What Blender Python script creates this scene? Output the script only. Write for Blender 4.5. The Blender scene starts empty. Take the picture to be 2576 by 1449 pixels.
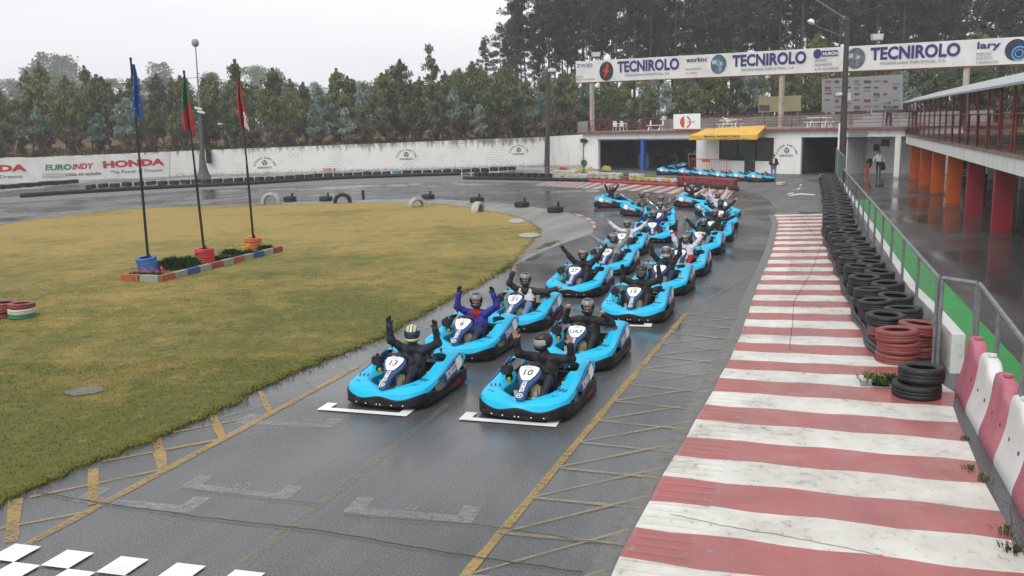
import bpy, bmesh, math, random
import numpy as np
from mathutils import Vector, Matrix, geometry
random.seed(7); RNG = np.random.default_rng(11)
SC = bpy.context.scene
COL = SC.collection
# ---------------------------------------------------------------- camera, sky, sun, exposure
FPX, PW, PH = 2200.0, 2576.0, 1449.0
PITCH, ROLL, CAMH = math.radians(10.5), math.radians(1.5), 4.2
_f = Vector((0, math.cos(PITCH), -math.sin(PITCH))); _r = Vector((1, 0, 0)); _u = _r.cross(_f)
CR = _r * math.cos(ROLL) - _u * math.sin(ROLL)
CU = _r * math.sin(ROLL) + _u * math.cos(ROLL)
CF = _f
CP = Vector((0, 0, CAMH))
cam = bpy.data.cameras.new('camera'); cam_o = bpy.data.objects.new('camera', cam); COL.objects.link(cam_o)
cam.sensor_width = 36.0; cam.lens = FPX / PW * 36.0; cam.clip_start = 0.1; cam.clip_end = 3000
cam_o.matrix_world = Matrix(((CR.x, CU.x, -CF.x, 0), (CR.y, CU.y, -CF.y, 0), (CR.z, CU.z, -CF.z, CAMH), (0, 0, 0, 1)))
SC.camera = cam_o
SUN_EL, SUN_AZ = math.radians(48), math.radians(-150)      # azimuth from +Y towards +X
world = bpy.data.worlds.new('World'); SC.world = world; world.use_nodes = True
nt = world.node_tree; nt.nodes.clear()
o_ = nt.nodes.new('ShaderNodeOutputWorld'); bg = nt.nodes.new('ShaderNodeBackground'); bg.inputs['Strength'].default_value = 0.1
sky = nt.nodes.new('ShaderNodeTexSky'); sky.sky_type = 'NISHITA'; sky.sun_disc = False
sky.sun_elevation = SUN_EL; sky.sun_rotation = SUN_AZ; sky.air_density = 1.5; sky.dust_density = 6
hs = nt.nodes.new('ShaderNodeHueSaturation'); hs.inputs['Saturation'].default_value = 0.15
nt.links.new(sky.outputs[0], hs.inputs['Color'])
tc = nt.nodes.new('ShaderNodeTexCoord'); nz = nt.nodes.new('ShaderNodeTexNoise'); nz.inputs['Scale'].default_value = 1.6; nz.inputs['Detail'].default_value = 5
mp = nt.nodes.new('ShaderNodeMapping'); mp.inputs['Scale'].default_value = (1, 1, 3.5)
nt.links.new(tc.outputs['Generated'], mp.inputs[0]); nt.links.new(mp.outputs[0], nz.inputs['Vector'])
rp = nt.nodes.new('ShaderNodeValToRGB'); rp.color_ramp.elements[0].position = .3; rp.color_ramp.elements[1].position = .7
rp.color_ramp.elements[0].color = (7.3, 7.55, 7.95, 1); rp.color_ramp.elements[1].color = (8.9, 9.0, 9.15, 1)
nt.links.new(nz.outputs[0], rp.inputs[0])
mx = nt.nodes.new('ShaderNodeMix'); mx.data_type = 'RGBA'; mx.inputs[0].default_value = .88    # overcast lid over the clear sky
nt.links.new(hs.outputs[0], mx.inputs[6]); nt.links.new(rp.outputs[0], mx.inputs[7])
nt.links.new(mx.outputs[2], bg.inputs[0]); nt.links.new(bg.outputs[0], o_.inputs[0])
sun = bpy.data.lights.new('sun', 'SUN'); sun.energy = 1.4; sun.angle = math.radians(40); sun.color = (1, .97, .93)
sun_o = bpy.data.objects.new('sun', sun); COL.objects.link(sun_o)
sd = Vector((math.sin(SUN_AZ) * math.cos(SUN_EL), math.cos(SUN_AZ) * math.cos(SUN_EL), math.sin(SUN_EL)))
sun_o.rotation_euler = sd.to_track_quat('Z', 'Y').to_euler()
SC.view_settings.view_transform = 'Standard'; SC.view_settings.look = 'None'
SC.view_settings.exposure = 0.38; SC.view_settings.gamma = 1.0
# ---------------------------------------------------------------- survey helpers: photo measurements -> metres on the ground / on a wall
def ray(x, y): return CR * ((x - PW / 2) / FPX) + CU * (-(y - PH / 2) / FPX) + CF
def G(x, y, z=0.0):
    d = ray(x, y); t = (z - CAMH) / d.z; return Vector((d.x * t, d.y * t, z))
def AT(x, y, Y):
    d = ray(x, y); t = Y / d.y; return Vector((d.x * t, Y, CAMH + d.z * t))
def HIT(x, y, P, N):
    d = ray(x, y); t = (P - CP).dot(N) / d.dot(N); return CP + d * t
# ---------------------------------------------------------------- mesh builder
class MB:
    def __init__(s): s.v = []; s.f = []; s.m = []
    def add(s, vs, fs, mi=0):
        b = len(s.v); s.v.extend([tuple(v) for v in vs]); s.f.extend([tuple(i + b for i in f) for f in fs]); s.m.extend([mi] * len(fs)); return s
    def box(s, c, size, mi=0, M=None, taper=1.0):
        hx, hy, hz = size[0] / 2, size[1] / 2, size[2] / 2
        vs = []
        for z in (-1, 1):
            k = taper if z > 0 else 1
            for x, y in ((-1, -1), (1, -1), (1, 1), (-1, 1)): vs.append(Vector((x * hx * k, y * hy * k, z * hz)))
        M3 = M if M is not None else Matrix.Identity(3)
        vs = [Vector(c) + M3 @ v for v in vs]
        return s.add(vs, [(0, 3, 2, 1), (4, 5, 6, 7), (0, 1, 5, 4), (1, 2, 6, 5), (2, 3, 7, 6), (3, 0, 4, 7)], mi)
    def beam(s, a, b, w, h, mi=0, up=(0, 0, 1)):
        a, b = Vector(a), Vector(b); d = (b - a); L = d.length; d.normalize(); u = Vector(up)
        if abs(d.dot(u)) > .98: u = Vector((0, 1, 0))
        x = d.cross(u).normalized(); z = x.cross(d)
        return s.box((a + b) / 2, (w, L, h), mi, Matrix((x, d, z)).transposed())
    def tube(s, pts, r, n=8, mi=0, cap=True, r1=None):
        pts = [Vector(p) for p in pts]; N = len(pts); rings = []
        ref = None
        for i, p in enumerate(pts):
            d = (pts[min(i + 1, N - 1)] - pts[max(i - 1, 0)]).normalized()
            if ref is None or abs(d.dot(ref)) > .95: ref = Vector((0, 0, 1)) if abs(d.z) < .9 else Vector((1, 0, 0))
            x = d.cross(ref).normalized(); y = x.cross(d)
            rr = r if r1 is None else r + (r1 - r) * i / max(1, N - 1)
            rings.append([p + (x * math.cos(2 * math.pi * k / n) + y * math.sin(2 * math.pi * k / n)) * rr for k in range(n)])
        vs = [v for R in rings for v in R]; fs = []
        for i in range(N - 1):
            for k in range(n): fs.append((i * n + k, i * n + (k + 1) % n, (i + 1) * n + (k + 1) % n, (i + 1) * n + k))
        if cap: fs.append(tuple(range(n))[::-1]); fs.append(tuple((N - 1) * n + k for k in range(n)))
        return s.add(vs, fs, mi)
    def lathe(s, prof, n=24, M=None, mi=0, closed=False, arc=(0, 2 * math.pi)):
        M = M or Matrix.Identity(4); full = abs(arc[1] - arc[0] - 2 * math.pi) < 1e-6
        vs = []; P = len(prof); K = n if full else n + 1
        for k in range(K):
            a = arc[0] + (arc[1] - arc[0]) * k / n
            for r, z in prof: vs.append(M @ Vector((r * math.cos(a), r * math.sin(a), z)))
        fs = []
        for k in range(n):
            k2 = (k + 1) % K
            for i in range(P if closed else P - 1):
                i2 = (i + 1) % P; fs.append((k * P + i, k2 * P + i, k2 * P + i2, k * P + i2))
        return s.add(vs, fs, mi)
    def poly(s, pts, mi=0):
        pts = [Vector(p) for p in pts]
        n = Vector((0, 0, 0))
        for i in range(len(pts)): n += pts[i].cross(pts[(i + 1) % len(pts)])
        tris = geometry.tessellate_polygon([pts]); fs = []
        for t in tris:
            a, b, c = (pts[i] for i in t)
            fs.append(t if (b - a).cross(c - a).dot(n) > 0 else t[::-1])
        return s.add(pts, fs, mi)
    def prism(s, pts, off, mi=0):
        pts = [Vector(p) for p in pts]; off = Vector(off); q = [p + off for p in pts]; n = len(pts)
        s.poly(pts, mi); s.poly(q, mi)
        return s.add(pts + q, [(i, (i + 1) % n, (i + 1) % n + n, i + n) for i in range(n)], mi)
    def grid(s, rows, mi=0, close=False, skip=None):
        R, C = len(rows), len(rows[0]); fs = []
        for i in range(R - 1):
            for j in range(C if close else C - 1):
                if skip and skip(i, j): continue
                j2 = (j + 1) % C; fs.append((i * C + j, i * C + j2, (i + 1) * C + j2, (i + 1) * C + j))
        return s.add([p for r in rows for p in r], fs, mi)
    def mesh(s, name, mats, smooth=False, subsurf=0, recalc=False, bevel=0):
        me = bpy.data.meshes.new(name); me.from_pydata(s.v, [], s.f)
        for m in (mats if isinstance(mats, (list, tuple)) else [mats]): me.materials.append(m)
        me.polygons.foreach_set('material_index', s.m)
        if recalc or bevel:
            bm = bmesh.new(); bm.from_mesh(me); bmesh.ops.remove_doubles(bm, verts=bm.verts, dist=1e-5)
            if bevel: bmesh.ops.bevel(bm, geom=[e for e in bm.edges if len(e.link_faces) == 2 and e.calc_face_angle(0) > .5], offset=bevel, segments=2, affect='EDGES', clamp_overlap=True)
            bmesh.ops.recalc_face_normals(bm, faces=bm.faces); bm.to_mesh(me); bm.free()
        if subsurf:
            t = bpy.data.objects.new('t', me); COL.objects.link(t); md = t.modifiers.new('s', 'SUBSURF'); md.levels = md.render_levels = subsurf
            dg = bpy.context.evaluated_depsgraph_get(); m2 = bpy.data.meshes.new_from_object(t.evaluated_get(dg)); bpy.data.objects.remove(t); bpy.data.meshes.remove(me); me = m2; me.name = name
        if smooth: me.polygons.foreach_set('use_smooth', [True] * len(me.polygons))
        me.update(); return me
    def build(s, name, mats, parent=None, **k): return link(name, s.mesh(name, mats, **k), parent)
def link(name, me, parent=None, loc=None, rot=None, scale=None):
    o = bpy.data.objects.new(name, me); COL.objects.link(o)
    if parent is not None: o.parent = parent
    if loc is not None: o.location = loc
    if rot is not None: o.rotation_euler = rot
    if scale is not None: o.scale = scale
    return o
def tag(o, label=None, cat=None, group=None, kind=None):
    if label: o['label'] = label
    if cat: o['category'] = cat
    if group: o['group'] = group
    if kind: o['kind'] = kind
    return o
def thing(name, label, cat, loc=(0, 0, 0), rz=0, group=None):
    o = bpy.data.objects.new(name, None); COL.objects.link(o); o.location = loc; o.rotation_euler = (0, 0, rz); o.empty_display_size = .2
    return tag(o, label, cat, group)
KIDS = {}
def dup(o, loc=None, rz=None, label=None, group=None, parent=None, depth=0):
    c = o.copy(); COL.objects.link(c)
    if parent is not None: c.parent = parent
    if loc is not None: c.location = loc
    if rz is not None: c.rotation_euler = (0, 0, rz)
    if label: c['label'] = label
    if group: c['group'] = group
    for ch in list(o.children):
        if not ch.name.startswith('race_number'): dup(ch, parent=c)
    return c
def structure(o): o['kind'] = 'structure'; return o
# ---------------------------------------------------------------- text as mesh
_tc = {}
def glyphs(s, bold=0.0, shear=0.0, spacing=1.0):
    k = (s, bold, shear, spacing)
    if k not in _tc:
        cu = bpy.data.curves.new('t', 'FONT'); cu.body = s; cu.size = 1; cu.offset = bold; cu.shear = shear; cu.space_character = spacing; cu.resolution_u = 3
        t = bpy.data.objects.new('t', cu); COL.objects.link(t); bpy.context.view_layer.update()
        dg = bpy.context.evaluated_depsgraph_get(); me = bpy.data.meshes.new_from_object(t.evaluated_get(dg))
        v = np.array([tuple(x.co) for x in me.vertices]).reshape(-1, 3); f = [tuple(p.vertices) for p in me.polygons]
        bpy.data.objects.remove(t); bpy.data.curves.remove(cu); bpy.data.meshes.remove(me); _tc[k] = (v, f)
    return _tc[k]
CAP = 0.69
def put(mb, s, P, U, V, mi=0, bold=0.0, shear=0.0, spacing=1.0):
    """text with its left baseline at P, U = vector of its full width, V = vector of the cap height"""
    v, f = glyphs(s, bold, shear, spacing); x0, x1 = v[:, 0].min(), v[:, 0].max()
    P, U, V = Vector(P), Vector(U), Vector(V)
    return mb.add([P + U * ((a - x0) / (x1 - x0)) + V * (b / CAP) for a, b, _ in v.tolist()], f, mi)
def put_plain(mb, s, P, ux, uy, size, mi=0, bold=0.0, shear=0.0, center=True):
    v, f = glyphs(s, bold, shear); x0, x1 = v[:, 0].min(), v[:, 0].max(); ox = (x0 + x1) / 2 if center else x0
    P, ux, uy = Vector(P), Vector(ux), Vector(uy); k = size / CAP
    return mb.add([P + ux * ((a - ox) * k) + uy * (b * k) for a, b, _ in v.tolist()], f, mi)
# ---------------------------------------------------------------- materials
def _n(m, t): return m.node_tree.nodes.new(t)
def M(name, c, rough=.6, c2=None, scale=4, thr=(.35, .65), metal=0, bump=0, bs=60, spec=.5, coat=0, rough2=None, objc=False, detail=5, trans=0, stretch=None, sub=None):
    m = bpy.data.materials.new(name); m.use_nodes = True; L = m.node_tree.links; p = m.node_tree.nodes['Principled BSDF']
    p.inputs['Base Color'].default_value = (*c, 1); p.inputs['Roughness'].default_value = rough; p.inputs['Metallic'].default_value = metal
    p.inputs['Specular IOR Level'].default_value = spec; p.inputs['Coat Weight'].default_value = coat; p.inputs['Coat Roughness'].default_value = .15
    if trans: p.inputs['Transmission Weight'].default_value = trans
    vec = None
    if c2 or bump or rough2 is not None:
        if objc: g = _n(m, 'ShaderNodeTexCoord'); vec = g.outputs['Object']
        else: g = _n(m, 'ShaderNodeNewGeometry'); vec = g.outputs['Position']
        if stretch:
            q = _n(m, 'ShaderNodeMapping'); q.inputs['Scale'].default_value = stretch; L.new(vec, q.inputs[0]); vec = q.outputs[0]
    if c2 or rough2 is not None:
        n = _n(m, 'ShaderNodeTexNoise'); n.inputs['Scale'].default_value = scale; n.inputs['Detail'].default_value = detail; n.inputs['Roughness'].default_value = .6; L.new(vec, n.inputs['Vector'])
        r = _n(m, 'ShaderNodeMapRange'); r.inputs[1].default_value, r.inputs[2].default_value = thr; L.new(n.outputs[0], r.inputs[0])
        if c2:
            x = _n(m, 'ShaderNodeMix'); x.data_type = 'RGBA'; x.inputs[6].default_value = (*c, 1); x.inputs[7].default_value = (*c2, 1)
            L.new(r.outputs[0], x.inputs[0]); L.new(x.outputs[2], p.inputs['Base Color'])
        if rough2 is not None:
            x = _n(m, 'ShaderNodeMapRange'); x.inputs[3].default_value = rough; x.inputs[4].default_value = rough2; L.new(r.outputs[0], x.inputs[0]); L.new(x.outputs[0], p.inputs['Roughness'])
    if bump:
        n = _n(m, 'ShaderNodeTexNoise'); n.inputs['Scale'].default_value = bs; n.inputs['Detail'].default_value = 3; L.new(vec, n.inputs['Vector'])
        b = _n(m, 'ShaderNodeBump'); b.inputs['Strength'].default_value = bump; b.inputs['Distance'].default_value = .02; L.new(n.outputs[0], b.inputs['Height']); L.new(b.outputs[0], p.inputs['Normal'])
    return m
def noise(m, vec, scale, detail=4, rough=.6):
    n = _n(m, 'ShaderNodeTexNoise'); n.inputs['Scale'].default_value = scale; n.inputs['Detail'].default_value = detail; n.inputs['Roughness'].default_value = rough
    m.node_tree.links.new(vec, n.inputs['Vector']); return n.outputs[0]
def rng(m, v, a, b, c=0., d=1.):
    r = _n(m, 'ShaderNodeMapRange'); r.inputs[1].default_value = a; r.inputs[2].default_value = b; r.inputs[3].default_value = c; r.inputs[4].default_value = d
    m.node_tree.links.new(v, r.inputs[0]); return r.outputs[0]
def mixc(m, f, a, b):
    x = _n(m, 'ShaderNodeMix'); x.data_type = 'RGBA'; L = m.node_tree.links
    for s, q in ((0, f), (6, a), (7, b)):
        if hasattr(q, 'is_output'): L.new(q, x.inputs[s])
        else: x.inputs[s].default_value = q if s == 0 else (*q, 1)
    return x.outputs[2]
def mathn(m, op, a, b):
    x = _n(m, 'ShaderNodeMath'); x.operation = op
    for s, q in ((0, a), (1, b)):
        if hasattr(q, 'is_output'): m.node_tree.links.new(q, x.inputs[s])
        else: x.inputs[s].default_value = q
    return x.outputs[0]
def base(name, rough=.6):
    m = bpy.data.materials.new(name); m.use_nodes = True; p = m.node_tree.nodes['Principled BSDF']; p.inputs['Roughness'].default_value = rough
    g = _n(m, 'ShaderNodeNewGeometry'); return m, p, g.outputs['Position'], m.node_tree.links
def bumpto(m, p, h, s, d=.02):
    b = _n(m, 'ShaderNodeBump'); b.inputs['Strength'].default_value = s; b.inputs['Distance'].default_value = d; m.node_tree.links.new(h, b.inputs['Height']); m.node_tree.links.new(b.outputs[0], p.inputs['Normal'])
# wet asphalt
def asphalt_mat(name, c1, c2, r1, r2, thr, bump=.35, puddle_scale=.22, tint=None):
    m, p, v, L = base(name)
    big = noise(m, v, .35, 5, .65); fine = noise(m, v, 60, 3, .7); pud = noise(m, v, puddle_scale, 4, .5); med = noise(m, v, 14, 3)
    col = mixc(m, rng(m, big, .35, .65), c1, c2)
    mpp = _n(m, 'ShaderNodeMapping'); mpp.vector_type = 'TEXTURE'; mpp.inputs['Rotation'].default_value = (0, 0, math.radians(-20.9)); mpp.inputs['Scale'].default_value = (.9, 9, 1); L.new(v, mpp.inputs[0]); lane = noise(m, mpp.outputs[0], 1.1, 5, .6)
    col = mixc(m, rng(m, lane, .50, .66, 0, .5), col, tuple(x * .55 for x in c1)); col = mixc(m, rng(m, lane, .48, .34, 0, .4), col, tuple(x * 1.5 for x in c2))
    col = mixc(m, rng(m, fine, .50, .66, 0, .8), col, (.20, .205, .21))
    col = mixc(m, rng(m, fine, .48, .32, 0, .85), col, (.008, .008, .009))
    L.new(col, p.inputs['Base Color'])
    wet = rng(m, pud, thr[0], thr[1], 0, 1)
    rg = mathn(m, 'ADD', rng(m, wet, 0, 1, r1, r2), rng(m, med, .3, .7, 0, .08)); L.new(rg, p.inputs['Roughness'])
    h = mathn(m, 'MULTIPLY', fine, rng(m, wet, 0, 1, .15, 1)); bumpto(m, p, h, bump, .01)
    p.inputs['Specular IOR Level'].default_value = .5
    return m
ASPH = asphalt_mat('wet_asphalt', (.052, .054, .056), (.080, .082, .085), .06, .32, (.40, .62), .42)
ASPH2 = asphalt_mat('rough_asphalt', (.075, .073, .069), (.11, .107, .10), .3, .55, (.3, .5), .4)
PIT = asphalt_mat('wet_pit_concrete', (.028, .026, .024), (.065, .060, .054), .03, .30, (.46, .64), .10, .16)
PAVE = asphalt_mat('concrete_pavers', (.17, .165, .15), (.24, .235, .215), .35, .55, (.3, .5), .3)
def paint_mat(name, c, under, wear=(.55, .62), scale=9, rough=.4, dirt=None, alpha=None):
    m, p, v, L = base(name, rough)
    n1 = noise(m, v, scale, 7, .75); n2 = noise(m, v, 70, 3, .7); n3 = noise(m, v, 1.1, 5)
    k = mathn(m, 'ADD', mathn(m, 'MULTIPLY', n1, .7), mathn(m, 'MULTIPLY', n2, .3))
    k = mathn(m, 'ADD', k, rng(m, n3, .3, .7, -.05, .05))
    col = mixc(m, rng(m, n3, .35, .7), c, dirt or tuple(x * .82 for x in c))
    if alpha is not None: L.new(col, p.inputs['Base Color']); L.new(rng(m, k, wear[0], wear[1], alpha, 0), p.inputs['Alpha'])
    else: L.new(mixc(m, rng(m, k, wear[0], wear[1]), col, under), p.inputs['Base Color'])
    L.new(rng(m, noise(m, v, 2.0, 4), .35, .65, rough * .6, rough * 1.4), p.inputs['Roughness'])
    bumpto(m, p, n2, .15, .006); return m
AU = (.05, .052, .055)
YEL = paint_mat('worn_yellow_paint', (.36, .235, .065), AU, (.48, .64), 14, alpha=.85)
YELF = paint_mat('faded_yellow_paint', (.30, .24, .13), AU, (.40, .60), 14, alpha=.42)
YELH = paint_mat('ghost_yellow_paint', (.36, .29, .15), AU, (.46, .68), 10, alpha=.62)
WHT = paint_mat('white_road_paint', (.78, .78, .77), AU, (.62, .68), 16, alpha=1.0)
WHTF = paint_mat('faded_white_paint', (.42, .43, .44), AU, (.42, .62), 12, alpha=.42)
KW = paint_mat('kerb_white_paint', (.62, .61, .57), (.25, .25, .245), (.55, .615), 8, .42, (.42, .40, .335))
KR = paint_mat('kerb_red_paint', (.35, .095, .09), (.25, .19, .185), (.57, .66), 6, .3, (.26, .085, .08))
KRB = paint_mat('kerb_rib_speckle', (.50, .47, .45), (.20, .15, .14), (.45, .58), 26, .5, alpha=.75)
KC = M('kerb_concrete', (.10, .10, .095), .5, (.16, .155, .145), 6, bump=.4)
def grass_mat(name):
    m, p, v, L = base(name, .75)
    a = noise(m, v, .16, 5, .6); b = noise(m, v, 1.2, 5, .7); c = noise(m, v, 30, 4, .75)
    k = mathn(m, 'ADD', mathn(m, 'MULTIPLY', a, .6), mathn(m, 'MULTIPLY', b, .4))
    sp = _n(m, 'ShaderNodeSeparateXYZ'); L.new(v, sp.inputs[0])
    far = rng(m, sp.outputs[1], 8, 38, -.16, .075)
    k = mathn(m, 'ADD', k, far)
    col = mixc(m, rng(m, k, .40, .58), (.100, .108, .014), (.31, .225, .060))
    d = noise(m, v, 4.5, 6, .75); col = mixc(m, rng(m, d, .50, .68, 0, .55), col, (.085, .080, .016)); col = mixc(m, rng(m, d, .46, .30, 0, .45), col, (.34, .25, .085))
    col = mixc(m, rng(m, c, .55, .75, 0, .6), col, (.30, .22, .075)); col = mixc(m, rng(m, c, .45, .25, 0, .45), col, (.045, .042, .010))
    L.new(col, p.inputs['Base Color']); bumpto(m, p, c, .8, .03); p.inputs['Specular IOR Level'].default_value = .25
    return m
GRASS = grass_mat('dry_lawn')
SOIL = M('soil', (.11, .075, .045), .9, (.19, .12, .065), 1.1, bump=.4, bs=8)
TERR = M('woodland_floor', (.065, .062, .034), .95, (.20, .105, .052), .6, (.40, .62), bump=.3, bs=5, spec=.1)
RUB = M('black_rubber', (.008, .008, .009), .38, (.016, .016, .017), 7, bump=.12, bs=40, rough2=.6, spec=.4)
BLK = M('black_plastic', (.010, .010, .011), .38, (.016, .016, .017), 9)
BUMP = M('bumper_plastic', (.007, .0075, .009), .42, (.045, .045, .046), 8, (.54, .74), rough2=.65, bump=.05, spec=.32)
CYAN = M('cyan_bodywork', (.003, .45, .73), .34, (.010, .40, .65), 3.5, (.45, .85), coat=.12, rough2=.5, spec=.32, bump=.03, bs=14)
NAVY = M('navy_fairing', (.018, .075, .22), .32, (.014, .055, .17), 3, coat=.2)
WPL = M('white_plate', (.78, .78, .78), .35)
WHITE = M('white_paint', (.74, .74, .72), .55, (.50, .50, .46), 1.3, (.50, .78), stretch=(2.2, 2.2, .35))
INK = M('black_ink', (.01, .01, .012), .5)
REDT = M('red_ink', (.42, .012, .018), .5)
STEEL = M('steel', (.55, .55, .56), .3, metal=1)
GALV = M('galvanised_steel', (.26, .27, .28), .5, (.17, .18, .19), 8, metal=.5)
BEIGE = M('beige_tank', (.42, .36, .20), .4, (.34, .29, .16), 9)
YCAP = M('yellow_cap', (.55, .45, .02), .4)
WOODP = M('dark_wood_pole', (.035, .026, .022), .8, (.065, .05, .042), 3, stretch=(6, 6, .6), bump=.3)
# ================================================================ SETTING: ground sheets
def sheet(name, pts, mat, z=None, thick=0.0):
    mb = MB(); p = [Vector((q[0], q[1], q[2] if z is None else z)) for q in pts]
    if thick: mb.prism(p, (0, 0, -thick))
    else: mb.poly(p)
    o = mb.build(name, mat, recalc=bool(thick)); 
    if not thick and o.data.polygons[0].normal.z < 0: o.data.flip_normals()
    return structure(o)
def jag(pts, step=.25, amp=.06, seed=1):
    r = random.Random(seed); out = []
    for a, b in zip(pts, pts[1:] + pts[:1]):
        a, b = Vector(a), Vector(b); n = max(1, int((b - a).length / step)); t = (b - a).normalized(); q = Vector((-t.y, t.x, 0))
        for i in range(n): out.append(a.lerp(b, i / n) + q * r.uniform(-amp, amp))
    return out
def smooth_line(pts, n=6):
    out = []; P = [Vector(p) for p in pts]
    for i in range(len(P) - 1):
        a, b, c, d = P[max(i - 1, 0)], P[i], P[i + 1], P[min(i + 2, len(P) - 1)]
        for k in range(n):
            t = k / n; out.append(.5 * ((2 * b) + (c - a) * t + (2 * a - 5 * b + 4 * c - d) * t * t + (3 * b - a - 3 * c + d) * t ** 3))
    return out + [P[-1]]
structure(MB().poly([(-600, -60, -.05), (600, -60, -.05), (600, 700, -.05), (-600, 700, -.05)]).build('ground', TERR))
sheet('track', [(-90, -8, 0), (30, -8, 0), (30, 20, 0), (27, 48, 0), (27, 66, 0), (8, 92, 0), (4, 94.4, 0), (-33, 92.2, 0), (-90, 76, 0)], ASPH)
# rough apron in front of the pit building and the far run-off
apr = smooth_line([G(x, y, .004) for x, y in ((1862, 478), (1900, 488), (1935, 505), (1950, 530))], 5)
sheet('forecourt', [G(1740, 455, .004), G(1850, 474, .004)] + apr + [G(2112, 536, .004), Vector((14.9, 39.2, .004)), Vector((21, 57.5, .004)), Vector((24, 64.6, .004)), Vector((8.5, 82, .004)), G(1467, 425, .004)], ASPH2)
sheet('run_off', [G(0, 497, .004), G(500, 466, .004), G(830, 452, .004), G(1165, 441, .004), G(1400, 449, .004), G(1640, 463, .004), G(1850, 474, .004), G(1855, 480, .004), G(1640, 475, .004), G(1400, 462, .004), G(1165, 458, .004), G(830, 464, .004), G(500, 478, .004), G(0, 512, .004)], KC)
# infield lawn
lawn = [G(-260, 1400), G(0, 1272), G(200, 1180), G(420, 1095), G(560, 1035), G(640, 985), G(800, 917), G(960, 850), G(1100, 770), G(1200, 718), G(1285, 668)] + smooth_line([G(1300, 650), G(1335, 610), G(1356, 590), G(1350, 572), G(1310, 552), G(1250, 536), G(1150, 520), G(1050, 512), G(900, 512), G(700, 516), G(480, 521), G(300, 530), G(120, 549), G(0, 568), G(-200, 600)], 4) + [Vector((-70, 30, 0)), Vector((-60, 2, 0))]
lawn = [Vector((p.x, p.y, 0)) for p in lawn]
g_o = MB(); jl = jag(lawn, .13, .075, 3); g_o.prism([Vector((p.x, p.y, .035)) for p in jl], (0, 0, -.033))
structure(g_o.build('lawn', GRASS, recalc=True))
# paver area round the lawn's right end and back
pav = [G(1285, 672), G(1360, 635), G(1440, 605), G(1490, 588)] + smooth_line([G(1497, 570), G(1480, 552), G(1440, 538), G(1380, 527), G(1300, 516), G(1200, 507), G(1080, 501), G(950, 502), G(700, 511)], 4) + [G(700, 520), G(900, 520), G(1150, 530), G(1300, 565), G(1330, 590), G(1290, 640)]
sheet('paver_edge', pav, PAVE, .006)
sheet('grass_joint', jag([G(1290, 668), G(1330, 640), G(1420, 605), G(1375, 606), G(1315, 636)], .3, .12), M('weedy_pavers', (.12, .11, .085), .6, (.19, .17, .14), 6, bump=.3), .010)
for q in ([(1345, 628), (1375, 612), (1408, 606), (1398, 613), (1362, 628)], [(1322, 655), (1350, 640), (1371, 638), (1340, 655)]):
    sheet('puddle', jag([G(*p) for p in q], .2, .06), PIT, .013)
# pit lane concrete and the green strip
WA, WB = Vector((7.18, 13.9, 0)), Vector((21.7, 58.2, 0)); WD = (WB - WA).normalized(); WNx = Vector((WD.y, -WD.x, 0))
sheet('pit_lane', [WA + WNx * .1 - WD * 12, WA + WNx * .1, WB + WNx * .1, Vector((24, 65, 0)), Vector((28, 71, 0)), Vector((60, 60, 0)), Vector((48, -5, 0))], PIT, .006)
GREEN = M('green_turf', (.012, .20, .035), .35, (.02, .27, .05), 3, rough2=.6, stretch=(1, .25, 1), bump=.2)
sheet('green_strip', [WA + WNx * .22 - WD * 5.5, WA + WNx * .22, WA + WNx * .22 + WD * 33, WA + WNx * 1.0 + WD * 33, WA + WNx * 1.25 - WD * 5.5], GREEN, .011)
sheet('green_patch', [G(2030, 453), G(2105, 450), G(2105, 462), G(2050, 461)], M('green_patch', (.01, .06, .02), .5, (.02, .09, .03), 3), .012)
# ---- big red-white kerb apron on the right
def to_line(pts): return smooth_line([Vector((p[0], p[1], 0)) for p in pts], 8)
LE = to_line([G(1430, 1690), G(1541, 1449), G(1603, 1321), G(1645, 1243), G(1713, 1125), G(1771, 1026), G(1844, 890), G(1875, 812), G(1901, 734), G(1940, 640), G(1952, 592), G(1957, 562), G(1946, 541)])
RE = to_line([(4.1, 5.0), (5.0, 8.3), (6.3, 12.0), (6.75, 13.0), (6.65, 15.0), (7.6, 18.3), (9.0, 22.5), (10.2, 26.5), (12.2, 32.5), (14.6, 38.75), (15, 40)])
def at_y(line, Y):
    for a, b in zip(line, line[1:]):
        if (a.y - Y) * (b.y - Y) <= 0 and a.y != b.y: return a.lerp(b, (Y - a.y) / (b.y - a.y))
    return line[0] if abs(line[0].y - Y) < abs(line[-1].y - Y) else line[-1]
def cut(line, P, d):
    best = None
    for a, b in zip(line, line[1:]):
        e = b - a; den = d.x * e.y - d.y * e.x
        if abs(den) < 1e-9: continue
        w = P - a; s = (d.x * w.y - d.y * w.x) / den
        s = (d.y * -w.x + d.x * w.y) / den
        if -.001 <= s <= 1.001: best = a + e * s
    return best
def seam(Y, z):
    R = at_y(RE, Y); th = np.interp(Y, [6, 12, 23, 38.5], [-19, -18.3, -9, -1]); d = Vector((math.cos(math.radians(th)), math.sin(math.radians(th)), 0))
    L = cut(LE, R, d)
    if L is None: return None
    n = 10; return [L.lerp(R, i / n) + Vector((0, .03 * math.sin(i * 1.7 + Y * 3), z)) for i in range(n + 1)]
kb = MB(); zk = .03
ys = []; Y = 12.81 - .68 * 12
while Y < 38.6: ys.append(Y); Y += .68 if Y < 30 else .62
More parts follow.
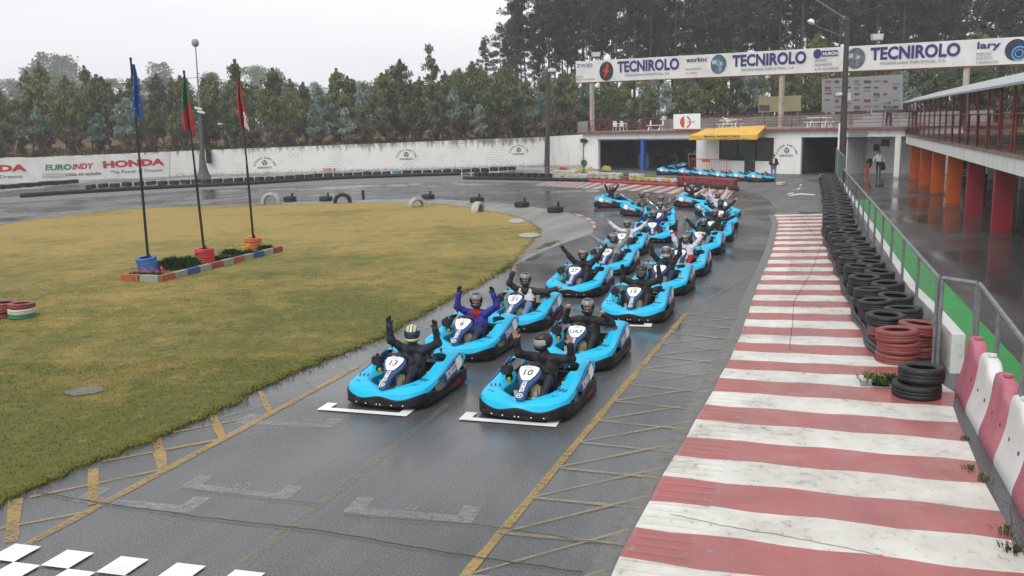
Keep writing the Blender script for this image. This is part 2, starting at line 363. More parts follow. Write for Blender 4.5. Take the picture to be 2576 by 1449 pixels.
for i, (a, b) in enumerate(zip(ys, ys[1:])):
    A, B = seam(a, zk), seam(b, zk)
    if A is None or B is None: continue
    red = (i - 12) % 2 == 1
    for k in range(10):
        rib = k == 0 and a < 24
        kb.add([A[k], A[k + 1], B[k + 1], B[k]], [(0, 1, 2, 3)], 0 if red else 1)
    kb.add([A[0], B[0], B[0] + Vector((-.05, 0, -zk)), A[0] + Vector((-.05, 0, -zk))], [(0, 1, 2, 3)], 2)
    # raised ribs of the inner kerb row and the speckled joint behind it
    w = .62 if a < 26 else .5
    for q in range(4):
        t0 = (q + .15) / 4; t1 = (q + .8) / 4
        P0 = A[0].lerp(B[0], t0); P1 = A[0].lerp(B[0], t1); D0 = (A[10] - A[0]).normalized()
        P0 = P0 + D0 * .04; P1 = P1 + D0 * .04; h = Vector((0, 0, .012))
        kb.add([P0, P0 + D0 * w, P1 + D0 * w, P1, P0.lerp(P1, .5) + h + D0 * .03, P0.lerp(P1, .5) + h + D0 * (w - .05)], [(0, 1, 5, 4), (4, 5, 2, 3), (0, 4, 3), (1, 2, 5)], 0 if red else 1)
ko = kb.build('kerb', [KR, KW, KC, KRB], recalc=False); structure(ko)
MB_c = MB()
for i in range(len(LE) - 1):
    a, b = LE[i], LE[i + 1]; n = Vector((-(b - a).y, (b - a).x, 0)).normalized()
    MB_c.add([a + n * .02, b + n * .02, b + n * .24, a + n * .24], [(0, 1, 2, 3)])
for i in range(len(MB_c.v)): MB_c.v[i] = (MB_c.v[i][0], MB_c.v[i][1], .009)
structure(MB_c.build('kerb_edge', KC))
# kerb in front of the coloured tyre wall (slanted red and white bars) and the small apex kerb
KR2 = paint_mat('far_kerb_red', (.27, .06, .06), (.15, .13, .125), (.50, .62), 3, .4); KW2 = paint_mat('far_kerb_white', (.44, .43, .40), (.2, .2, .19), (.50, .62), 3, .45)
ks = MB()
T = [G(x, y, .010) for x, y in ((1370, 457), (1430, 457.5), (1500, 459), (1640, 466), (1760, 472), (1848, 478))]; Bt = [G(x, y, .010) for x, y in ((1340, 466), (1400, 470), (1470, 474), (1600, 481), (1740, 492), (1830, 500))]
T = smooth_line(T, 12); Bt = smooth_line(Bt, 12)
def along(L, t):
    x = t * (len(L) - 1); i = min(int(x), len(L) - 2); return L[i].lerp(L[i + 1], x - i)
N = 44
for i in range(N):
    ks.add([along(Bt, i / N), along(Bt, (i + 1) / N), along(T, min(1, (i + 1) / N + .02)), along(T, min(1, i / N + .02))], [(0, 1, 2, 3)], i % 2)
structure(ks.build('kerb', [KR2, KW2]))
ks = MB(); A = smooth_line([G(x, y, .02) for x, y in ((1436, 536), (1470, 548), (1488, 562), (1489, 575))], 6); Bq = smooth_line([G(x, y, .02) for x, y in ((1448, 536), (1482, 548), (1498, 562), (1497, 577))], 6)
for i in range(18): ks.add([A[i], Bq[i], Bq[i + 1], A[i + 1]], [(0, 1, 2, 3)], (i // 2) % 2)
structure(ks.build('kerb', [KR2, KW2]))
# ---- painted markings
ZC = [0]
def stripe(mb, a, b, w, z=.008, mi=0, n=6, wob=.012):
    ZC[0] += 1; z = z + .00012 * (ZC[0] % 70)
    a, b = Vector((a[0], a[1], z)), Vector((b[0], b[1], z)); t = (b - a).normalized(); q = Vector((-t.y, t.x, 0)); rows = []
    n = max(n, int((b - a).length / .6))
    for i in range(n + 1):
        p = a.lerp(b, i / n); s = q * (w / 2 + random.uniform(-wob, wob)); rows.append([p - s, p + s])
    mb.grid(rows[::-1], mi)
yl = MB(); stripe(yl, G(1100, 1532), G(1725, 790), .11, n=30); stripe(yl, G(-60, 1440), G(905, 920), .12, n=30); structure(yl.build('yellow_line', YEL))
yl = MB(); stripe(yl, G(515, 1496), G(1130, 1015), .13, n=20); stripe(yl, G(1470, 745), G(1500, 722), .1); stripe(yl, G(1725, 790), G(2010, 610), .10, n=20); stripe(yl, G(905, 920), G(1120, 800), .08); structure(yl.build('yellow_line', YELF))
hz = MB()                                      # hatching of the two verges
for a, b, w in (((40, 1257), (28, 1366), .14), ((235, 1180), (235, 1270), .14), ((395, 1104), (410, 1185), .14), ((535, 1045), (560, 1105), .11), ((655, 985), (680, 1042), .10), ((0, 1330), (215, 1290), .05), ((75, 1252), (410, 1182), .05), ((260, 1162), (560, 1105), .05), ((430, 1090), (690, 1040), .045)): stripe(hz, G(*a), G(*b), w)
structure(hz.build('hatching', YEL))
hz = MB()
for a, b, w in (((748, 930), (795, 988), .07), ((830, 893), (880, 935), .06), ((920, 852), (975, 888), .06), ((1010, 812), (1060, 842), .06), ((560, 1050), (800, 985), .04), ((660, 990), (880, 938), .04), ((800, 938), (960, 888), .04)): stripe(hz, G(*a), G(*b), w)
structure(hz.build('hatching', YELF))
hz = MB(); yA, yB = G(1170, 1449), G(1725, 790); kA_, kB_ = G(1545, 1395), G(1880, 812)       # joined-up lattice of the right verge
for i in range(-2, 14):
    a = yA.lerp(yB, i / 13); b = kA_.lerp(kB_, (i - .75) / 12); c_ = kA_.lerp(kB_, (i + .62) / 12); stripe(hz, a, b, .05); stripe(hz, a, c_, .04)
structure(hz.build('hatching', YELH))
def bracket(mat, L, R, arm, w=.13, z=None):
    ZC[0] += 1; z = (.0180 if mat is WHT else .0062) + .0001 * (ZC[0] % 6)
    L, R = Vector((L.x, L.y, z)), Vector((R.x, R.y, z)); d = (R - L).normalized(); q = Vector((-d.y, d.x, 0)); b = MB()
    b.add([L, R, R + q * w, L + q * w], [(0, 1, 2, 3)])
    for P, s in ((L, 1), (R, -1)):
        a = P + q * w; b.add([a, a + d * s * w * 1.3, a + d * s * w * 1.3 + q * arm, a + q * arm], [(0, 1, 2, 3)] if s > 0 else [(3, 2, 1, 0)])
    return structure(b.build('grid_box', mat))
for a, b in (((797, 1033), (1022, 1050)), ((1153, 1058), (1398, 1077)), ((1070, 900), (1228, 908)), ((1215, 815), (1400, 812)), ((1490, 820), (1638, 824))): bracket(WHT, G(*a), G(*b), .22)
for a, b in (((450, 1228), (715, 1262)), ((862, 1290), (1185, 1318)), ((590, 1066), (835, 1078)), ((180, 1262), (475, 1292))): bracket(WHTF, G(*a), G(*b), .26, .16)
d10 = MB(); put(d10, '62', G(585, 1229, .008), G(625, 1233, .008) - G(585, 1229, .008), G(598, 1211, .008) - G(585, 1229, .008)); put(d10, '11', G(1020, 1282, .008), G(1040, 1285, .008) - G(1020, 1282, .008), G(1035, 1270, .008) - G(1020, 1282, .008)); structure(d10.build('grid_number', WHTF))
# chequered start line
ck = MB(); u = Vector((.315, -.085, 0)); v = Vector((.11, .32, 0)); O = Vector((-4.77, 8.09, .0175))
for i in range(-10, 14):
    for j in (0, -1, -2, -3):
        if (i + j) % 2 == 0:
            p = O + u * i + v * j; ck.add([p, p + u, p + u + v, p + v], [(0, 1, 2, 3)])
structure(ck.build('start_line', WHT))
cr = MB()                                       # cracks and joints in the asphalt
def crack(pts, w, z=.0195):
    P = [G(*p) for p in pts]; L = []
    for a, b in zip(P, P[1:]):
        for i in range(12): L.append(a.lerp(b, i / 12) + Vector((random.uniform(-.012, .012), random.uniform(-.012, .012), 0)))
    for a, b in zip(L, L[1:]):
        if (b - a).length > 1: continue
        n = Vector((-(b - a).y, (b - a).x, 0)).normalized() * w; cr.add([(a.x - n.x, a.y - n.y, z), (b.x - n.x, b.y - n.y, z), (b.x + n.x, b.y + n.y, z), (a.x + n.x, a.y + n.y, z)], [(0, 1, 2, 3)])
crack([(105, 1244), (280, 1272), (500, 1303), (815, 1340), (1130, 1395), (1500, 1449)], .008, .0192); crack([(860, 1300), (1190, 1322), (1300, 1337), (1640, 1390)], .005, .0198); crack([(455, 1230), (720, 1262), (815, 1272)], .004, .0201)
crack([(1640, 1290), (1820, 1330), (2050, 1370), (2240, 1410)], .004, .036); crack([(2015, 545), (2065, 620), (2040, 690), (1998, 760), (1985, 900)], .004, .038)
structure(cr.build('crack', M('crack', (.008, .008, .008), .8)))
wm = MB()
for q in (((1978, 490), (1995, 486), (1998, 483), (1983, 487)), ((2003, 477), (2012, 475), (2015, 472), (2006, 474)), ((2010, 468), (2017, 466), (2019, 463), (2012, 465)), ((1982, 494), (1990, 490), (2012, 486), (2051, 489), (2048, 491), (2014, 489))): wm.poly([G(*p, .010) for p in q])
structure(wm.build('lane_marking', WHT))
pk = MB()
for (x, y, L) in ((1885, 496, 40), (1935, 507, 34), (1960, 516, 30), (1990, 522, 40)):
    stripe(pk, G(x, y), G(x + L, y + 2), .12, .010)
structure(pk.build('lane_marking', WHTF))
# ================================================================ PERIMETER WALL
def block_wall_mat(name, top):
    m, p, v, L = base(name, .7)
    sp = _n(m, 'ShaderNodeSeparateXYZ'); L.new(v, sp.inputs[0])
    cb = _n(m, 'ShaderNodeCombineXYZ'); L.new(sp.outputs[0], cb.inputs[0]); L.new(sp.outputs[2], cb.inputs[1])
    br = _n(m, 'ShaderNodeTexBrick'); br.inputs['Scale'].default_value = 1; br.inputs['Mortar Size'].default_value = .012; br.inputs['Brick Width'].default_value = .5; br.inputs['Row Height'].default_value = .25
    br.inputs['Color1'].default_value = (1, 1, 1, 1); br.inputs['Color2'].default_value = (.97, .97, .97, 1); br.inputs['Mortar'].default_value = (.15, .15, .15, 1); L.new(cb.outputs[0], br.inputs['Vector'])
    st = _n(m, 'ShaderNodeMapping'); st.inputs['Scale'].default_value = (1.6, 1.6, .35); L.new(v, st.inputs[0])
    streak = noise(m, st.outputs[0], 1.3, 6, .7); bigm = noise(m, v, .25, 4); fine = noise(m, v, 5, 5, .7)
    hgt = rng(m, sp.outputs[2], top - 1.3, top + .1, -.22, .16)
    dirt = rng(m, mathn(m, 'ADD', streak, hgt), .52, .70, 0, .85)
    low = rng(m, mathn(m, 'ADD', fine, rng(m, sp.outputs[2], .8, .0, -.3, .12)), .5, .7, 0, .7)
    col = mixc(m, bigm, (.76, .755, .73), (.64, .63, .60))
    jm = mathn(m, 'MULTIPLY', rng(m, br.outputs['Fac'], 0, 1), rng(m, noise(m, v, .45, 4), .50, .62, 0, .8))
    col = mixc(m, jm, col, (.06, .06, .055)); col = mixc(m, dirt, col, (.10, .10, .085)); col = mixc(m, low, col, (.16, .155, .12))
    L.new(col, p.inputs['Base Color']); bumpto(m, p, fine, .2); return m
PW0, PW1, PW2 = G(0, 462), G(515, 440), G(1372, 415)
PWM = PW0 + (PW0 - PW1) * 1.6
def slab(mb, a, b, z0a, z1a, z0b, z1b, th, mi=0):
    a, b = Vector((a.x, a.y, 0)), Vector((b.x, b.y, 0)); d = (b - a).normalized(); n = Vector((-d.y, d.x, 0)) * th; Z = Vector((0, 0, 1))
    vs = [a + Z * z0a, b + Z * z0b, b + Z * z0b + n, a + Z * z0a + n, a + Z * z1a, b + Z * z1b, b + Z * z1b + n, a + Z * z1a + n]
    return mb.add(vs, [(0, 3, 2, 1), (4, 5, 6, 7), (0, 1, 5, 4), (1, 2, 6, 5), (2, 3, 7, 6), (3, 0, 4, 7)], mi)
BWALL = block_wall_mat('white_block_wall', 2.6)
w = thing('block_wall', 'long stained white block wall behind the far bend of the track', 'wall', (0, 0, 0))
mb = MB(); slab(mb, PWM, PW0, -.2, 2.3, -.2, 2.35, .2); slab(mb, PW0, PW1, -.2, 2.35, -.2, 2.55, .2); slab(mb, PW1, PW2, -.2, 2.55, -.2, 2.95, .2); mb.build('wall', BWALL, w)
wn = thing('garden_wall', 'clean white rendered wall between the wooden pole and the pit building', 'wall')
mb = MB(); PW3 = G(1467, 413); slab(mb, PW2, PW3, -.2, 2.98, -.2, 3.1, .2); mb.build('wall', WHITE, wn)
def plane(a, b):                                # vertical plane through two ground points, facing the camera
    d = Vector((b.x - a.x, b.y - a.y, 0)).normalized(); return d, Vector((d.y, -d.x, 0))
STEN = paint_mat('stencil_paint', (.015, .015, .015), (.45, .45, .43), (.58, .66), 7, .7)
def stencil(parent, P, N, d, cx, cy, wpx, off=.012, hand=(1, 1)):
    """arched lettering over a steering-wheel badge, centred on a photo point"""
    mb = MB(); c = HIT(cx, cy, P + N * off, N); s = (HIT(cx + wpx / 2, cy, P + N * off, N) - c).length; Z = Vector((0, 0, 1))
    txt = 'ESCOLA KARTING'; R = s * 1.0; n = len(txt)
    for i, ch in enumerate(txt):
        if ch == ' ': continue
        a = math.radians(162 - 144 * i / (n - 1)); ux = d * math.sin(a) - Z * math.cos(a) ; uy = d * math.cos(a) + Z * math.sin(a)
        put_plain(mb, ch, c - Z * s * .42 + uy * R * (.86 if True else 1) , ux, uy, s * .17, bold=.02)
    put_plain(mb, 'EUROINDY', c - Z * s * .42, d, Z, s * .17, bold=.02)
    q = c + Z * s * .08; r1, r2 = s * .23, s * .165
    k = 24; ring = [(q + d * r * math.cos(6.2832 * j / k) + Z * r * math.sin(6.2832 * j / k)) for r in (r1, r2) for j in range(k)]
    mb.add(ring, [(j, (j + 1) % k, k + (j + 1) % k, k + j) for j in range(k)])
    for a in (90, 210, 330):
        a = math.radians(a); e = d * math.cos(a) + Z * math.sin(a); t = -d * math.sin(a) + Z * math.cos(a)
        mb.add([q - t * s * .03, q + t * s * .03, q + e * r2 + t * s * .05, q + e * r2 - t * s * .05], [(0, 3, 2, 1)])
    mb.build('stencil', STEN, parent)
dW, nW = plane(PW1, PW2)
for cx, cy, wp in ((666, 412, 58), (1022, 391, 54), (1305, 379, 50)): stencil(w, PW1, nW, dW, cx, cy, wp)
def words(mb, s, P, N, bl, br, h, mi=0, **k):
    """text on a plane: bl/br = photo points of the baseline ends, h = cap height in photo px"""
    A, B = HIT(*bl, P, N), HIT(*br, P, N); C = HIT(bl[0], bl[1] - h, P, N)
    put(mb, s, A, B - A, Vector((0, 0, (C - A).z)), mi, **k)
mb = MB(); Pq = PW1 + nW * .012; words(mb, 'Saida', Pq, nW, (812, 429), (835, 428), 7, bold=.02); mb.add([HIT(839, 430, Pq, nW), HIT(846, 426, Pq, nW), HIT(839, 422, Pq, nW)], [(0, 1, 2)]); mb.build('lettering', REDT, w)
def wpart(parent, mat, name, s, P, N, bl, br, h, **k):
    mb = MB(); words(mb, s, P, N, bl, br, h, **k); return mb.build(name, mat, parent)
# banner on the left half of the wall
dV, nV = plane(PW0, PW1)
BANN = M('banner_cloth', (.66, .66, .64), .5, (.55, .55, .53), .9, bump=.25, bs=1.6)
bn = thing('banner', 'long white sponsor banner with red and green lettering tied along the wall', 'banner')
bP = PW0 + nV * .07; rows = []
for i in range(41):
    x = -330 + (426 + 330) * i / 40; yt = 398 - (x / 426) * 12 + 1.6 * math.sin(i * .9); yb = 470 - (x / 426) * 23 + 2.2 * math.sin(i * .55 + 1)
    a, b = HIT(x, yt, bP, nV), HIT(x, yb, bP, nV); rows.append([a.lerp(b, j / 6) + nV * .02 * math.sin(i * 1.3 + j * .8) for j in range(7)])
mb = MB(); mb.grid(rows[::-1]); mb.build('cloth', BANN, bn, smooth=True)
GRN = M('green_ink', (.012, .18, .08), .5); lP = PW0 + nV * .105
for x in ((-120, 435, 68, 429), (260, 422, 414, 414)): wpart(bn, REDT, 'red_lettering', 'HONDA', lP, nV, x[:2], x[2:], 15.5, bold=.05)
wpart(bn, REDT, 'red_lettering', 'INDY', lP, nV, (182, 426), (237, 423), 13, bold=.035, shear=.25); wpart(bn, GRN, 'green_lettering', 'EURO', lP, nV, (114, 428), (181, 426), 13, bold=.035, shear=.1)
DGI = M('dark_grey_ink', (.03, .03, .035), .5)
for x in ((-110, 452, 56, 447), (278, 437, 408, 431)): wpart(bn, DGI, 'grey_lettering', 'The Power of Dreams', lP, nV, x[:2], x[2:], 8)
wpart(bn, DGI, 'grey_lettering', 'Utiliza em exclusivo', lP, nV, (167, 443), (255, 439), 8, bold=.015)
mb = MB()
for i in range(20):
    for j in range(3): x = 108 + i * 2.9; y = 436 + j * 3.2; mb.add([HIT(x + a, y + b, lP, nV) for a, b in ((0, 3.2), (2.9, 3.2), (2.9, 0), (0, 0))], [(0, 1, 2, 3)], (i + j) % 2)
mb.build('chequer_strip', [DGI, WPL], bn)
# raised woodland behind wall and building (terrain)
rows = []
prof = [(0.25, 1.9), (3, 2.25), (9, 2.5), (22, 2.9), (45, 3.4), (90, 4.0), (250, 5.0), (560, 6.0)]
edge = [Vector((-170, 45, 0)), PWM, PW0, PW1, PW2, Vector((9, 96, 0)), Vector((20, 84, 0)), Vector((34, 70, 0)), Vector((60, 62, 0)), Vector((140, 50, 0))]
for e in edge:
    rows.append([(e.x * (1 + (k / 700)), e.y + k, h + .12 * math.sin(e.x * .7 + k)) for k, h in prof])
mb = MB(); mb.grid([r for r in zip(*rows)]); structure(mb.build('terrain', TERR, smooth=True))
def terr_z(x, y): 
    ey = np.interp(x, [e.x for e in edge], [e.y for e in edge]); return float(np.interp(y - ey, [p[0] for p in prof], [p[1] for p in prof]))
# ================================================================ PIT BUILDING (back)
BA, BB = G(1467, 424), G(2012, 438); dB, nB = plane(BA, BB)
def ub(x, y=430): return (HIT(x, y, BA, nB) - BA).dot(dB)
ZS = 3.45                                        # terrace floor
def bpt(u, dep, z): p = BA + dB * u - nB * dep; return Vector((p.x, p.y, z))
def bbox(mb, u0, u1, d0, d1, z0, z1, mi=0):
    vs = [bpt(u, d, z) for z in (z0, z1) for u, d in ((u0, d0), (u1, d0), (u1, d1), (u0, d1))]
    return mb.add(vs, [(0, 3, 2, 1), (4, 5, 6, 7), (0, 1, 5, 4), (1, 2, 6, 5), (2, 3, 7, 6), (3, 0, 4, 7)], mi)
U = {k: ub(k) for k in (1467, 1505, 1751, 1808, 1945, 2013, 2104, 2125, 2248, 2262, 2300)}
UE = U[2300] + .3; DEP = 7.0; ZL = 2.78
pb = thing('pit_building', 'low white pit building with a railed roof terrace and dark garage openings', 'building')
mb = MB()
bbox(mb, U[1467], U[1505], 0, .3, 0, ZL); bbox(mb, U[1751], U[2013], 0, .22, 0, 1.02)
bbox(mb, U[1751], U[1808], 0, .22, 1.02, ZL); bbox(mb, U[1945], U[2013], 0, .22, 1.02, ZL)
bbox(mb, U[2248], U[2262], 0, .3, 0, ZL)
bbox(mb, U[1467], UE - 1.1, .0, .3, ZL, ZS - .16); bbox(mb, U[1467] + .003, U[1467] + .25, .3, DEP, 0, ZS - .16); bbox(mb, UE - .25, UE, .3, DEP, 0, ZS - .16); bbox(mb, U[2125] - .1, U[2125] - .03, .3, 3.2, 0, ZS - .16); bbox(mb, U[2125] - .1, U[2262], 3.2, 3.4, 0, ZS - .16)
mb.build('wall', WHITE, pb)
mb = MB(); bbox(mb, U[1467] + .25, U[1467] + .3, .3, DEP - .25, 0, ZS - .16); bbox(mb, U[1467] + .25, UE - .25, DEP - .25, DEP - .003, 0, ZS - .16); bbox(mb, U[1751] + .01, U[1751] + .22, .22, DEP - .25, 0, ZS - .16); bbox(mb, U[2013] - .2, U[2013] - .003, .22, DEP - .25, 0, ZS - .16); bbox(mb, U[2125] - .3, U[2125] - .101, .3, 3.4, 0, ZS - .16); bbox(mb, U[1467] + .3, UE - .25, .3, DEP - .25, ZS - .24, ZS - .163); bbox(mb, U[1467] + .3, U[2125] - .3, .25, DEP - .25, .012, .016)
mb.build('inner_wall', M('garage_interior_shade', (.035, .035, .037), .7, (.06, .06, .06), 1), pb)  # garage shade put into the colour of a near-black room lining
mb = MB(); bbox(mb, U[1467] - .35, UE + .2, -.35, DEP + 6, ZS - .16, ZS); mb.build('terrace_slab', M('terrace_red', (.20, .045, .05), .5, (.26, .09, .085), 2), pb)
mb = MB(); bbox(mb, U[1467] - .3, UE + .15, -.3, DEP + 5.8, ZS, ZS + .02); mb.build('terrace_floor', M('terrace_floor', (.22, .19, .17), .35, (.30, .26, .23), 1.2), pb)
mb = MB(); bbox(mb, U[1467] - .35, U[1467] + .9, -.3, -.15, ZS + .02, ZS + 1.0); bbox(mb, U[1467] - .35, UE, DEP + 5.3, DEP + 5.5, ZS + .02, ZS + 1.0); mb.build('parapet', M('parapet_render', (.22, .22, .21), .7, (.15, .15, .14), 1), pb)
DGL = M('dark_glass', (.012, .014, .016), .08)
wi = MB(); bbox(wi, U[1808] + .02, U[1945] - .02, .10, .14, 1.04, ZL - .02); wo = wi.build('window', DGL, pb)
mb = MB(); 
for a, b, c, d_ in ((U[1808], U[1945], .96, 1.03),): bbox(mb, a, b, -.03, .2, c, d_)
for t in (0, .33, .66, 1): q = U[1808] + (U[1945] - U[1808]) * t; bbox(mb, q - .03, q + .03, .02, .10, 1.03, ZL)
mb.build('window_frame', BLK, wo)
DG = M('green_door', (.008, .035, .025), .45); dr = MB(); u1, u2 = ub(1873), ub(1899); bbox(dr, u1, u2, -.05, -.004, .05, 1.95); do = dr.build('door', DG, pb); mb = MB(); mb.box(bpt(u2 - .12, -.09, 1.0), (.08, .08, .08)); mb.build('handle', STEEL, do)
BLUE = M('blue_post_paint', (.012, .08, .38), .4)
for x in (1616, 2110):
    mb = MB(); u = ub(x); bbox(mb, u - .17, u + .17, -.05, .28, 0, ZL); mb.build('post', BLUE, pb)
mb = MB(); u = ub(2133); u2 = ub(2178); bbox(mb, u, u2, -.12, -.003, ZL + .1, ZL + .35); mb.build('light_fitting', M('grey_fitting', (.25, .26, .24), .5), pb)
stencil(pb, BA, nB, dB, 1979, 381, 56)
RED = M('red_rail_paint', (.17, .022, .03), .45)
def railing(parent, pts, top=1.05, n_mid=3, step=2.3, r=.03, z=ZS):
    for a, b in zip(pts, pts[1:]):
        L = (b - a).length; k = max(1, round(L / step))
        mb = MB()
        for j in range(n_mid + 1): h = z + .1 + (top - .1) * (j + 1) / (n_mid + 1); mb.tube([Vector((a.x, a.y, h)), Vector((b.x, b.y, h))], r if j == n_mid else r * .7, 6)
        mb.build('rail', RED, parent)
        for i in range(k + 1):
            p = a.lerp(b, i / k); m2 = MB(); m2.tube([(p.x, p.y, z), (p.x, p.y, z + top)], r, 6); m2.build('rail_post', RED, parent)
railing(pb, [bpt(U[1467] + .9, -.25, 0), bpt(UE - .2, -.25, 0)])
mb = MB(); mb.tube([bpt(U[1467] + .1, -.07, ZL - .02), bpt(U[1467] + .1, -.07, .05)], .05, 8); mb.build('downpipe', GALV, pb); mb = MB(); bbox(mb, U[1505], U[1751], -.02, -.004, ZL - .12, ZL - .02); mb.build('shutter_rail', GALV, pb)
# things inside the garages
def shelf(u0, u1, dep, z, label):
    t = thing('shelf', label, 'shelf'); mb = MB(); bbox(mb, u0, u1, dep, dep + .5, z, z + .05); mb.build('board', STEEL, t); mb = MB()
    r = random.Random(int(u0 * 10))
    for u in (u0, u1 - .06): bbox(mb, u, u + .05, dep, dep + .5, 0, z)
    mb.build('frame', STEEL, t); k = u0
    while k < u1 - .4:
        w = r.uniform(.25, .6); m2 = MB(); bbox(m2, k, k + w * .8, dep + .05, dep + .4, z + .055, z + .05 + r.uniform(.2, .5)); bx = m2.build('box', r.choice([BLK, M('crate', (.03, .05, .10), .5), GALV]), t); k += w
shelf(ub(1530), ub(1605), 5.6, 1.0, 'dark workshop shelf deep inside the left garage'); shelf(ub(1640), ub(1735), 5.2, 1.2, 'cluttered shelf at the back right of the left garage')
mb = MB(); bbox(mb, ub(1545), ub(1572), 3.4, 4.2, 0, 1.3); tag(mb.build('storage_tank', M('ibc', (.2, .22, .23), .4, (.1, .11, .12), 6)), 'pale square storage tank standing in the left garage', 'tank')
t = thing('workshop_machine', 'orange workshop machine in the garage left of the ticket window', 'machine', bpt(ub(1722), 2.4, 0)); mb = MB(); mb.box((0, 0, .45), (.7, .6, .7)); mb.box((0, 0, .95), (.45, .45, .35)); mb.build('housing', M('orange_red', (.42, .06, .02), .5), t, bevel=.04); mb = MB(); mb.tube([(-.3, 0, 1.1), (-.5, -.2, 1.35)], .04); mb.build('handle', BLK, t)
t = thing('fridge', 'tall white fridge against the wall of the open garage on the right', 'fridge', bpt(ub(2232), 2.6, 0)); mb = MB(); mb.box((0, 0, 1.0), (.7, .65, 2.0)); mb.build('cabinet', WPL, t, bevel=.02); mb = MB(); mb.tube([(-.25, -.36, .8), (-.25, -.36, 1.3)], .02, 6); mb.build('handle', STEEL, t)
for u, dd, z, s, lab, m_ in ((ub(2150), 3.15, 1.9, (.5, .06, .5), 'small dark picture on the white garage wall', BLK), (ub(2208), 3.1, 1.55, (.45, .16, 1.2), 'dark coat hanging on the white garage wall', M('coat', (.014, .014, .02), .8)), (ub(2172), 3.15, 2.25, (.7, .06, .5), 'dark framed panel high on the white garage wall', M('panel', (.06, .06, .065), .5))):
    t = MB(); t.box((0, 0, 0), s, 0, Matrix((dB, -nB, Vector((0, 0, 1)))).transposed(), taper=.85); o = t.build('wall_hanging', m_, bevel=.02); o.location = bpt(u, dd, z); tag(o, lab, 'wall hanging')
# awning
AWN = M('yellow_awning', (.62, .33, .012), .4, (.72, .44, .07), 1.4, bump=.15, bs=2); aw = thing('awning', 'yellow awning over the ticket window, lettered in black', 'awning')
e = lambda x, y, dep: HIT(x, y, BA + nB * dep, nB)
a0, a1 = e(1733, 341, 2.4), e(1905, 335, 2.4); b0, b1 = bpt(ub(1775), -.02, ZS + .12), bpt(ub(1926), -.02, ZS + .30)
a1 = Vector((a1.x, a1.y, a0.z)); rows = [[a0.lerp(a1, i / 12).lerp(b0.lerp(b1, i / 12), j / 5) + Vector((0, 0, -.06 * math.sin(j / 5 * 3.14))) for i in range(13)] for j in range(6)]
mb = MB(); mb.grid(rows); mb.build('canopy', AWN, aw, smooth=True)
mb = MB(); dz = Vector((0, 0, -.36)); mb.add([a0, a1, a1 + dz, a0 + dz], [(0, 3, 2, 1)]); mb.add([a1, b1, b1 + dz, a1 + dz], [(0, 3, 2, 1)]); mb.add([a0, b0, b0 + dz, a0 + dz], [(0, 1, 2, 3)]); mb.build('valance', AWN, aw)
fr = nB * .015; dd = (a1 - a0); mb = MB(); put(mb, 'BALANCAS', a0 + dd * .24 + Vector((0, 0, -.16)) + fr, dd * .52, (0, 0, .14), bold=.02); put(mb, 'www.postronix.pt', a0 + dd * .14 + Vector((0, 0, -.33)) + fr, dd * .74, (0, 0, .11), bold=.01)
sd_ = (b1 - a1); sn = Vector((dB.x, dB.y, 0)) * .015; put(mb, 'BALANCAS', a1 + sd_ * .2 + Vector((0, 0, -.18)) + sn, sd_ * .6, (0, 0, .12), bold=.02); put(mb, 'www.postronix.pt', a1 + sd_ * .1 + Vector((0, 0, -.33)) + sn, sd_ * .8, (0, 0, .08)); mb.build('lettering', INK, aw)
# orange crowd barrier
ORG = M('orange_paint', (.55, .07, .02), .4); t = thing('crowd_barrier', 'orange tubular crowd barrier in front of the white pit wall', 'barrier'); c0, c1 = bpt(ub(1753), -1.0, 0), bpt(ub(1846), -1.0, 0); mb = MB()
mb.tube([c0, c0 + Vector((0, 0, 1.1)), c1 + Vector((0, 0, 1.1)), c1], .03, 6); mb.build('frame', ORG, t); mb = MB(); mb.tube([c0 + Vector((0, 0, .2)), c1 + Vector((0, 0, .2))], .02, 6); mb.build('lower_rail', ORG, t)
for i in range(1, 15): m2 = MB(); p = c0.lerp(c1, i / 15); m2.tube([p + Vector((0, 0, .2)), p + Vector((0, 0, 1.1))], .012, 5); m2.build('bar', ORG, t)
mb = MB(); p = c0.lerp(c1, .45); mb.box(p + Vector((0, 0, .98)) + nB * .03, (.8, .03, .26), 0, Matrix((dB, -nB, Vector((0, 0, 1)))).transposed()); mb.build('plate', ORG, t)
t = thing('crowd_barrier', 'orange barrier panels standing behind the far green fence', 'barrier', G(2178, 455), 1.1)
for i in range(3): mb = MB(); mb.box((i * .75, 0, .62), (.5, .05, .9)); mb.build('panel', ORG, t, bevel=.02); mb = MB(); mb.tube([(i * .75 - .25, 0, 0), (i * .75 - .25, 0, 1.1)], .025, 6); mb.build('post', ORG, t)
# ---- roof terrace: gantry banner on posts, sponsor boards, furniture
POST = M('gantry_post', (.42, .38, .34), .6, (.30, .20, .15), 2); gt = thing('gantry', 'long raised white gantry banner with navy lettering over the roof terrace', 'gantry')
q0, q1 = bpt(ub(1450), .25, 0), bpt(ub(2700), .25, 0)
PB = BA - nB * .25
H4 = lambda x, y: HIT(x, y, PB, nB)
def top_y(x): return 155 + (x - 1450) * (92 - 155) / (2576 - 1450)
def bot_y(x): return 208 + (x - 1450) * (160 - 208) / (2576 - 1450)
rows = []
for i in range(61):
    x = 1449 + (2640 - 1449) * i / 60; a, b = H4(x, top_y(x)), H4(x, bot_y(x)); rows.append([a.lerp(b, j / 5) + nB * .015 * math.sin(i * 1.1 + j) for j in range(6)])
mb = MB(); mb.grid(rows[::-1]); mb.build('banner', BANN, gt, smooth=True)
mb = MB()
for i in range(60):
    x0, x1 = 1449 + 19.85 * i, 1449 + 19.85 * (i + 1); mb.beam(H4(x0, bot_y(x0) + 1) - nB * .06, H4(x1, bot_y(x1) + 1) - nB * .06, .08, .10)
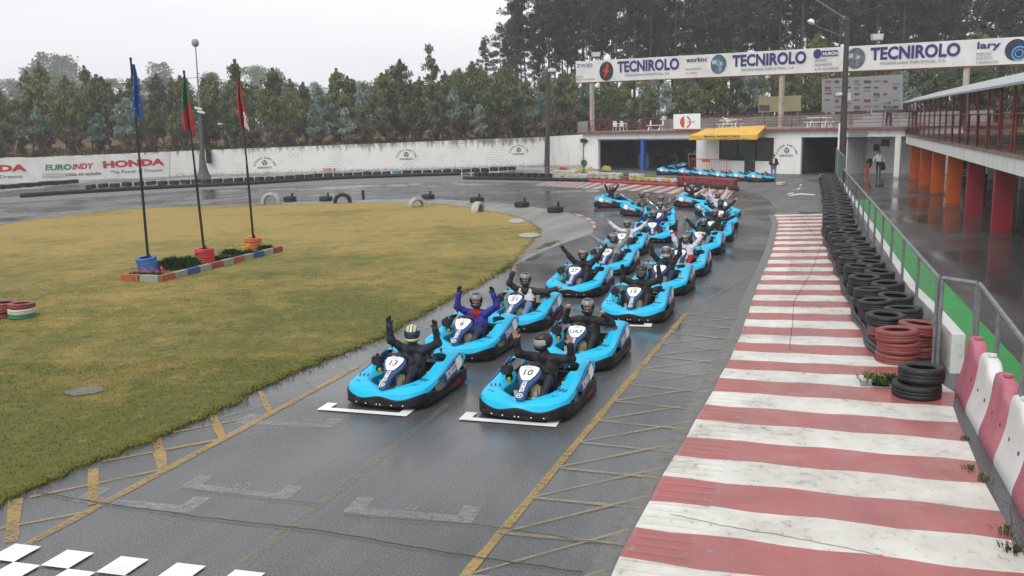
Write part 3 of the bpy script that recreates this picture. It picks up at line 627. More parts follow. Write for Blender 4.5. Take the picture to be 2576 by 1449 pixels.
mb.build('beam', RED, gt); mb = MB(); mb.beam(H4(1449, top_y(1449) + 3) - nB * .10, H4(2640, top_y(2640) + 3) - nB * .10, .06, .06); mb.build('beam', RED, gt)
for x in (1485, 1960, 2420):
    mb = MB(); p = H4(x, 300) - nB * .25; z1 = H4(x, top_y(x)).z; mb.box((p.x, p.y, (ZS + z1) / 2 - .05), (.30, .30, z1 - ZS - .1), 0, Matrix((dB, -nB, Vector((0, 0, 1)))).transposed()); mb.build('post', POST, gt)
NAVYT = M('navy_ink', (.022, .018, .14), .5); GREYT = M('grey_ink', (.16, .16, .18), .5); Lp = BA - nB * .20
def bw(mb, s, x0, x1, fy, fh, **k):             # fractions of the banner height: fy baseline, fh cap height
    y0 = top_y(x0) + (bot_y(x0) - top_y(x0)) * fy; y1 = top_y(x1) + (bot_y(x1) - top_y(x1)) * fy; words(mb, s, Lp, nB, (x0, y0), (x1, y1), fh * (bot_y(x0) - top_y(x0)), **k)
def bwp(mat, name, s, x0, x1, fy, fh, **k): mb = MB(); bw(mb, s, x0, x1, fy, fh, **k); mb.build(name, mat, gt)
for x0, x1 in ((1553, 1708), (1842, 2028), (2189, 2415)): bwp(NAVYT, 'navy_lettering', 'TECNIROLO', x0, x1, .58, .46, bold=.035)
bwp(NAVYT, 'navy_lettering', 'worknc', 1725, 1779, .30, .20, bold=.02); bwp(NAVYT, 'navy_lettering', 'lary', 2458, 2517, .36, .24, bold=.03); bwp(NAVYT, 'navy_lettering', 'ZW3D', 1451, 1490, .28, .16)
mb = MB(); bx = [H4(x, y) + nB * .05 for x, y in ((2068, 142), (2109, 139.5), (2109, 126), (2068, 128))]; mb.add(bx, [(0, 1, 2, 3)]); mb.build('name_box', NAVYT, gt)
mb = MB(); c = HIT(2056, 135, Lp, nB); mb.add([c + dB * .33 * math.cos(a * .3927) + Vector((0, 0, .33 * math.sin(a * .3927))) for a in range(16)], [tuple(range(16))]); mb.build('emblem', NAVYT, gt)
for x0, x1 in ((1572, 1685), (1865, 1998), (2215, 2380)): bwp(GREYT, 'grey_lettering', 'ENGENHARIA INDUSTRIAL, S.A.', x0, x1, .80, .10)
bwp(GREYT, 'grey_lettering', 'DESIGN E', 1449, 1468, .76, .085); bwp(GREYT, 'grey_lettering', 'PROJETO DE MOLDES', 1449, 1497, .90, .085); bwp(GREYT, 'grey_lettering', 'MAQUINAÇÃO', 1724, 1763, .66, .10); bwp(GREYT, 'grey_lettering', '2 A 5 EIXOS', 1724, 1753, .84, .10)
for i, s in enumerate(('CENTROS', 'MAQUINAÇÃO', 'ALTA VELOCIDADE')): bwp(GREYT, 'grey_lettering', s, 2049, (2079, 2092, 2110)[i], .56 + .18 * i, .11)
for i, s in enumerate(('INJEÇÃO', 'PLÁSTICO', 'E BORRACHA')): bwp(GREYT, 'grey_lettering', s, 2456, (2494, 2496, 2511)[i], .62 + .16 * i, .11)
wpart(gt, WPL, 'white_lettering', 'HURON', BA - nB * .10, nB, (2070, 139.5), (2107, 137.5), 8, bold=.02)
def disc(cx, cy, r, mats, seed):
    mb = MB(); c = HIT(cx, cy, Lp, nB); R = (HIT(cx, cy - r, Lp, nB) - c).z; n = 28; Z = Vector((0, 0, 1)); rr = random.Random(seed)
    mb.add([c + dB * R * math.cos(6.2832 * i / n) + Z * R * math.sin(6.2832 * i / n) for i in range(n)], [tuple(range(n))], 0)
    e = nB * .012
    if seed == 1:
        mb.add([c + e + dB * R * x + Z * R * y for x, y in ((-.35, -.6), (-.05, -.55), (.1, -.2), (.45, -.05), (.3, .2), (.35, .75), (.05, .8), (-.05, .2), (-.3, .35), (-.5, .05), (-.2, -.1))], [tuple(range(11))], 1)
    elif seed in (2, 3):
        for x, y, ww, hh, mi in ((-.45, .15, .35, .22, 1), (-.05, .12, .22, .32, 2), (.3, .1, .22, .18, 1), (.55, .05, .14, .08, 2), (.25, -.4, .2, .34, 2)): mb.add([c + e + dB * R * (x + a * ww) + Z * R * (y + b * hh - x * .2) for a, b in ((-1, -1), (1, -1), (1, 1), (-1, 1))], [(0, 1, 2, 3)], mi)
    else:
        for k, (r0, r1) in enumerate(((.55, .68), (.30, .40))):
            n2 = 24; mb.add([c + e + dB * R * (.3 + q * math.cos(6.2832 * i / n2)) + Z * R * (-.35 + q * math.sin(6.2832 * i / n2)) for q in (r0, r1) for i in range(n2)], [(i, (i + 1) % n2, n2 + (i + 1) % n2, n2 + i) for i in range(n2)], 1)
    mb.build('picture', mats, gt)
BLU2 = M('picture_blue', (.09, .16, .21), .5, (.03, .06, .09), 1.2); LIT = M('picture_pale', (.42, .50, .54), .5, (.25, .32, .36), 3)
disc(1525, 179, 24, [M('picture_black', (.012, .01, .014), .5), M('picture_red', (.45, .03, .015), .5)], 1); disc(1807, 161, 24, [BLU2, LIT, M('picture_grey', (.2, .25, .28), .5)], 2); disc(2152, 146, 26, [M('picture_slate', (.05, .07, .085), .5, (.12, .14, .15), 2), LIT, GREYT], 3); disc(2556, 125, 27, [M('picture_indigo', (.015, .012, .05), .5), M('picture_cyan', (.06, .32, .55), .5)], 4)
# boards on the terrace
def board(name, label, x0, x1, y0, y1, dep, mat, frame=None):
    t = thing(name, label, 'sign'); P = BA - nB * dep; c = [HIT(x, y, P, nB) for x, y in ((x0, y1), (x1, y1), (x1, y0), (x0, y0))]; zt = (c[2].z + c[3].z) / 2; zb = (c[0].z + c[1].z) / 2
    for k, z in zip(c, (zb, zb, zt, zt)): k.z = z
    mb = MB(); mb.prism(c, -nB * .08); mb.build('panel', mat, t, recalc=True)
    if zb > ZS + .3:
        for f in (.08, .92):
            p = c[0].lerp(c[1], f) - nB * .1; m2 = MB(); m2.box((p.x, p.y, (ZS + zb) / 2 + .1), (.1, .1, zb - ZS + .2)); m2.build('leg', GALV, t)
    return t, P
t, P = board('sponsor_wall', 'big grey sponsor backdrop with rows of small logos above the podium', 2068, 2270, 193, 279, 5.2, M('backdrop_grey', (.25, .255, .26), .6))
logos = [M('logo_red', (.22, .03, .03), .6), M('logo_dark', (.06, .06, .065), .6), M('logo_mid', (.14, .14, .145), .6)]
r = random.Random(5)
for i in range(8):
    for j in range(5):
        if r.random() < .15: continue
        x = 2075 + i * 24.5; y = 202 + j * 16; ww = r.uniform(9, 19); hh = r.uniform(3, 8); mb = MB(); mb.add([HIT(a, b, P + nB * .012, nB) for a, b in ((x, y + hh), (x + ww, y + hh), (x + ww, y), (x, y))], [(0, 1, 2, 3)]); mb.build('logo', r.choice(logos), t)
mb = MB()
for i in range(8):
    for j in range(5):
        if (i * 3 + j) % 4 == 1: x = 2075 + i * 24.5; y = 214 + j * 16; words(mb, 'Kni-Flex', P + nB * .02, nB, (x, y), (x + 18, y), 4)
mb.build('lettering', INK, t)
t, P = board('club_sign', 'white terrace sign with an orange ring logo on the railing', 1694, 1761, 286.5, 327, -.42, WPL)
mb = MB(); c = HIT(1724, 307, P + nB * .015, nB); Z = Vector((0, 0, 1))
for s in (1, -1):
    A = [math.radians(a) for a in np.linspace(-80, 80, 12)]; mb.add([c + dB * s * (.06 + .5 * k * math.cos(a)) + Z * .5 * k * math.sin(a) for k in (1, .74 if s > 0 else .1) for a in A], [(i, i + 1, 13 + i, 12 + i) for i in range(11)])
words_ = MB(); mb.add([HIT(x, y, P + nB * .015, nB) for x, y in ((1694, 327), (1761, 327), (1761, 324), (1694, 324))], [(0, 1, 2, 3)]); mb.build('logo', ORG, t)
words(words_, 'PRAGOSA', P + nB * .015, nB, (1729, 309), (1749, 309), 4); words_.build('lettering', GREYT, t)
t, P = board('notice_board', 'faded yellow notice board among the trees behind the terrace', 1908, 2014, 242, 281, 9.5, M('board_yellow', (.21, .18, .10), .7, (.26, .22, .13), 1)); mb = MB()
mb.add([HIT(x, y, P + nB * .015, nB) for x, y in ((1910, 279), (1936, 279), (1936, 264), (1910, 264))], [(0, 1, 2, 3)]); mb.build('picture', M('board_ink', (.05, .045, .05), .7), t)
# white plastic chairs, benches, tables on the terrace
def plastic_chair(u, dep, rz, label):
    t = thing('plastic_chair', label, 'chair', bpt(u, dep, ZS + .02), rz, 'white plastic chairs on the terrace'); mb = MB(); mb.box((0, 0, .43), (.48, .46, .04)); mb.build('seat', WPL, t, bevel=.012); mb = MB(); mb.box((0, .24, .68), (.46, .04, .46), taper=.9); mb.build('backrest', WPL, t, bevel=.012)
    for x in (-.2, .2):
        for y in (-.2, .2): m2 = MB(); m2.tube([(x, y, .42), (x * 1.15, y * 1.15, 0)], .02, 6); m2.build('leg', WPL, t)
        m2 = MB(); m2.tube([(x * 1.15, -.2, .42), (x * 1.15, -.2, .66), (x * 1.15, .22, .68)], .02, 6); m2.build('armrest', WPL, t)
plastic_chair(ub(1533), 1.0, .5, 'left of two white plastic chairs behind the terrace railing'); plastic_chair(ub(1549), 1.1, .7, 'right of two white plastic chairs behind the terrace railing'); plastic_chair(ub(1745) + 2.2, 1.6, .3, 'white plastic chair by the middle terrace post')
def bench(u, dep, label, table=False):
    t = thing('picnic_table' if table else 'garden_bench', label, 'table' if table else 'bench', bpt(u, dep, ZS + .02), math.atan2(dB.y, dB.x)); L = 1.7; h = .75 if table else .45; mb = MB(); mb.box((0, 0, h), (L, .7 if table else .42, .06)); mb.build('top' if table else 'seat', WPL, t, bevel=.01)
    for x in (-.6, .6): m2 = MB(); m2.beam((x, -.3, 0), (x, 0, h - .03), .09, .06); m2.beam((x, .3, 0), (x, .06, h - .03), .09, .06); m2.build('leg', WPL, t)
    if table:
        for y in (-.6, .6): m2 = MB(); m2.box((0, y, .42), (L, .26, .05)); m2.box((-.6, y, .2), (.08, .2, .4)); m2.box((.6, y, .2), (.08, .2, .4)); m2.build('bench', WPL, t)
    else:
        m2 = MB(); m2.box((-.7, .2, .65), (.12, .06, .45)); m2.box((.7, .2, .65), (.12, .06, .45)); m2.build('armrest', WPL, t)
bench(ub(1630), 1.0, 'low white bench behind the terrace railing left of the sign'); bench(ub(1816), 1.1, 'white picnic table above the yellow awning', True); bench(ub(2036), 1.2, 'white picnic table left of the tall wooden pole', True)
for i, (x, h) in enumerate(((2100, .5), (2122, .75), (2145, 1.0), (2168, .75), (2190, .6), (2212, .5))):
    mb = MB(); mb.box((0, 0, h / 2), (.75, .7, h)); o = mb.build('podium_block', M('podium_grey', (.34, .34, .34), .6), bevel=.02); o.location = bpt(ub(x), 3.6, ZS + .02); o.rotation_euler = (0, 0, math.atan2(dB.y, dB.x))
    tag(o, 'grey podium block in front of the sponsor backdrop, ' + ('low one at the left end', 'second from the left', 'tallest one', 'just right of the tallest', 'second from the right', 'low one at the right end')[i], 'podium', 'podium blocks')
def floodlight(x, y, dep, label):
    t = thing('floodlight', label, 'floodlight', HIT(x, y, BA - nB * dep, nB)); mb = MB(); mb.box((0, 0, .2), (.75, .35, .45), taper=1.15); mb.build('housing', M('flood_grey', (.42, .42, .40), .5), t, bevel=.03); mb = MB(); mb.box((0, -.19, .2), (.6, .02, .34)); mb.build('lens', M('flood_glass', (.5, .5, .45), .15), t); mb = MB(); mb.tube([(0, .05, 0), (0, .05, -.9)], .04, 6); mb.build('bracket', GALV, t)
floodlight(1499, 143, .5, 'grey floodlight above the left end of the gantry banner'); floodlight(2206, 101, .5, 'beige floodlight above the gantry banner right of the wooden pole')
t = thing('hose_reel', 'green hose reel on the white wall left of the garage', 'hose reel', bpt(ub(1472), -.15, 0)); mb = MB(); mb.lathe([(.12, -.1), (.3, -.1), (.3, -.07), (.14, -.05), (.14, .05), (.3, .07), (.3, .1), (.12, .1)], 20, Matrix.Translation((0, 0, .55)) @ Matrix.Rotation(1.57, 4, 'X'), closed=True); mb.build('drum', M('reel_green', (.01, .10, .06), .5), t); mb = MB(); mb.tube([(-.25, 0, .05), (-.25, 0, 1.1), (.25, 0, 1.1), (.25, 0, .05)], .025, 6); mb.build('frame', GALV, t)
mb = MB(); mb.box((0, 0, 0), (.5, .35, .4)); mb.box((.35, -.1, -.02), (.2, .3, .2)); o = mb.build('wall_speaker', BLK, bevel=.04); o.location = bpt(ub(1472), -.25, 2.65); tag(o, 'black loudspeaker high on the left corner of the pit building', 'speaker')
# ================================================================ RIGHT WING: gallery on coloured pillars
RA, RB = G(2517, 585), G(2300, 450); dR = (RB - RA).normalized(); dR.z = 0; nR = Vector((-dR.y, dR.x, 0)); 
if nR.x > 0: nR = -nR                            # towards the track
def rpt(s, dep, z): p = RA + dR * s - nR * dep; return Vector((p.x, p.y, z))
def rbox(mb, s0, s1, d0, d1, z0, z1, mi=0):
    vs = [rpt(s, d, z) for z in (z0, z1) for s, d in ((s0, d0), (s1, d0), (s1, d1), (s0, d1))]
    return mb.add(vs, [(0, 1, 2, 3), (4, 7, 6, 5), (0, 4, 5, 1), (1, 5, 6, 2), (2, 6, 7, 3), (3, 7, 4, 0)], mi)
SL = (RB - RA).length; ZR = 2.95
rw = thing('gallery_building', 'white spectator gallery on orange and crimson pillars beside the pit lane', 'building')
mb = MB(); rbox(mb, -16, SL + 1.2, -.55, 9, ZR - .62, ZR - .12); rbox(mb, -16, SL + 1.2, 8.6, 8.85, 0, ZR - .62); rbox(mb, SL - .8, SL - .5, 4.2, 8.6, 0, ZR - .62); mb.build('wall', WHITE, rw)
mb = MB(); rbox(mb, -16, SL + 1.25, -.6, 9.05, ZR - .12, ZR); mb.build('terrace_slab', M('gallery_floor', (.27, .17, .145), .4, (.20, .15, .12), .8, rough2=.15), rw)
ORP = M('orange_pillar', (.60, .105, .012), .4, (.50, .085, .012), 2); CRP = M('crimson_pillar', (.32, .022, .036), .4, (.26, .02, .03), 2)
for i in range(-2, 6):
    s = SL * i / 5; mb = MB(); rbox(mb, s - .17, s + .17, -.32, .32, .007, ZR - .62); mb.build('pillar', CRP if i < 2 else ORP, rw)
for i in range(-1, 5):
    s = SL * i / 5 + 2.4; mb = MB(); rbox(mb, s - .15, s + .15, 4.4, 4.7, .007, ZR - .62); mb.build('column', WHITE, rw)
railing(rw, [rpt(-15, -.45, 0), rpt(SL + .9, -.45, 0), rpt(SL + .9, 5, 0)], 1.22, 1, 2.25, .035, ZR)
s = -14.5
while s < SL + 1:
    mb = MB(); p = rpt(s, -.52, 0); mb.tube([(p.x, p.y, ZR - .1), (p.x, p.y, 5.12)], .035, 6); mb.build('canopy_post', RED, rw); s += 2.2
rows = []
for k in range(9):
    d = -.9 + k * 1.1; z = 5.08 + 2.0 * (k / 8) ** .85; rows.append([rpt(-16 + i * (SL + 18.5) / 20, d, z) for i in range(21)])
def roofmat():
    m, p, v, L = base('corrugated_roof', .42); wv = _n(m, 'ShaderNodeTexWave'); wv.inputs['Scale'].default_value = 2.2; mpn = _n(m, 'ShaderNodeMapping'); mpn.inputs['Rotation'].default_value = (0, 0, -math.atan2(dR.y, dR.x)); L.new(v, mpn.inputs[0]); L.new(mpn.outputs[0], wv.inputs[0])
    L.new(mixc(m, noise(m, v, .8, 4), (.40, .41, .42), (.30, .31, .32)), p.inputs['Base Color']); bumpto(m, p, wv.outputs[1], .5, .04); return m
mb = MB(); mb.grid(rows); mb.grid([[q - Vector((0, 0, .08)) for q in r] for r in rows[::-1]]); mb.grid([rows[0], [q - Vector((0, 0, .08)) for q in rows[0]]]); mb.grid([[r[-1] - Vector((0, 0, .08)) for r in rows], [r[-1] for r in rows]]); mb.build('canopy_roof', roofmat(), rw)
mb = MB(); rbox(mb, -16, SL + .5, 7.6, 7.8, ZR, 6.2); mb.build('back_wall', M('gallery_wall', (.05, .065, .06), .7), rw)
t = thing('sheet_pile', 'row of crumpled white and green sheets lying under the gallery', 'sheets', rpt(SL * .42, 5.4, 0)); mb = MB(); rr = random.Random(4)
rows = [[Vector((i * .35 - 2.5, j * .3, .25 + .18 * math.sin(i * 1.1 + j) * (1 - abs(j - 2) / 3))) for j in range(5)] for i in range(15)]; mb.grid(rows); mb.grid([[Vector((p[0].x, p[0].y, p[0].z)), Vector((p[0].x, p[0].y, .01))] for p in rows]); mb.build('sheet', M('sheet', (.35, .4, .33), .5, (.08, .16, .06), 2), t, smooth=True); t.rotation_euler = (0, 0, math.atan2(dR.y, dR.x))
t = thing('oil_drum', 'dark red drum behind the orange pillars of the gallery', 'drum', rpt(SL * .62, 2.2, .007)); mb = MB(); mb.lathe([(0, 0), (.3, 0), (.3, .3), (.315, .32), (.3, .34), (.3, .64), (.315, .66), (.3, .68), (.3, .95), (0, .95)], 20); mb.build('shell', CRP, t); mb = MB(); mb.lathe([(0, .955), (.28, .955), (.28, .975), (0, .975)], 20); mb.build('lid', BLK, t)
# ================================================================ POLES
def pole(name, label, cat, bx, by, tx, ty, r0, r1, mat, mk=None):
    b = G(bx, by); t = thing(name, label, cat, b); tp = AT(tx, ty, b.y) - b; mb = MB(); mb.tube([Vector((0, 0, 0)).lerp(tp, i / 8) for i in range(9)], r0, 10, 0, True, r1); mb.build('pole', mat, t); return t, tp, b
t, tp, b = pole('lamp_pole', 'tall wooden lamp pole beside the forecourt, leaning slightly right', 'lamp pole', 2117, 452, 2132, 42, .24, .15, WOODP)
mb = MB(); e = AT(1990, -40, b.y - 6) - b; mb.tube([tp - Vector((0, 0, .2)), tp.lerp(e, .5) + Vector((0, 0, -.1)), e], .05, 6); mb.build('cable_arm', GALV, t)
l = AT(2040, 56, b.y - 1) - b; mb = MB(); mb.lathe([(.02, .22), (.15, .18), (.24, .02), (.25, -.06), (0, -.06)], 14, Matrix.Translation(l) @ Matrix.Rotation(.5, 4, 'Y')); mb.build('lamp_head', M('lamp_white', (.7, .7, .7), .3), t, smooth=True)
mb = MB(); q = AT(2128, 95, b.y) - b; mb.tube([l + Vector((.1, 0, 0)), l + Vector((.5, .2, -.25)), q], .03, 6); mb.build('lamp_arm', GALV, t)
mb = MB(); q = AT(2110, 237, b.y - .3) - b; mb.box(q, (.34, .5, .2)); mb.box(q + Vector((.25, .2, -.1)), (.4, .06, .06)); mb.build('camera_housing', M('camera_white', (.6, .6, .6), .4), t, bevel=.03)
mb = MB(); mb.box(AT(2136, 243, b.y - .25) - b, (.2, .1, .5)); mb.build('junction_box', M('box_cream', (.5, .48, .38), .5), t)
mb = MB(); mb.tube([AT(2106, 440, b.y - .3) - b, AT(2112, 310, b.y - .3) - b], .06, 6); mb.build('conduit', WPL, t)
t, tp, b = pole('floodlight_pole', 'dark wooden pole rising in front of the far end of the white wall', 'pole', 1376, 417, 1380, 178, .30, .16, WOODP)
mb = MB(); mb.box(tp + Vector((.35, -.1, .05)), (.9, .5, .35), taper=.8); mb.build('floodlight', M('flood_pale', (.5, .5, .5), .4), t, bevel=.04)
t, tp, b = pole('street_lamp', 'slim grey street lamp with cameras beside the sponsor banner', 'street lamp', 513, 446, 492, 118, .14, .05, GALV)
mb = MB(); mb.lathe([(0, .75), (.22, .70), (.36, .45), (.30, .12), (.1, .0), (0, 0)], 14, Matrix.Translation(tp)); mb.build('lamp_head', M('lamp_grey', (.22, .23, .24), .4), t, smooth=True)
mb = MB(); mb.tube([Vector((0, 0, 0)), tp * .52], .28, 10, 0, True, .17); mb.lathe([(.75, 0), (.5, .5), (.36, 1.2), (.27, 2.2)], 10); mb.build('base', M('tarred_base', (.05, .05, .05), .7, (.09, .09, .085), 3), t)
for x, y in ((499, 273), (506, 282)):
    mb = MB(); mb.box(AT(x, y, b.y - .4) - b, (.75, .3, .22), 0, Matrix.Rotation(.25, 3, 'Y')); mb.build('camera_housing', M('camera_white', (.6, .6, .6), .4), t, bevel=.05)
tl = thing('traffic_light', 'black traffic light fixed to the white wall by the street lamp', 'traffic light', HIT(525, 393, PW1 + nW * .3, nW)); mb = MB(); mb.box((0, 0, 0), (.5, .35, 1.45)); mb.build('housing', BLK, tl, bevel=.05)
for z in (-.45, 0, .45): mb = MB(); mb.lathe([(.17, 0), (.19, .25)], 12, Matrix.Translation((0.1, -.18, z)) @ Matrix.Rotation(1.57, 4, 'X')); mb.build('visor', BLK, tl)
a_ = AT(496, 195, 91.9); wr = MB(); wr.tube([a_, AT(800, 222, 100) , AT(1225, 225, 120)], .025, 4); wr.tube([AT(-20, 245, 120), AT(240, 215, 105), a_], .025, 4); tag(wr.build('power_line', BLK), 'thin overhead power line crossing the sky from the street lamp', 'cable')
# ================================================================ LOW WALL AND FENCES ALONG THE PIT LANE
t = thing('barrier_wall', 'low white concrete wall between the tyre stacks and the green strip', 'wall'); mb = MB()
slab(mb, WA, WA + WD * 2.2, -.02, .66, -.02, .58, -.2); slab(mb, WA + WD * 2.2, WA + WD * 6, -.02, .58, -.02, .36, -.2); slab(mb, WA + WD * 6, WB, -.02, .36, -.02, .32, -.2); o = mb.build('wall', paint_mat('low_wall_paint', (.62, .62, .60), (.25, .25, .22), (.58, .66), 5, .6), t)
FEN = M('fence_wire', (.05, .055, .055), .6, metal=.3); FENG = M('fence_paint_green', (.13, .19, .17), .5, (.10, .13, .12), 6)
def mesh_fence(label, a, b, h, step, post_mat, z0=.0, top=True, wire=True, hb=None, pitch=.14, sag=0):
    t = thing('wire_fence', label, 'fence'); hb = hb if hb is not None else h; L = (b - a).length; d = (b - a).normalized(); k = max(1, round(L / step)); Z = Vector((0, 0, 1))
    for i in range(k + 1):
        p = a.lerp(b, i / k); hh = h + (hb - h) * i / k; mb = MB(); mb.tube([p + Z * z0, p + Z * hh], .032, 7); mb.build('post', post_mat, t)
    if top: mb = MB(); mb.tube([a + Z * h, b + Z * hb], .034, 7); mb.build('top_rail', GALV, t)
    if wire:
        mb = MB(); n = Vector((-d.y, d.x, 0)); w = .0035; hm = min(h, hb) - .05; s = -hm
        while s < L:
            for sg in (1, -1):
                s0, s1 = (s, s + hm - .05) if sg > 0 else (s + hm - .05, s); za, zb = z0 + .05, hm
                c0, c1 = max(0, min(L, s0)), max(0, min(L, s1))
                if abs(c1 - c0) > .02:
                    f0, f1 = (c0 - s0) / (s1 - s0), (c1 - s0) / (s1 - s0); A = a + d * c0 + Z * (za + (zb - za) * f0); B = a + d * c1 + Z * (za + (zb - za) * f1)
                    mb.add([A - d * w, A + d * w, B + d * w, B - d * w], [(0, 1, 2, 3)])
            s += pitch
        mb.build('wire_mesh', FEN, t)
    return t
FA = Vector((7.07, 14.25, 0))
FC = FA + WD * 33
mesh_fence('long low wire fence with grey rail behind the black tyre stacks', FA, FC, 1.55, 2.6, GALV)
mesh_fence('tall green wire fence at the far end of the tyre stacks by the wooden pole', FC, WB + WNx * -.1, 2.2, 2.2, FENG)
FD = G(2465, 714, 1.55); FD.z = 0
mesh_fence('short fence return at the near end of the low white wall', FA + (FD - FA).normalized() * .08, FD - (FD - FA).normalized() * .04, 1.55, 9, GALV, wire=False)
FE = G(2551, 826, 1.55); FE.z = 0; FE = FD + (FE - FD).normalized() * 8
mesh_fence('grey wire fence running behind the pink and white plastic barriers', FD + (FE - FD).normalized() * .02, FE, 1.55, 2.0, GALV)
t = thing('tarpaulin', 'torn white sheet hung on the lower half of the near wire fence', 'tarpaulin'); rows = []
for i in range(30):
    p = FD + (FE - FD).normalized() * (1.2 + i * .25) + WNx * .05; zt = .78 + .10 * math.sin(i * .8) - .05 * math.sin(i * 2.1) - (.25 if i < 2 else 0); rows.append([p + WNx * .03 * math.sin(i * 1.7 + j) + Vector((0, 0, .03 + (zt - .03) * j / 5)) for j in range(6)])
mb = MB(); mb.grid(rows); mb.build('sheet', M('white_sheet', (.55, .55, .52), .6, (.42, .42, .39), 3), t, smooth=True)
# ================================================================ TYRES
def tyre_mesh(name, mat, r=.305, w=.195, n=30):
    prof = [(r * .60, -w * .36), (r * .68, -w * .47), (r * .86, -w * .5), (r * .955, -w * .45), (r, -w * .36), (r * 1.004, -w * .13), (r * .985, -w * .11), (r * .985, -w * .09), (r * 1.004, -w * .07), (r * 1.004, w * .07), (r * .985, w * .09), (r * .985, w * .11), (r * 1.004, w * .13), (r, w * .36), (r * .955, w * .45), (r * .86, w * .5), (r * .68, w * .47), (r * .60, w * .36), (r * .62, w * .30), (r * .90, w * .34), (r * .93, 0), (r * .90, -w * .34), (r * .62, -w * .30)]
    mb = MB(); mb.lathe(prof[::-1], n, closed=True); return mb.mesh(name, mat, smooth=True)
def dirty(name, c, d=(.10, .09, .085)): return M(name, c, .5, d, 4, (.52, .75), bump=.15, bs=30)
TM = {k: tyre_mesh('tyre', m) for k, m in dict(black=RUB, red=dirty('red_tyre_paint', (.20, .042, .034)), white=dirty('white_tyre_paint', (.42, .40, .33), (.16, .14, .10)), yellow=dirty('yellow_tyre_paint', (.42, .35, .08)), blue=dirty('blue_tyre_paint', (.02, .10, .34), (.05, .08, .15)), orange=dirty('orange_tyre_paint', (.52, .11, .015)), green=dirty('green_tyre_paint', (.02, .17, .06)), bright=dirty('bright_red_tyre_paint', (.48, .02, .018)), teal=dirty('teal_tyre_paint', (.04, .20, .24)), grey=dirty('flaking_white_tyre_paint', (.36, .35, .32), (.03, .03, .03)), maroon=dirty('maroon_tyre_paint', (.20, .022, .03)), cream=dirty('cream_tyre_paint', (.46, .45, .40), (.2, .19, .16))).items()}
TW = .185
def tyre(kind, p, label, group=None, tilt=(0, 0), scale=None):
    o = link('tyre', TM[kind], None, p, (tilt[0], tilt[1], random.uniform(0, 6.28)), scale); return tag(o, label, 'tyre', group)
# the long stack row beside the kerb (zig-zag, three high); the farthest stretch is one mass
row = smooth_line([Vector((6.72, 14.62, 0)), Vector((7.45, 17.3, 0)), Vector((8.85, 22, 0)), Vector((10.05, 26, 0)), Vector((11.6, 31, 0)), Vector((13.6, 36.5, 0)), Vector((16.2, 44, 0)), Vector((18.6, 51, 0)), Vector((20.6, 57, 0))], 20)
acc = 0; out = [row[0]]
for a, b in zip(row, row[1:]):
    acc += (b - a).length
    if acc >= .56: out.append(b); acc = 0
far_tyres = []
for i, p in enumerate(out):
    q = p + WNx * (.31 if i % 2 else -.09); red = i < 3
    for k in range(3):
        pos = q + Vector((random.uniform(-.035, .035), random.uniform(-.035, .035), TW / 2 + k * TW + .005)); tl = (random.uniform(-.03, .03), random.uniform(-.03, .03) - (.05 if k == 2 else 0))
        if i > 46: far_tyres.append((pos, tl)); continue
        kind = 'red' if (i < 2 or (i < 4 and k < 2)) else 'black'
        lab = ('red painted tyre in the stack next to the pair of black tyres' if i < 2 else 'red painted tyre low in the near end of the long tyre row') if kind == 'red' else ('black tyre on top of a stack in the long row beside the kerb' if k == 2 else 'black tyre low in a stack of the long row beside the kerb')
        tyre(kind, pos + Vector((0, 0, k * .014)), lab, 'tyre stacks along the pit fence', tl, (1.14, 1.14, 1.07))
tb = MB(); tv = [tuple(v.co) for v in TM['black'].vertices]; tf = [tuple(p.vertices) for p in TM['black'].polygons]
for pos, tl in far_tyres:
    R3 = Matrix.Rotation(tl[0], 3, 'X') @ Matrix.Rotation(tl[1], 3, 'Y'); tb.add([pos + R3 @ (Vector(v) * 1.13) for v in tv], tf)
o = tb.build('tyre_bank', RUB, smooth=True); tag(o, 'far stretch of the black tyre stacks ending by the wooden pole', 'tyres', kind='stuff')
tyre('yellow', Vector((20.9, 58.3, .4)), 'yellow topped tyre at the foot of the tall wooden pole')
p = G(2322, 1003); p.z = 0; tyre('black', p + Vector((-.06, .1, TW / 2 + .036)), 'lower of two loose black tyres at the near end of the tyre row', None, (0, 0), (1.14, 1.14, 1.15)); tyre('black', p + Vector((.03, .16, TW * 1.6 + .05)), 'upper of two loose black tyres at the near end of the tyre row', None, (.03, .05), (1.08, 1.08, 1.25))
import collections
hs_ = [Vector((q.x - .42 * WNx.x + .04 * math.sin(i * .5), q.y - .42 * WNx.y, .075)) for i, q in enumerate(row)]
for j, dz in ((0, 0), (1, .07)):
    mb = MB(); mb.tube([h + Vector((.03 * j, 0, dz)) for h in hs_], .04, 7); tag(mb.build('hose', BLK, smooth=True), ('black corrugated hose lying lowest along the foot of the tyre row', 'second black hose lying on the first along the tyre row')[j], 'hose')
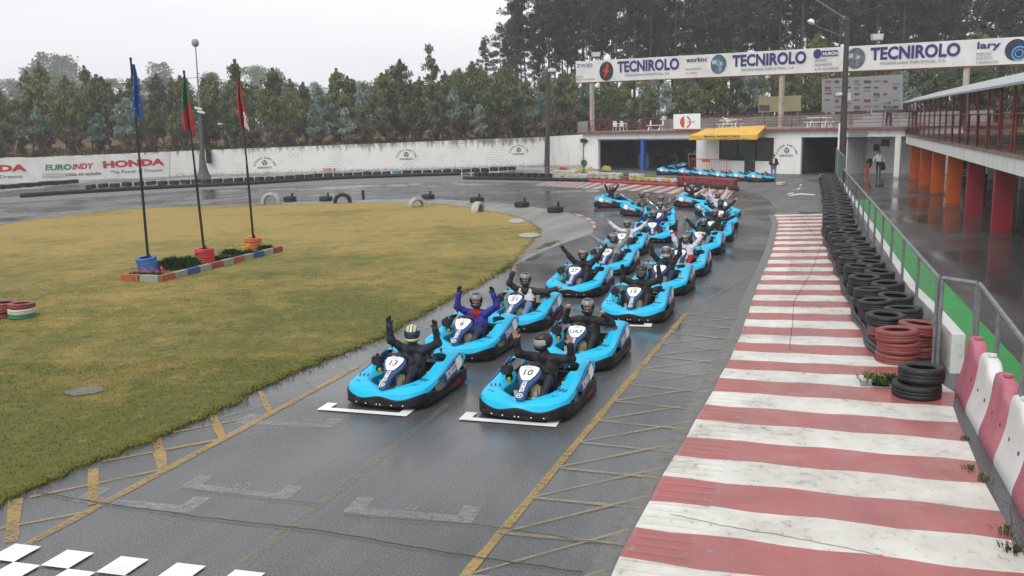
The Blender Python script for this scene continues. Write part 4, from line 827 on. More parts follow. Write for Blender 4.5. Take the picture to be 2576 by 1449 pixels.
# far barrier: one course of black tyres behind a rubber belt, in front of the block wall
def barrier(pts, lab, group, zt=.19, sp=.66, kind='black', sc=1.12):
    L = smooth_line([G(*q) for q in pts], 70); acc = 0; n = 0
    for a, b in zip(L, L[1:]):
        acc += (b - a).length
        if acc >= sp:
            acc = 0; n += 1; tyre(kind if not (n == 30 and 'block wall' in lab) else 'teal', b + Vector((0, .25, zt + random.uniform(-.02, .04))), lab if not (n == 30 and 'block wall' in lab) else 'teal painted tyre among the black tyres below the street lamp', group, (random.uniform(-.07, .07), random.uniform(-.07, .07)), (sc, sc, 1.75))
    return L
def belt(L, label, z0, z1, off=-.18, mat=RUB):
    rows = []
    for i, p in enumerate(L): rows.append([Vector((p.x, p.y + off, z)) + Vector((0, y, 0)) for z, y in ((z0, 0), (z0 + .02, -.05), ((z0 + z1) / 2, -.06), (z1, -.04), (z1, .02), (z0, .04))])
    mb = MB(); mb.grid(rows, close=True); return tag(mb.build('rubber_belt', mat, smooth=True), label, 'belt')
L1 = barrier([(-20, 484), (110, 473), (190, 466)], 'big black tyre standing at the left end of the far barrier', 'big tyres left of the far barrier', .36, .62, sc=1.25)
L = barrier([(195, 478), (430, 466), (640, 458), (830, 447), (1000, 441), (1160, 436), (1300, 430)], 'black tyre in the low barrier below the white block wall', 'tyres below the block wall', .22, .86, sc=1.3)
belt(smooth_line([G(*q) for q in ((55, 497), (200, 487), (430, 474), (640, 464), (830, 452), (1000, 445), (1160, 440))], 8), 'long black rubber belt at the foot of the far tyre barrier', .0, .30)
L = barrier([(1185, 447), (1270, 448), (1395, 450)], 'black tyre in the barrier left of the white painted tyres', 'black tyres of the middle barrier', .25, .66, sc=1.1)
belt(smooth_line([G(*q) for q in ((1165, 451), (1290, 453), (1480, 457))], 8), 'black rubber belt in front of the white painted tyre stacks', 0, .26)
belt(smooth_line([G(*q) for q in ((1480, 458), (1640, 466), (1700, 469))], 8), 'red painted rubber belt below the red and white tyre stacks', 0, .22, -.2, dirty('red_belt', (.30, .03, .035)))
belt(smooth_line([G(*q) for q in ((1705, 469), (1780, 474), (1857, 480))], 8), 'black rubber belt in front of the maroon tyre stacks', 0, .24)
def colour_row(pts, n, kinds, sp=None):
    L = [G(*q) for q in pts]; tot = sum((b - a).length for a, b in zip(L, L[1:])); 
    for i in range(n):
        s = tot * (i + .5) / n
        for a, b in zip(L, L[1:]):
            if s <= (b - a).length: p = a.lerp(b, s / (b - a).length); break
            s -= (b - a).length
        ks = kinds(i)
        for k, kd in enumerate(ks):
            lab = {'white': 'dirty white tyre in the painted barrier stacks', 'red': 'red tyre at the bottom of a stack under white or yellow tyres', 'yellow': 'yellow tyre on top of a red one in the painted barrier', 'maroon': 'maroon tyre in the stacks in front of the parked karts', 'cream': 'cream tyre at the top of the painted barrier stacks'}[kd]
            tyre(kd, p + Vector((random.uniform(-.04, .04), .2 + random.uniform(-.03, .03), .11 + k * .215)), lab, 'painted tyre barrier', (random.uniform(-.05, .05), random.uniform(-.05, .05)), (1.12, 1.12, 1.15))
colour_row([(1398, 449), (1480, 453)], 8, lambda i: ['white', 'white', 'white'] if i < 5 else ['white', 'cream'] )
colour_row([(1482, 454), (1640, 463)], 9, lambda i: ['red', 'white', 'cream'] if i < 5 else (['red', 'red' if i == 5 else 'yellow'] + (['cream'] if i in (6, 7) else [])))
colour_row([(1640, 463), (1708, 467)], 4, lambda i: ['red', 'cream' if i % 2 else 'yellow'])
colour_row([(1710, 468), (1780, 472), (1852, 478)], 9, lambda i: ['maroon'] * 3)
# half-buried and loose tyres at the infield edge
for x, y, kd, rz, lab, s in ((682, 512, 'grey', .1, 'half buried white-grey tyre arch at the left of the lawn edge', 1.9), (862, 511, 'black', .15, 'half buried black tyre arch on the lawn edge', 1.75), (1050, 522, 'grey', .5, 'half buried tyre arch with flaking white paint, second from the right', 1.6), (1203, 535, 'grey', 1.15, 'half buried white tyre arch seen almost end on', 1.55)):
    p = G(x, y); o = link('tyre', TM[kd], None, p + Vector((0, 0, .08)), (math.pi / 2, 0, rz), (s, s, s * 1.25)); tag(o, lab, 'tyre')
for x, y, lab in ((730, 506, 'flat black tyre with a stub, right of the leftmost tyre arch'), (820, 506, 'flat black tyre just left of the black tyre arch'), (1077, 501, 'flat black tyre behind the second tyre arch from the right'), (1200, 509, 'flat black tyre behind the rightmost tyre arch'), (1313, 521, 'flat black tyre with a stub on the pavers, second from the right'), (1397, 534, 'flat black tyre with a stub on the pavers nearest the karts')):
    p = G(x, y); t = thing('marker_tyre', lab, 'tyre', p); link('tyre', TM['black'], t, (0, 0, .15), None, (1.3, 1.3, 1.45)); mb = MB(); mb.tube([(.15, 0, .2), (.15, 0, .5)], .06, 8); mb.build('stub', BLK, t)
mb = MB(); mb.tube([(0, 0, 0), (0, 0, .55)], .09, 10); o = mb.build('bollard', BLK); o.location = G(914, 501); tag(o, 'short black bollard between the tyre arches on the lawn edge', 'bollard')
for x, y, a, b in ((1300, 555, .38, .95), (1332, 591, .42, .7)): mb = MB(); mb.poly(jag([Vector((a * math.cos(q * .35), b * math.sin(q * .35), 0)) for q in range(18)], .15, .03)); o = mb.build('concrete_pad', M('pale_concrete', (.36, .35, .32), .6, (.28, .27, .24), 4)); o.location = G(x, y, .05); structure(o)
mb = MB(); mb.poly(jag([Vector((.32 * math.cos(q * .35), .24 * math.sin(q * .35), 0)) for q in range(18)], .1, .03)); o = mb.build('damp_patch', M('damp_patch', (.085, .08, .05), .5, (.13, .125, .10), 6, bump=.3)); o.location = G(212, 983, .047); structure(o)
# two small tyre stacks on the left of the lawn
for x, y, ks, nm in ((15, 800, ('red', 'maroon', 'red'), 'red tyre stack cut by the left edge'), (60, 802, ('green', 'cream', 'maroon'), 'tricolour tyre stack on the lawn')):
    p = G(x, y)
    for k, kd in enumerate(ks): tyre(kd, p + Vector((random.uniform(-.03, .03), random.uniform(-.03, .03), .10 + k * .115)), f"{dict(red='red', maroon='dark red', green='green', cream='white')[kd]} tyre, {('bottom', 'middle', 'top')[k]} of the {nm}", 'tyre stacks on the left lawn', (random.uniform(-.06, .06), random.uniform(-.06, .06)), (.98, .98, .62))
# ================================================================ PLASTIC BARRIERS
def barrier_mesh(mat):
    def prof(x, top):                            # cross-section (y,z) of one slice
        return [(x, -.23, 0), (x, -.235, .10), (x, -.19, .22), (x, -.12, .48), (x, -.10, top - .04), (x, -.07, top), (x, .07, top), (x, .10, top - .04), (x, .12, .48), (x, .19, .22), (x, .235, .10), (x, .23, 0)]
    rows = []
    for x, tp in ((-.53, .70), (-.52, .74), (-.10, .76), (-.04, .86), (0, .92), (.40, .93), (.52, .90), (.53, .84)): rows.append([Vector(q) for q in prof(x, tp)])
    mb = MB(); mb.grid(rows); mb.poly(rows[0]); mb.poly(rows[-1][::-1])
    me = mb.mesh('body', mat, recalc=True, subsurf=1, smooth=True); return me
PINK = M('faded_pink_plastic', (.46, .155, .20), .42, (.38, .10, .145), 2.5, rough2=.55); PHOLE = M('recess_shade', (.10, .04, .05), .6); PWH = M('white_barrier_plastic', (.68, .68, .67), .4, (.60, .60, .58), 2)
b0, b1 = Vector((6.92, 12.85, 0)), Vector((5.05, 7.25, 0)); bd = (b1 - b0).normalized()
BMs = [barrier_mesh(PINK), barrier_mesh(PWH)]
for i in range(6):
    p = b0 + bd * (.5 + 1.0 * i) + WNx * .06; kind = i % 2; t = thing('plastic_barrier', ('faded pink' if not kind else 'white') + ' plastic barrier, ' + ('farthest of the row, touching the low white wall', 'white one nearest the black tyres', 'pink one between two white ones', 'second white one from the tyres', 'pink one beside the dead weed at the right edge', 'white one cut by the right edge')[i], 'barrier', p, math.atan2(bd.y, bd.x) + math.pi, 'pink and white plastic barriers')
    link('body', BMs[kind], t)
    for x in (-.25, .22): mb = MB(); mb.lathe([(0, .012), (.024, .012), (.030, 0)], 10, Matrix.Translation((x, -.137, .42)) @ Matrix.Rotation(math.pi / 2, 4, 'X')); mb.build('drain_hole', PHOLE, t); mb = MB(); mb.lathe([(0, .012), (.024, .012), (.030, 0)], 10, Matrix.Translation((x, .137, .42)) @ Matrix.Rotation(-math.pi / 2, 4, 'X')); mb.build('drain_hole', PHOLE, t)  # shallow caps; the shade inside the holes is put into their dark colour
    mb = MB(); mb.lathe([(0, .03), (.06, .03), (.06, 0)], 12, Matrix.Translation((.2, 0, .925))); mb.build('filler_cap', PWH if kind else PINK, t)
# ================================================================ FLAGPOLES, PLANTER
planter = thing('planter', 'long planter edged with orange, grey, blue and red kerb blocks', 'planter')
c = [G(309, 708), G(404, 712), G(708, 634)]; cols = [('orange', 'grey'), ('orange', 'grey', 'blue', 'grey', 'bright', 'grey', 'orange', 'grey', 'blue', 'grey', 'maroon')]
KB = {'orange': M('block_orange', (.36, .085, .025), .7, (.27, .08, .04), 6), 'grey': M('block_grey', (.30, .30, .27), .7, (.22, .22, .2), 5), 'blue': M('block_blue', (.02, .075, .24), .7, (.04, .08, .18), 6), 'bright': M('block_red', (.28, .045, .05), .7, (.22, .06, .06), 6), 'maroon': M('block_dark_red', (.30, .03, .05), .6, (.24, .05, .06), 6)}
def blocks(a, b, cs):
    for i, k in enumerate(cs):
        p, q = a.lerp(b, i / len(cs)), a.lerp(b, (i + .97) / len(cs)); mb = MB(); mb.beam(p + Vector((0, 0, .11)), q + Vector((0, 0, .11)), .16, .22); o = mb.build('kerb_block', KB[k], planter, bevel=.012)
blocks(c[0], c[1], cols[0]); blocks(c[1], c[2], cols[1])
bk0, bk1 = c[0] + Vector((.4, 1.6, 0)), c[2] + Vector((-.9, 1.0, 0))
mb = MB(); mb.poly([Vector((q.x, q.y, .06)) for q in (c[0], c[1], c[2], bk1, bk0)]); o = mb.build('soil', SOIL, planter)
def blades(name, centres, n, h, w, mats, parent=None, spread=.3, lean=.5, seed=1, up=.7, label=None, cat=None):
    r = random.Random(seed); mb = MB()
    for c_ in centres:
        for i in range(n):
            a = r.uniform(0, 6.28); d = abs(r.gauss(0, spread * .5)); p = Vector(c_) + Vector((math.cos(a) * d, math.sin(a) * d, 0)); hh = h * r.uniform(.4, 1.1) * (1 - .35 * d / spread); a2 = a + r.gauss(0, .8); e = Vector((math.cos(a2), math.sin(a2), 0)) * lean * hh * r.uniform(.2, 1) * (.35 + d / spread); s = Vector((-math.sin(a2), math.cos(a2), 0)) * w * r.uniform(.6, 1.3)
            m = p + e * .45 + Vector((0, 0, hh * .6)); q = p + e + Vector((0, 0, hh * up)); mb.add([p - s * .6, p + s * .6, m + s, m - s, q], [(0, 1, 2, 3), (3, 2, 4)], r.randrange(len(mats)))
    o = mb.build(name, mats, parent); return tag(o, label, cat) if label else o
BG = [M('shrub_green', (.045, .085, .018), .55, (.03, .06, .012), 8), M('shrub_pale', (.085, .13, .035), .55), M('shrub_dark', (.022, .045, .012), .6)]
def bush(x, y, r_, n, h, label, seed, flowers=0):
    t = thing('bush', label, 'bush', G(x, y, .06)); cs = [(random.uniform(-r_, r_), random.uniform(-r_ * .45, r_ * .45), 0) for _ in range(7)]; blades('foliage', cs, n, h, .016, BG, t, r_ * .6, 1.0, seed)
    if flowers:
        mb = MB(); rr = random.Random(seed)
        for i in range(flowers): q = Vector((rr.uniform(-r_, r_), rr.uniform(-r_ * .4, r_ * .4), h * rr.uniform(.7, 1.05))); mb.add([q + Vector(v) * .035 for v in ((-1, 0, -1), (1, 0, -1), (1, 0, 1), (-1, 0, 1))], [(0, 1, 2, 3)])
        mb.build('flowers', M('flower', (.5, .36, .02) if flowers == 14 else (.4, .06, .08), .5), t)
bush(458, 676, .50, 300, .58, 'biggest dark green bush between the blue and red tyre stacks', 3); bush(600, 646, .42, 170, .42, 'grey-green bush just left of the orange tyre stack', 4, 14); bush(372, 700, .45, 90, .3, 'thin weeds with red flowers at the foot of the blue tyres', 5, 12); bush(668, 632, .2, 80, .34, 'small bush right of the orange tyre stack', 6); bush(548, 655, .35, 70, .25, 'low sprouts right of the red tyre stack', 7)
def cloth(pts_top, drop, width, cols, name, parent, folds=3, seed=1, twist=0):
    """hanging flag: gathered folds below the hoist"""
    r = random.Random(seed); rows = []; n = 20; mrows = []
    for j in range(n + 1):
        v = j / n; ww = width * (.30 + .70 * min(1, v * 1.6)) * (1 - .12 * max(0, v - .7)); row = []
        for i in range(13):
            u_ = i / 12; x = ww * (u_ - .28) + .03 * math.sin(v * 5 + seed); y = .09 * math.sin(u_ * 6.28 * folds / 2 + v * 2 + seed) * min(1, .3 + v); z = -drop * v * (1 - .10 * math.sin(u_ * 3.1)) - .12 * u_ * v
            row.append(Vector(pts_top) + Vector((x, y, z)))
        rows.append(row)
    return rows
def flagpole(label, bx, by, tx, ty, kinds, kt, tl):
    b = G(bx, by); b.z = .06; t = thing('flagpole', label + ' flag hanging limp on a thin black pole', 'flagpole', b); tp = AT(tx, ty, b.y) - b; mb = MB(); mb.tube([Vector((0, 0, 0)).lerp(tp, i / 6) for i in range(4)], .042, 8); mb.tube([Vector((0, 0, 0)).lerp(tp, i / 6) for i in range(3, 7)], .033, 8); mb.build('pole', M('pole_black', (.012, .010, .010), .35), t)
    mb = MB(); mb.lathe([(0, .09), (.04, .05), (.04, 0), (0, -.02)], 10, Matrix.Translation(tp)); mb.build('finial', BLK, t)
    mb = MB(); mb.box((.05, -.03, .5), (.05, .08, .12)); mb.build('cleat', BLK, t)
    for k, kd in enumerate(kt): tyre(kd, b + Vector((.03 * k * tl, 0, .07 + k * .155)), f'{"blue" if kd == "blue" else "bright red" if kd == "bright" else "orange"} tyre, {("bottom", "middle", "top")[k]} one around the {label} flagpole', 'painted tyres around the flagpoles', (0, .13 * tl), (1.0, 1.0, .82))
    return t, tp
FB = M('flag_blue', (.016, .055, .22), .7, (.03, .09, .30), 2); FG = M('flag_green', (.008, .10, .03), .7, (.01, .14, .05), 4); FR = M('flag_red', (.42, .025, .025), .7, (.34, .015, .018), 4); FW = M('flag_white', (.62, .60, .58), .7); FY = M('flag_yellow', (.5, .38, .05), .6)
t, tp = flagpole('blue starred', 376, 688, 329, 151, 0, ('blue', 'blue', 'blue'), -1)
rows = cloth(tp + Vector((.02, -.02, -.12)), 1.62, .34, None, 'flag', t, 3, 1); mb = MB(); mb.grid(rows); fo = mb.build('flag', FB, t, smooth=True)
mb = MB()
for k in range(7):
    j, i = 5 + 2 * k, (3 + 5 * k) % 10 + 1; q = rows[j][i] + Vector((0, -.03, 0)); mb.add([q + Vector((.026 * rr_ * math.sin(a * .6283), 0, .026 * rr_ * math.cos(a * .6283))) for a in range(10) for rr_ in ((1 if a % 2 == 0 else .4),)], [tuple(range(10))])
mb.build('stars', FY, fo)
t, tp = flagpole('green and red', 517, 664, 463, 183, 0, ('bright', 'bright', 'bright'), 0)
rows = cloth(tp + Vector((-.05, -.02, -.12)), 1.75, .34, None, 'flag', t, 3, 2); mb = MB()
for j in range(20):
    for i in range(12): mb.add([rows[j][i], rows[j][i + 1], rows[j + 1][i + 1], rows[j + 1][i]], [(0, 1, 2, 3)], 0 if j + (i - 6) * .5 < 10.5 else 1)
mb.build('flag', [FG, FR], t, smooth=True)
t, tp = flagpole('red and white', 640, 634, 602, 196, 0, ('orange', 'orange', 'orange'), -.5)
rows = cloth(tp + Vector((-.03, -.02, -.12)), 1.62, .26, None, 'flag', t, 3, 3); mb = MB()
for j in range(20):
    for i in range(12): mb.add([rows[j][i], rows[j][i + 1], rows[j + 1][i + 1], rows[j + 1][i]], [(0, 1, 2, 3)], 1 if (j > 13 and (i * 7 + j * 3) % 11 < 4 and i > 4) or (j > 17 and i > 2) or (j > 12 and i in (8, 9)) else 0)
mb.build('flag', [FR, FW], t, smooth=True)
mb = MB(); mb.tube([G(500, 655, .1), G(490, 645, .25), G(493, 636, .45), G(507, 632, .52)], .025, 6); tag(mb.build('hose', M('pink_hose', (.4, .06, .10), .5), smooth=True), 'pink hose looped beside the red tyre stack', 'hose')
# weeds at the kerb and the barriers
t = thing('weed', 'green weed clump beside the red tyre stack and the black hose end', 'weed', G(2236, 960, .03)); blades('leaves', [(random.uniform(-.3, .3), random.uniform(-.2, .2), 0) for _ in range(8)], 45, .22, .013, BG, t, .2, .9, 9)
for x, y, h, lab in ((2475, 1212, .16, 'bright green grass tuft at the foot of the second white barrier'), (2440, 1180, .09, 'small weed between the kerb and the pink barrier'), (2428, 1105, .08, 'tiny weed at the foot of the first white barrier'), (2532, 1345, .17, 'green tuft at the foot of the pink barrier near the dead weed')): t = thing('weed', lab, 'weed', G(x, y, .03)); blades('leaves', [(0, 0, 0)], 45, h, .007, [BG[1], BG[0]], t, .09, .8, int(x))
t = thing('dead_weed', 'dry brown weed standing in front of the pink barrier at the right edge', 'weed', G(2556, 1392, .03)); mb = MB(); r = random.Random(3)
for k in range(7):
    a = r.uniform(0, 6.28); L_ = r.uniform(.2, .55); pts = [Vector((0, 0, 0))]
    for q in range(5): pts.append(pts[-1] + Vector((math.cos(a) * .05 + r.gauss(0, .015), math.sin(a) * .04 + r.gauss(0, .015), L_ / 5)))
    mb.tube(pts, .004, 4)
    for q in pts[2:]: mb.tube([q, q + Vector((r.gauss(0, .05), r.gauss(0, .05), .05))], .003, 3)
mb.build('stem', M('dry_stem', (.07, .05, .035), .8), t); blades('leaves', [(0, 0, 0)], 40, .1, .012, [M('dry_leaf', (.05, .045, .03), .8)], t, .16, 1, 5)
mb = MB(); u_ = Vector((math.cos(-.32), math.sin(-.32), 0)); v_ = Vector((-u_.y, u_.x, 0))
for k in range(2): mb.box(G(2200 + 30 * k, 966 + 4 * k, .038), (.42, .26, .012), 0, Matrix((u_, v_, Vector((0, 0, 1)))).transposed())
tag(mb.build('drain_cover', M('drain_grey', (.14, .14, .15), .5, (.22, .22, .21), 6)), 'grey drain cover in the kerb beside the red tyre stack', 'drain cover')
# junk behind the painted tyres: yellow and red crash pads
for x, y, c_, lab in ((1418, 436, 'bright', 'red crash pad lying by the foot of the white wall'), (1455, 434, 'yellow', 'yellow crash pad left of the tall white tyre stack'), (1482, 437, 'yellow', 'long yellow bent panel behind the white tyres'), (1526, 432, 'yellow', 'yellow panel by the hose reel'), (1440, 441, 'cream', 'pale green-white block behind the white tyres')):
    p = G(x, y); mb = MB(); r = random.Random(x); mb.box((0, 0, .3), (.9, .35, .45), 0, Matrix.Rotation(r.uniform(-.6, .6), 3, 'Y'), taper=.7); o = mb.build('crash_pad', TM[c_].materials[0], bevel=.06); o.location = p; tag(o, lab, 'crash pad')
# ================================================================ GRASS BLADES
def rand_tufts(n, inside, seed):
    g = np.random.default_rng(seed); P = []
    return g
xs = np.array([[p.x, p.y] for p in lawn])
def in_poly(pt, poly):
    x, y = pt[:, 0], pt[:, 1]; r = np.zeros(len(pt), bool); n = len(poly); j = n - 1
    for i in range(n):
        xi, yi = poly[i]; xj, yj = poly[j]
        r ^= ((yi > y) != (yj > y)) & (x < (xj - xi) * (y - yi) / (yj - yi + 1e-12) + xi); j = i
    return r
g = np.random.default_rng(5); pts = []
for (x0, x1, y0, y1, n) in ((-13, 0, 8.5, 16, 52000), (-14, 1, 15, 26, 40000)):
    q = np.stack([g.uniform(x0, x1, n), g.uniform(y0, y1, n)], 1); pts.append(q[in_poly(q, xs)])
fringe_n = 0
for i in range(len(jl)):                          # ragged fringe along the track edge
    a = jl[i]
    if a.y < 52 and a.x > -26 and a.x < 2: nf = 26 if a.y < 27 else 8; pts.append(np.array([[a.x, a.y]]) + g.normal(0, .075, (nf, 2))); fringe_n += nf
q = np.concatenate(pts); n = len(q); ang = g.uniform(0, 6.283, n); far = np.clip((q[:, 1] - 8) / 30, 0, 1); h = g.uniform(.012, .036, n) * (1 - .3 * far); h[n - fringe_n:] *= 1.9; wd = .007 + .008 * far
ca, sa = np.cos(ang), np.sin(ang); le = g.uniform(.3, 1.3, n) * h
V3 = np.zeros((n, 3, 3)); V3[:, 0] = np.stack([q[:, 0] - sa * wd, q[:, 1] + ca * wd, np.full(n, .03)], 1); V3[:, 1] = np.stack([q[:, 0] + sa * wd, q[:, 1] - ca * wd, np.full(n, .03)], 1); V3[:, 2] = np.stack([q[:, 0] + ca * le, q[:, 1] + sa * le, .03 + h], 1)
def tri_mesh(name, V, mats, mi=None, k=3):
    n = len(V); me = bpy.data.meshes.new(name); me.vertices.add(n * k); me.vertices.foreach_set('co', V.reshape(-1).astype(np.float32)); me.loops.add(n * k); me.loops.foreach_set('vertex_index', np.arange(n * k, dtype=np.int32)); me.polygons.add(n); me.polygons.foreach_set('loop_start', np.arange(0, n * k, k, dtype=np.int32))
    for m in mats: me.materials.append(m)
    if mi is not None: me.polygons.foreach_set('material_index', mi.astype(np.int32))
    me.update(calc_edges=True); return me
go = link('grass', tri_mesh('grass', V3, [GRASS])); tag(go, 'short dry grass covering the lawn inside the bend', 'grass', kind='stuff')
# ================================================================ TREES
def leaf_mat(name, a, b, rough=.55):
    m, p, v, L = base(name, rough); oi = _n(m, 'ShaderNodeObjectInfo')
    k = mathn(m, 'ADD', noise(m, v, .9, 4, .6), rng(m, oi.outputs['Random'], 0, 1, -.16, .16)); L.new(mixc(m, rng(m, k, .34, .66), a, b), p.inputs['Base Color']); p.inputs['Specular IOR Level'].default_value = .3
    return m
LOL = leaf_mat('olive_leaves', (.060, .080, .032), (.165, .180, .075)); LBL = leaf_mat('blue_green_leaves', (.11, .155, .125), (.24, .30, .25)); LBR = leaf_mat('brownish_leaves', (.085, .066, .048), (.16, .125, .09)); LYG = leaf_mat('yellow_green_leaves', (.07, .088, .018), (.13, .15, .03)); LPN = leaf_mat('pine_needles', (.018, .030, .019), (.055, .075, .045)); LFR = leaf_mat('far_leaves', (.03, .045, .025), (.07, .09, .05)); LPG = leaf_mat('pale_green_leaves', (.10, .16, .06), (.16, .22, .09))
BARK = M('bark', (.085, .065, .052), .9, (.15, .12, .10), 4); PBARK = M('pine_bark', (.040, .030, .025), .9, (.075, .055, .045), 2)
def leaves(C, n, size, g, long=2.2, droop=.5, mi=None):
    """quads scattered round cluster centres: C rows = x,y,z,radius,material"""
    k = g.integers(0, len(C), n); c = C[k]; d = g.normal(0, 1, (n, 3)); d /= np.linalg.norm(d, axis=1, keepdims=True); r = g.uniform(.25, 1, n) ** .6
    P = c[:, :3] + d * (r * c[:, 3])[:, None] * np.array([1, 1, .85])
    u = g.normal(0, 1, (n, 3)); u[:, 2] -= droop * 2; u /= np.linalg.norm(u, axis=1, keepdims=True); w = np.cross(u, g.normal(0, 1, (n, 3))); w /= np.linalg.norm(w, axis=1, keepdims=True)
    s = size * g.uniform(.6, 1.4, n); U_ = u * (s * long / 2)[:, None]; W_ = w * (s / 2)[:, None]
    V = np.stack([P - U_, P + W_ * .9 - U_ * .1, P + U_, P - W_ * .9 - U_ * .1], 1); return V, c[:, 4]
def trunk_mesh(pts, r0, r1, limbs, mat, n=6):
    mb = MB(); mb.tube(pts, r0, n, 0, True, r1)
    for a, b, r in limbs: mb.tube([a, (Vector(a) + Vector(b)) / 2 + Vector((0, 0, -.05)), b], r, 4, 0, False, r * .3)
    return mb.mesh('trunk', mat, smooth=True)
def eucalyptus(seed, h, kind, wide):
    g = np.random.default_rng(seed); r = random.Random(seed); C = []; limbs = []; bx = [r.uniform(-.3, .3) for _ in range(3)]
    axis = lambda z: Vector((bx[0] * math.sin(z / h * 2.5), bx[1] * math.sin(z / h * 2), z))
    nb = 34
    for i in range(nb):
        f = .14 + .86 * (i / nb) ** .85; z = h * f; R = wide * (1.0 if f < .35 else 1 - ((f - .35) / .65) ** 1.9 * .78) * r.uniform(.25, 1.2) * (.55 if f < .22 else 1); a = r.uniform(0, 6.28); p = axis(z); q = p + Vector((math.cos(a) * R, math.sin(a) * R, .25 * R + r.uniform(-.1, .3)))
        lowness = f + r.uniform(-.12, .12); m = 1 if lowness < .40 else 0
        limbs.append((p, q, .025)); C.append((q.x, q.y, q.z, wide * r.uniform(.20, .42), m)); C.append(((p.x + q.x) / 2, (p.y + q.y) / 2, (p.z + q.z) / 2, wide * r.uniform(.2, .36), m))
    C.append((*axis(h), wide * .14, 0)); C.append((*axis(h * 1.05), wide * .08, 0)); C.append((*axis(h * .95), wide * .2, 0))
    V, mi = leaves(np.array(C), 3600, .115, g, 3.4, .8)
    tm = trunk_mesh([axis(h * i / 6) for i in range(7)], .09, .02, limbs, BARK)
    top = {'olive': LOL, 'blue': LBL, 'yellow': LYG}[kind]
    return tm, tri_mesh('crown', V, [top, LBR], mi, 4)
def pine(seed, h, dense, low):
    g = np.random.default_rng(seed); r = random.Random(seed); C = []; limbs = []; lx = r.uniform(-.5, .5); axis = lambda z: Vector((lx * (z / h) ** 2, .3 * lx * z / h, z))
    nb = int(20 + 12 * dense)
    for i in range(nb):
        f = low + (1 - low) * (i / nb); z = h * f; R = (3.0 if f > low + .12 else 1.6) * (1 - ((f - low) / (1 - low)) ** 2 * .72) * r.uniform(.35, 1.1); a = r.uniform(0, 6.28); p = axis(z); q = p + Vector((math.cos(a) * R, math.sin(a) * R, R * r.uniform(-.05, .4)))
        limbs.append((p, q, .05)); C.append((q.x, q.y, q.z, r.uniform(.5, 1.0), 0)); 
        if R > 1.2: C.append((*(p.lerp(q, .6)), r.uniform(.4, .8), 0))
    for i in range(7):
        z = h * r.uniform(.25, low); a = r.uniform(0, 6.28); p = axis(z); limbs.append((p, p + Vector((math.cos(a) * 1.0, math.sin(a) * 1.0, -.2)), .03))
    C.append((*axis(h), .8, 0))
    V, mi = leaves(np.array(C), int(2500 * dense), .20, g, 2.6, -.1)
    return trunk_mesh([axis(h * i / 6) for i in range(7)], .19, .05, limbs, PBARK), tri_mesh('crown', V, [LPN], mi, 4)
def round_tree(seed, h, mat, sp):
    g = np.random.default_rng(seed); r = random.Random(seed); C = []; limbs = []
    for i in range(26):
        f = r.uniform(.35, 1); a = r.uniform(0, 6.28); R = sp * math.sqrt(max(.05, 1 - ((f - .62) / .42) ** 2)) * r.uniform(.3, 1); q = Vector((math.cos(a) * R, math.sin(a) * R, h * f)); limbs.append((Vector((0, 0, h * f * .6)), q, .12)); C.append((q.x, q.y, q.z, h * r.uniform(.07, .13), 0))
    V, mi = leaves(np.array(C), 2600, h * .022, g, 1.6, .1)
    return trunk_mesh([(0, 0, h * .8 * i / 4) for i in range(5)], h * .02, h * .006, limbs, BARK), tri_mesh('crown', V, [mat], mi, 4)
def plant(name, parts, x, y, z, label, cat, group, s=1.0, rz=0):
    t = thing(name, label, cat, (x, y, z), rz, group); t.scale = (s, s, s); link('trunk', parts[0], t); link('crown', parts[1], t); return t
EU = [eucalyptus(s, h, k, w) for s, h, k, w in ((1, 7.2, 'olive', 1.45), (2, 6.8, 'olive', 1.6), (3, 7.8, 'olive', 1.35), (4, 6.2, 'blue', 1.5), (5, 6.6, 'yellow', 1.5), (6, 7.4, 'olive', 1.7), (7, 5.6, 'blue', 1.25))]
ELAB = {0: 'olive green young eucalyptus in the dense plantation behind the wall', 3: 'blue-green young eucalyptus among the olive trees behind the wall', 4: 'yellow-green young eucalyptus behind the wall', 6: 'small silvery blue eucalyptus in the plantation behind the wall'}
r = random.Random(21)
for ri, dy in enumerate((3.6, 6.5, 10.5, 15.5, 22)):
    x = -78 + r.uniform(0, 1.5)
    while x < 62:
        ey = float(np.interp(x, [e.x for e in edge], [e.y for e in edge])); xx = x + r.uniform(-.5, .5); y = ey + dy + r.uniform(-1.2, 1.2) + (9.5 if x > 6 else 0); k = r.choice((0, 0, 1, 2, 2, 5, 5, 3, 4, 6)); 
        if abs(xx / y) < .66: s = r.uniform(.60, 1.0) * r.choice((1, 1, 1.12)) * (1 + .05 * ri); plant('eucalyptus', EU[k], xx, y, terr_z(xx, y) - .05, ELAB.get(k, ELAB[0]), 'tree', 'young eucalyptus plantation behind the wall', s, r.uniform(0, 6.28))
        x += r.uniform(1.7, 3.3) * (1 + .13 * ri)
# taller individuals that break the skyline
for px, top, Y, k, lab in ((600, 165, 100, 2, 'tall eucalyptus rising behind the red flag'), (690, 185, 101, 0, 'tall eucalyptus with a dense olive top, right of the red flag'), (855, 185, 103, 2, 'slender eucalyptus top left of the middle of the sky'), (255, 200, 96, 5, 'broad olive eucalyptus left of the blue flag'), (1165, 185, 104, 1, 'bushy eucalyptus top right of the thin tall one'), (970, 195, 102, 5, 'broad eucalyptus left of the thin tall one'), (120, 215, 95, 0, 'eucalyptus top at the left, in front of the hazy trees'), (1290, 195, 106, 2, 'eucalyptus below the left edge of the pines')):
    b = AT(px, 300, Y); z0 = terr_z(b.x, Y); zt = AT(px, top, Y).z; h0 = (7.2, 6.8, 7.8, 6.2, 6.6, 7.4)[k]; plant('eucalyptus', EU[k], b.x, Y, z0, lab, 'tree', 'taller eucalyptus of the plantation', (zt - z0) / h0, px)
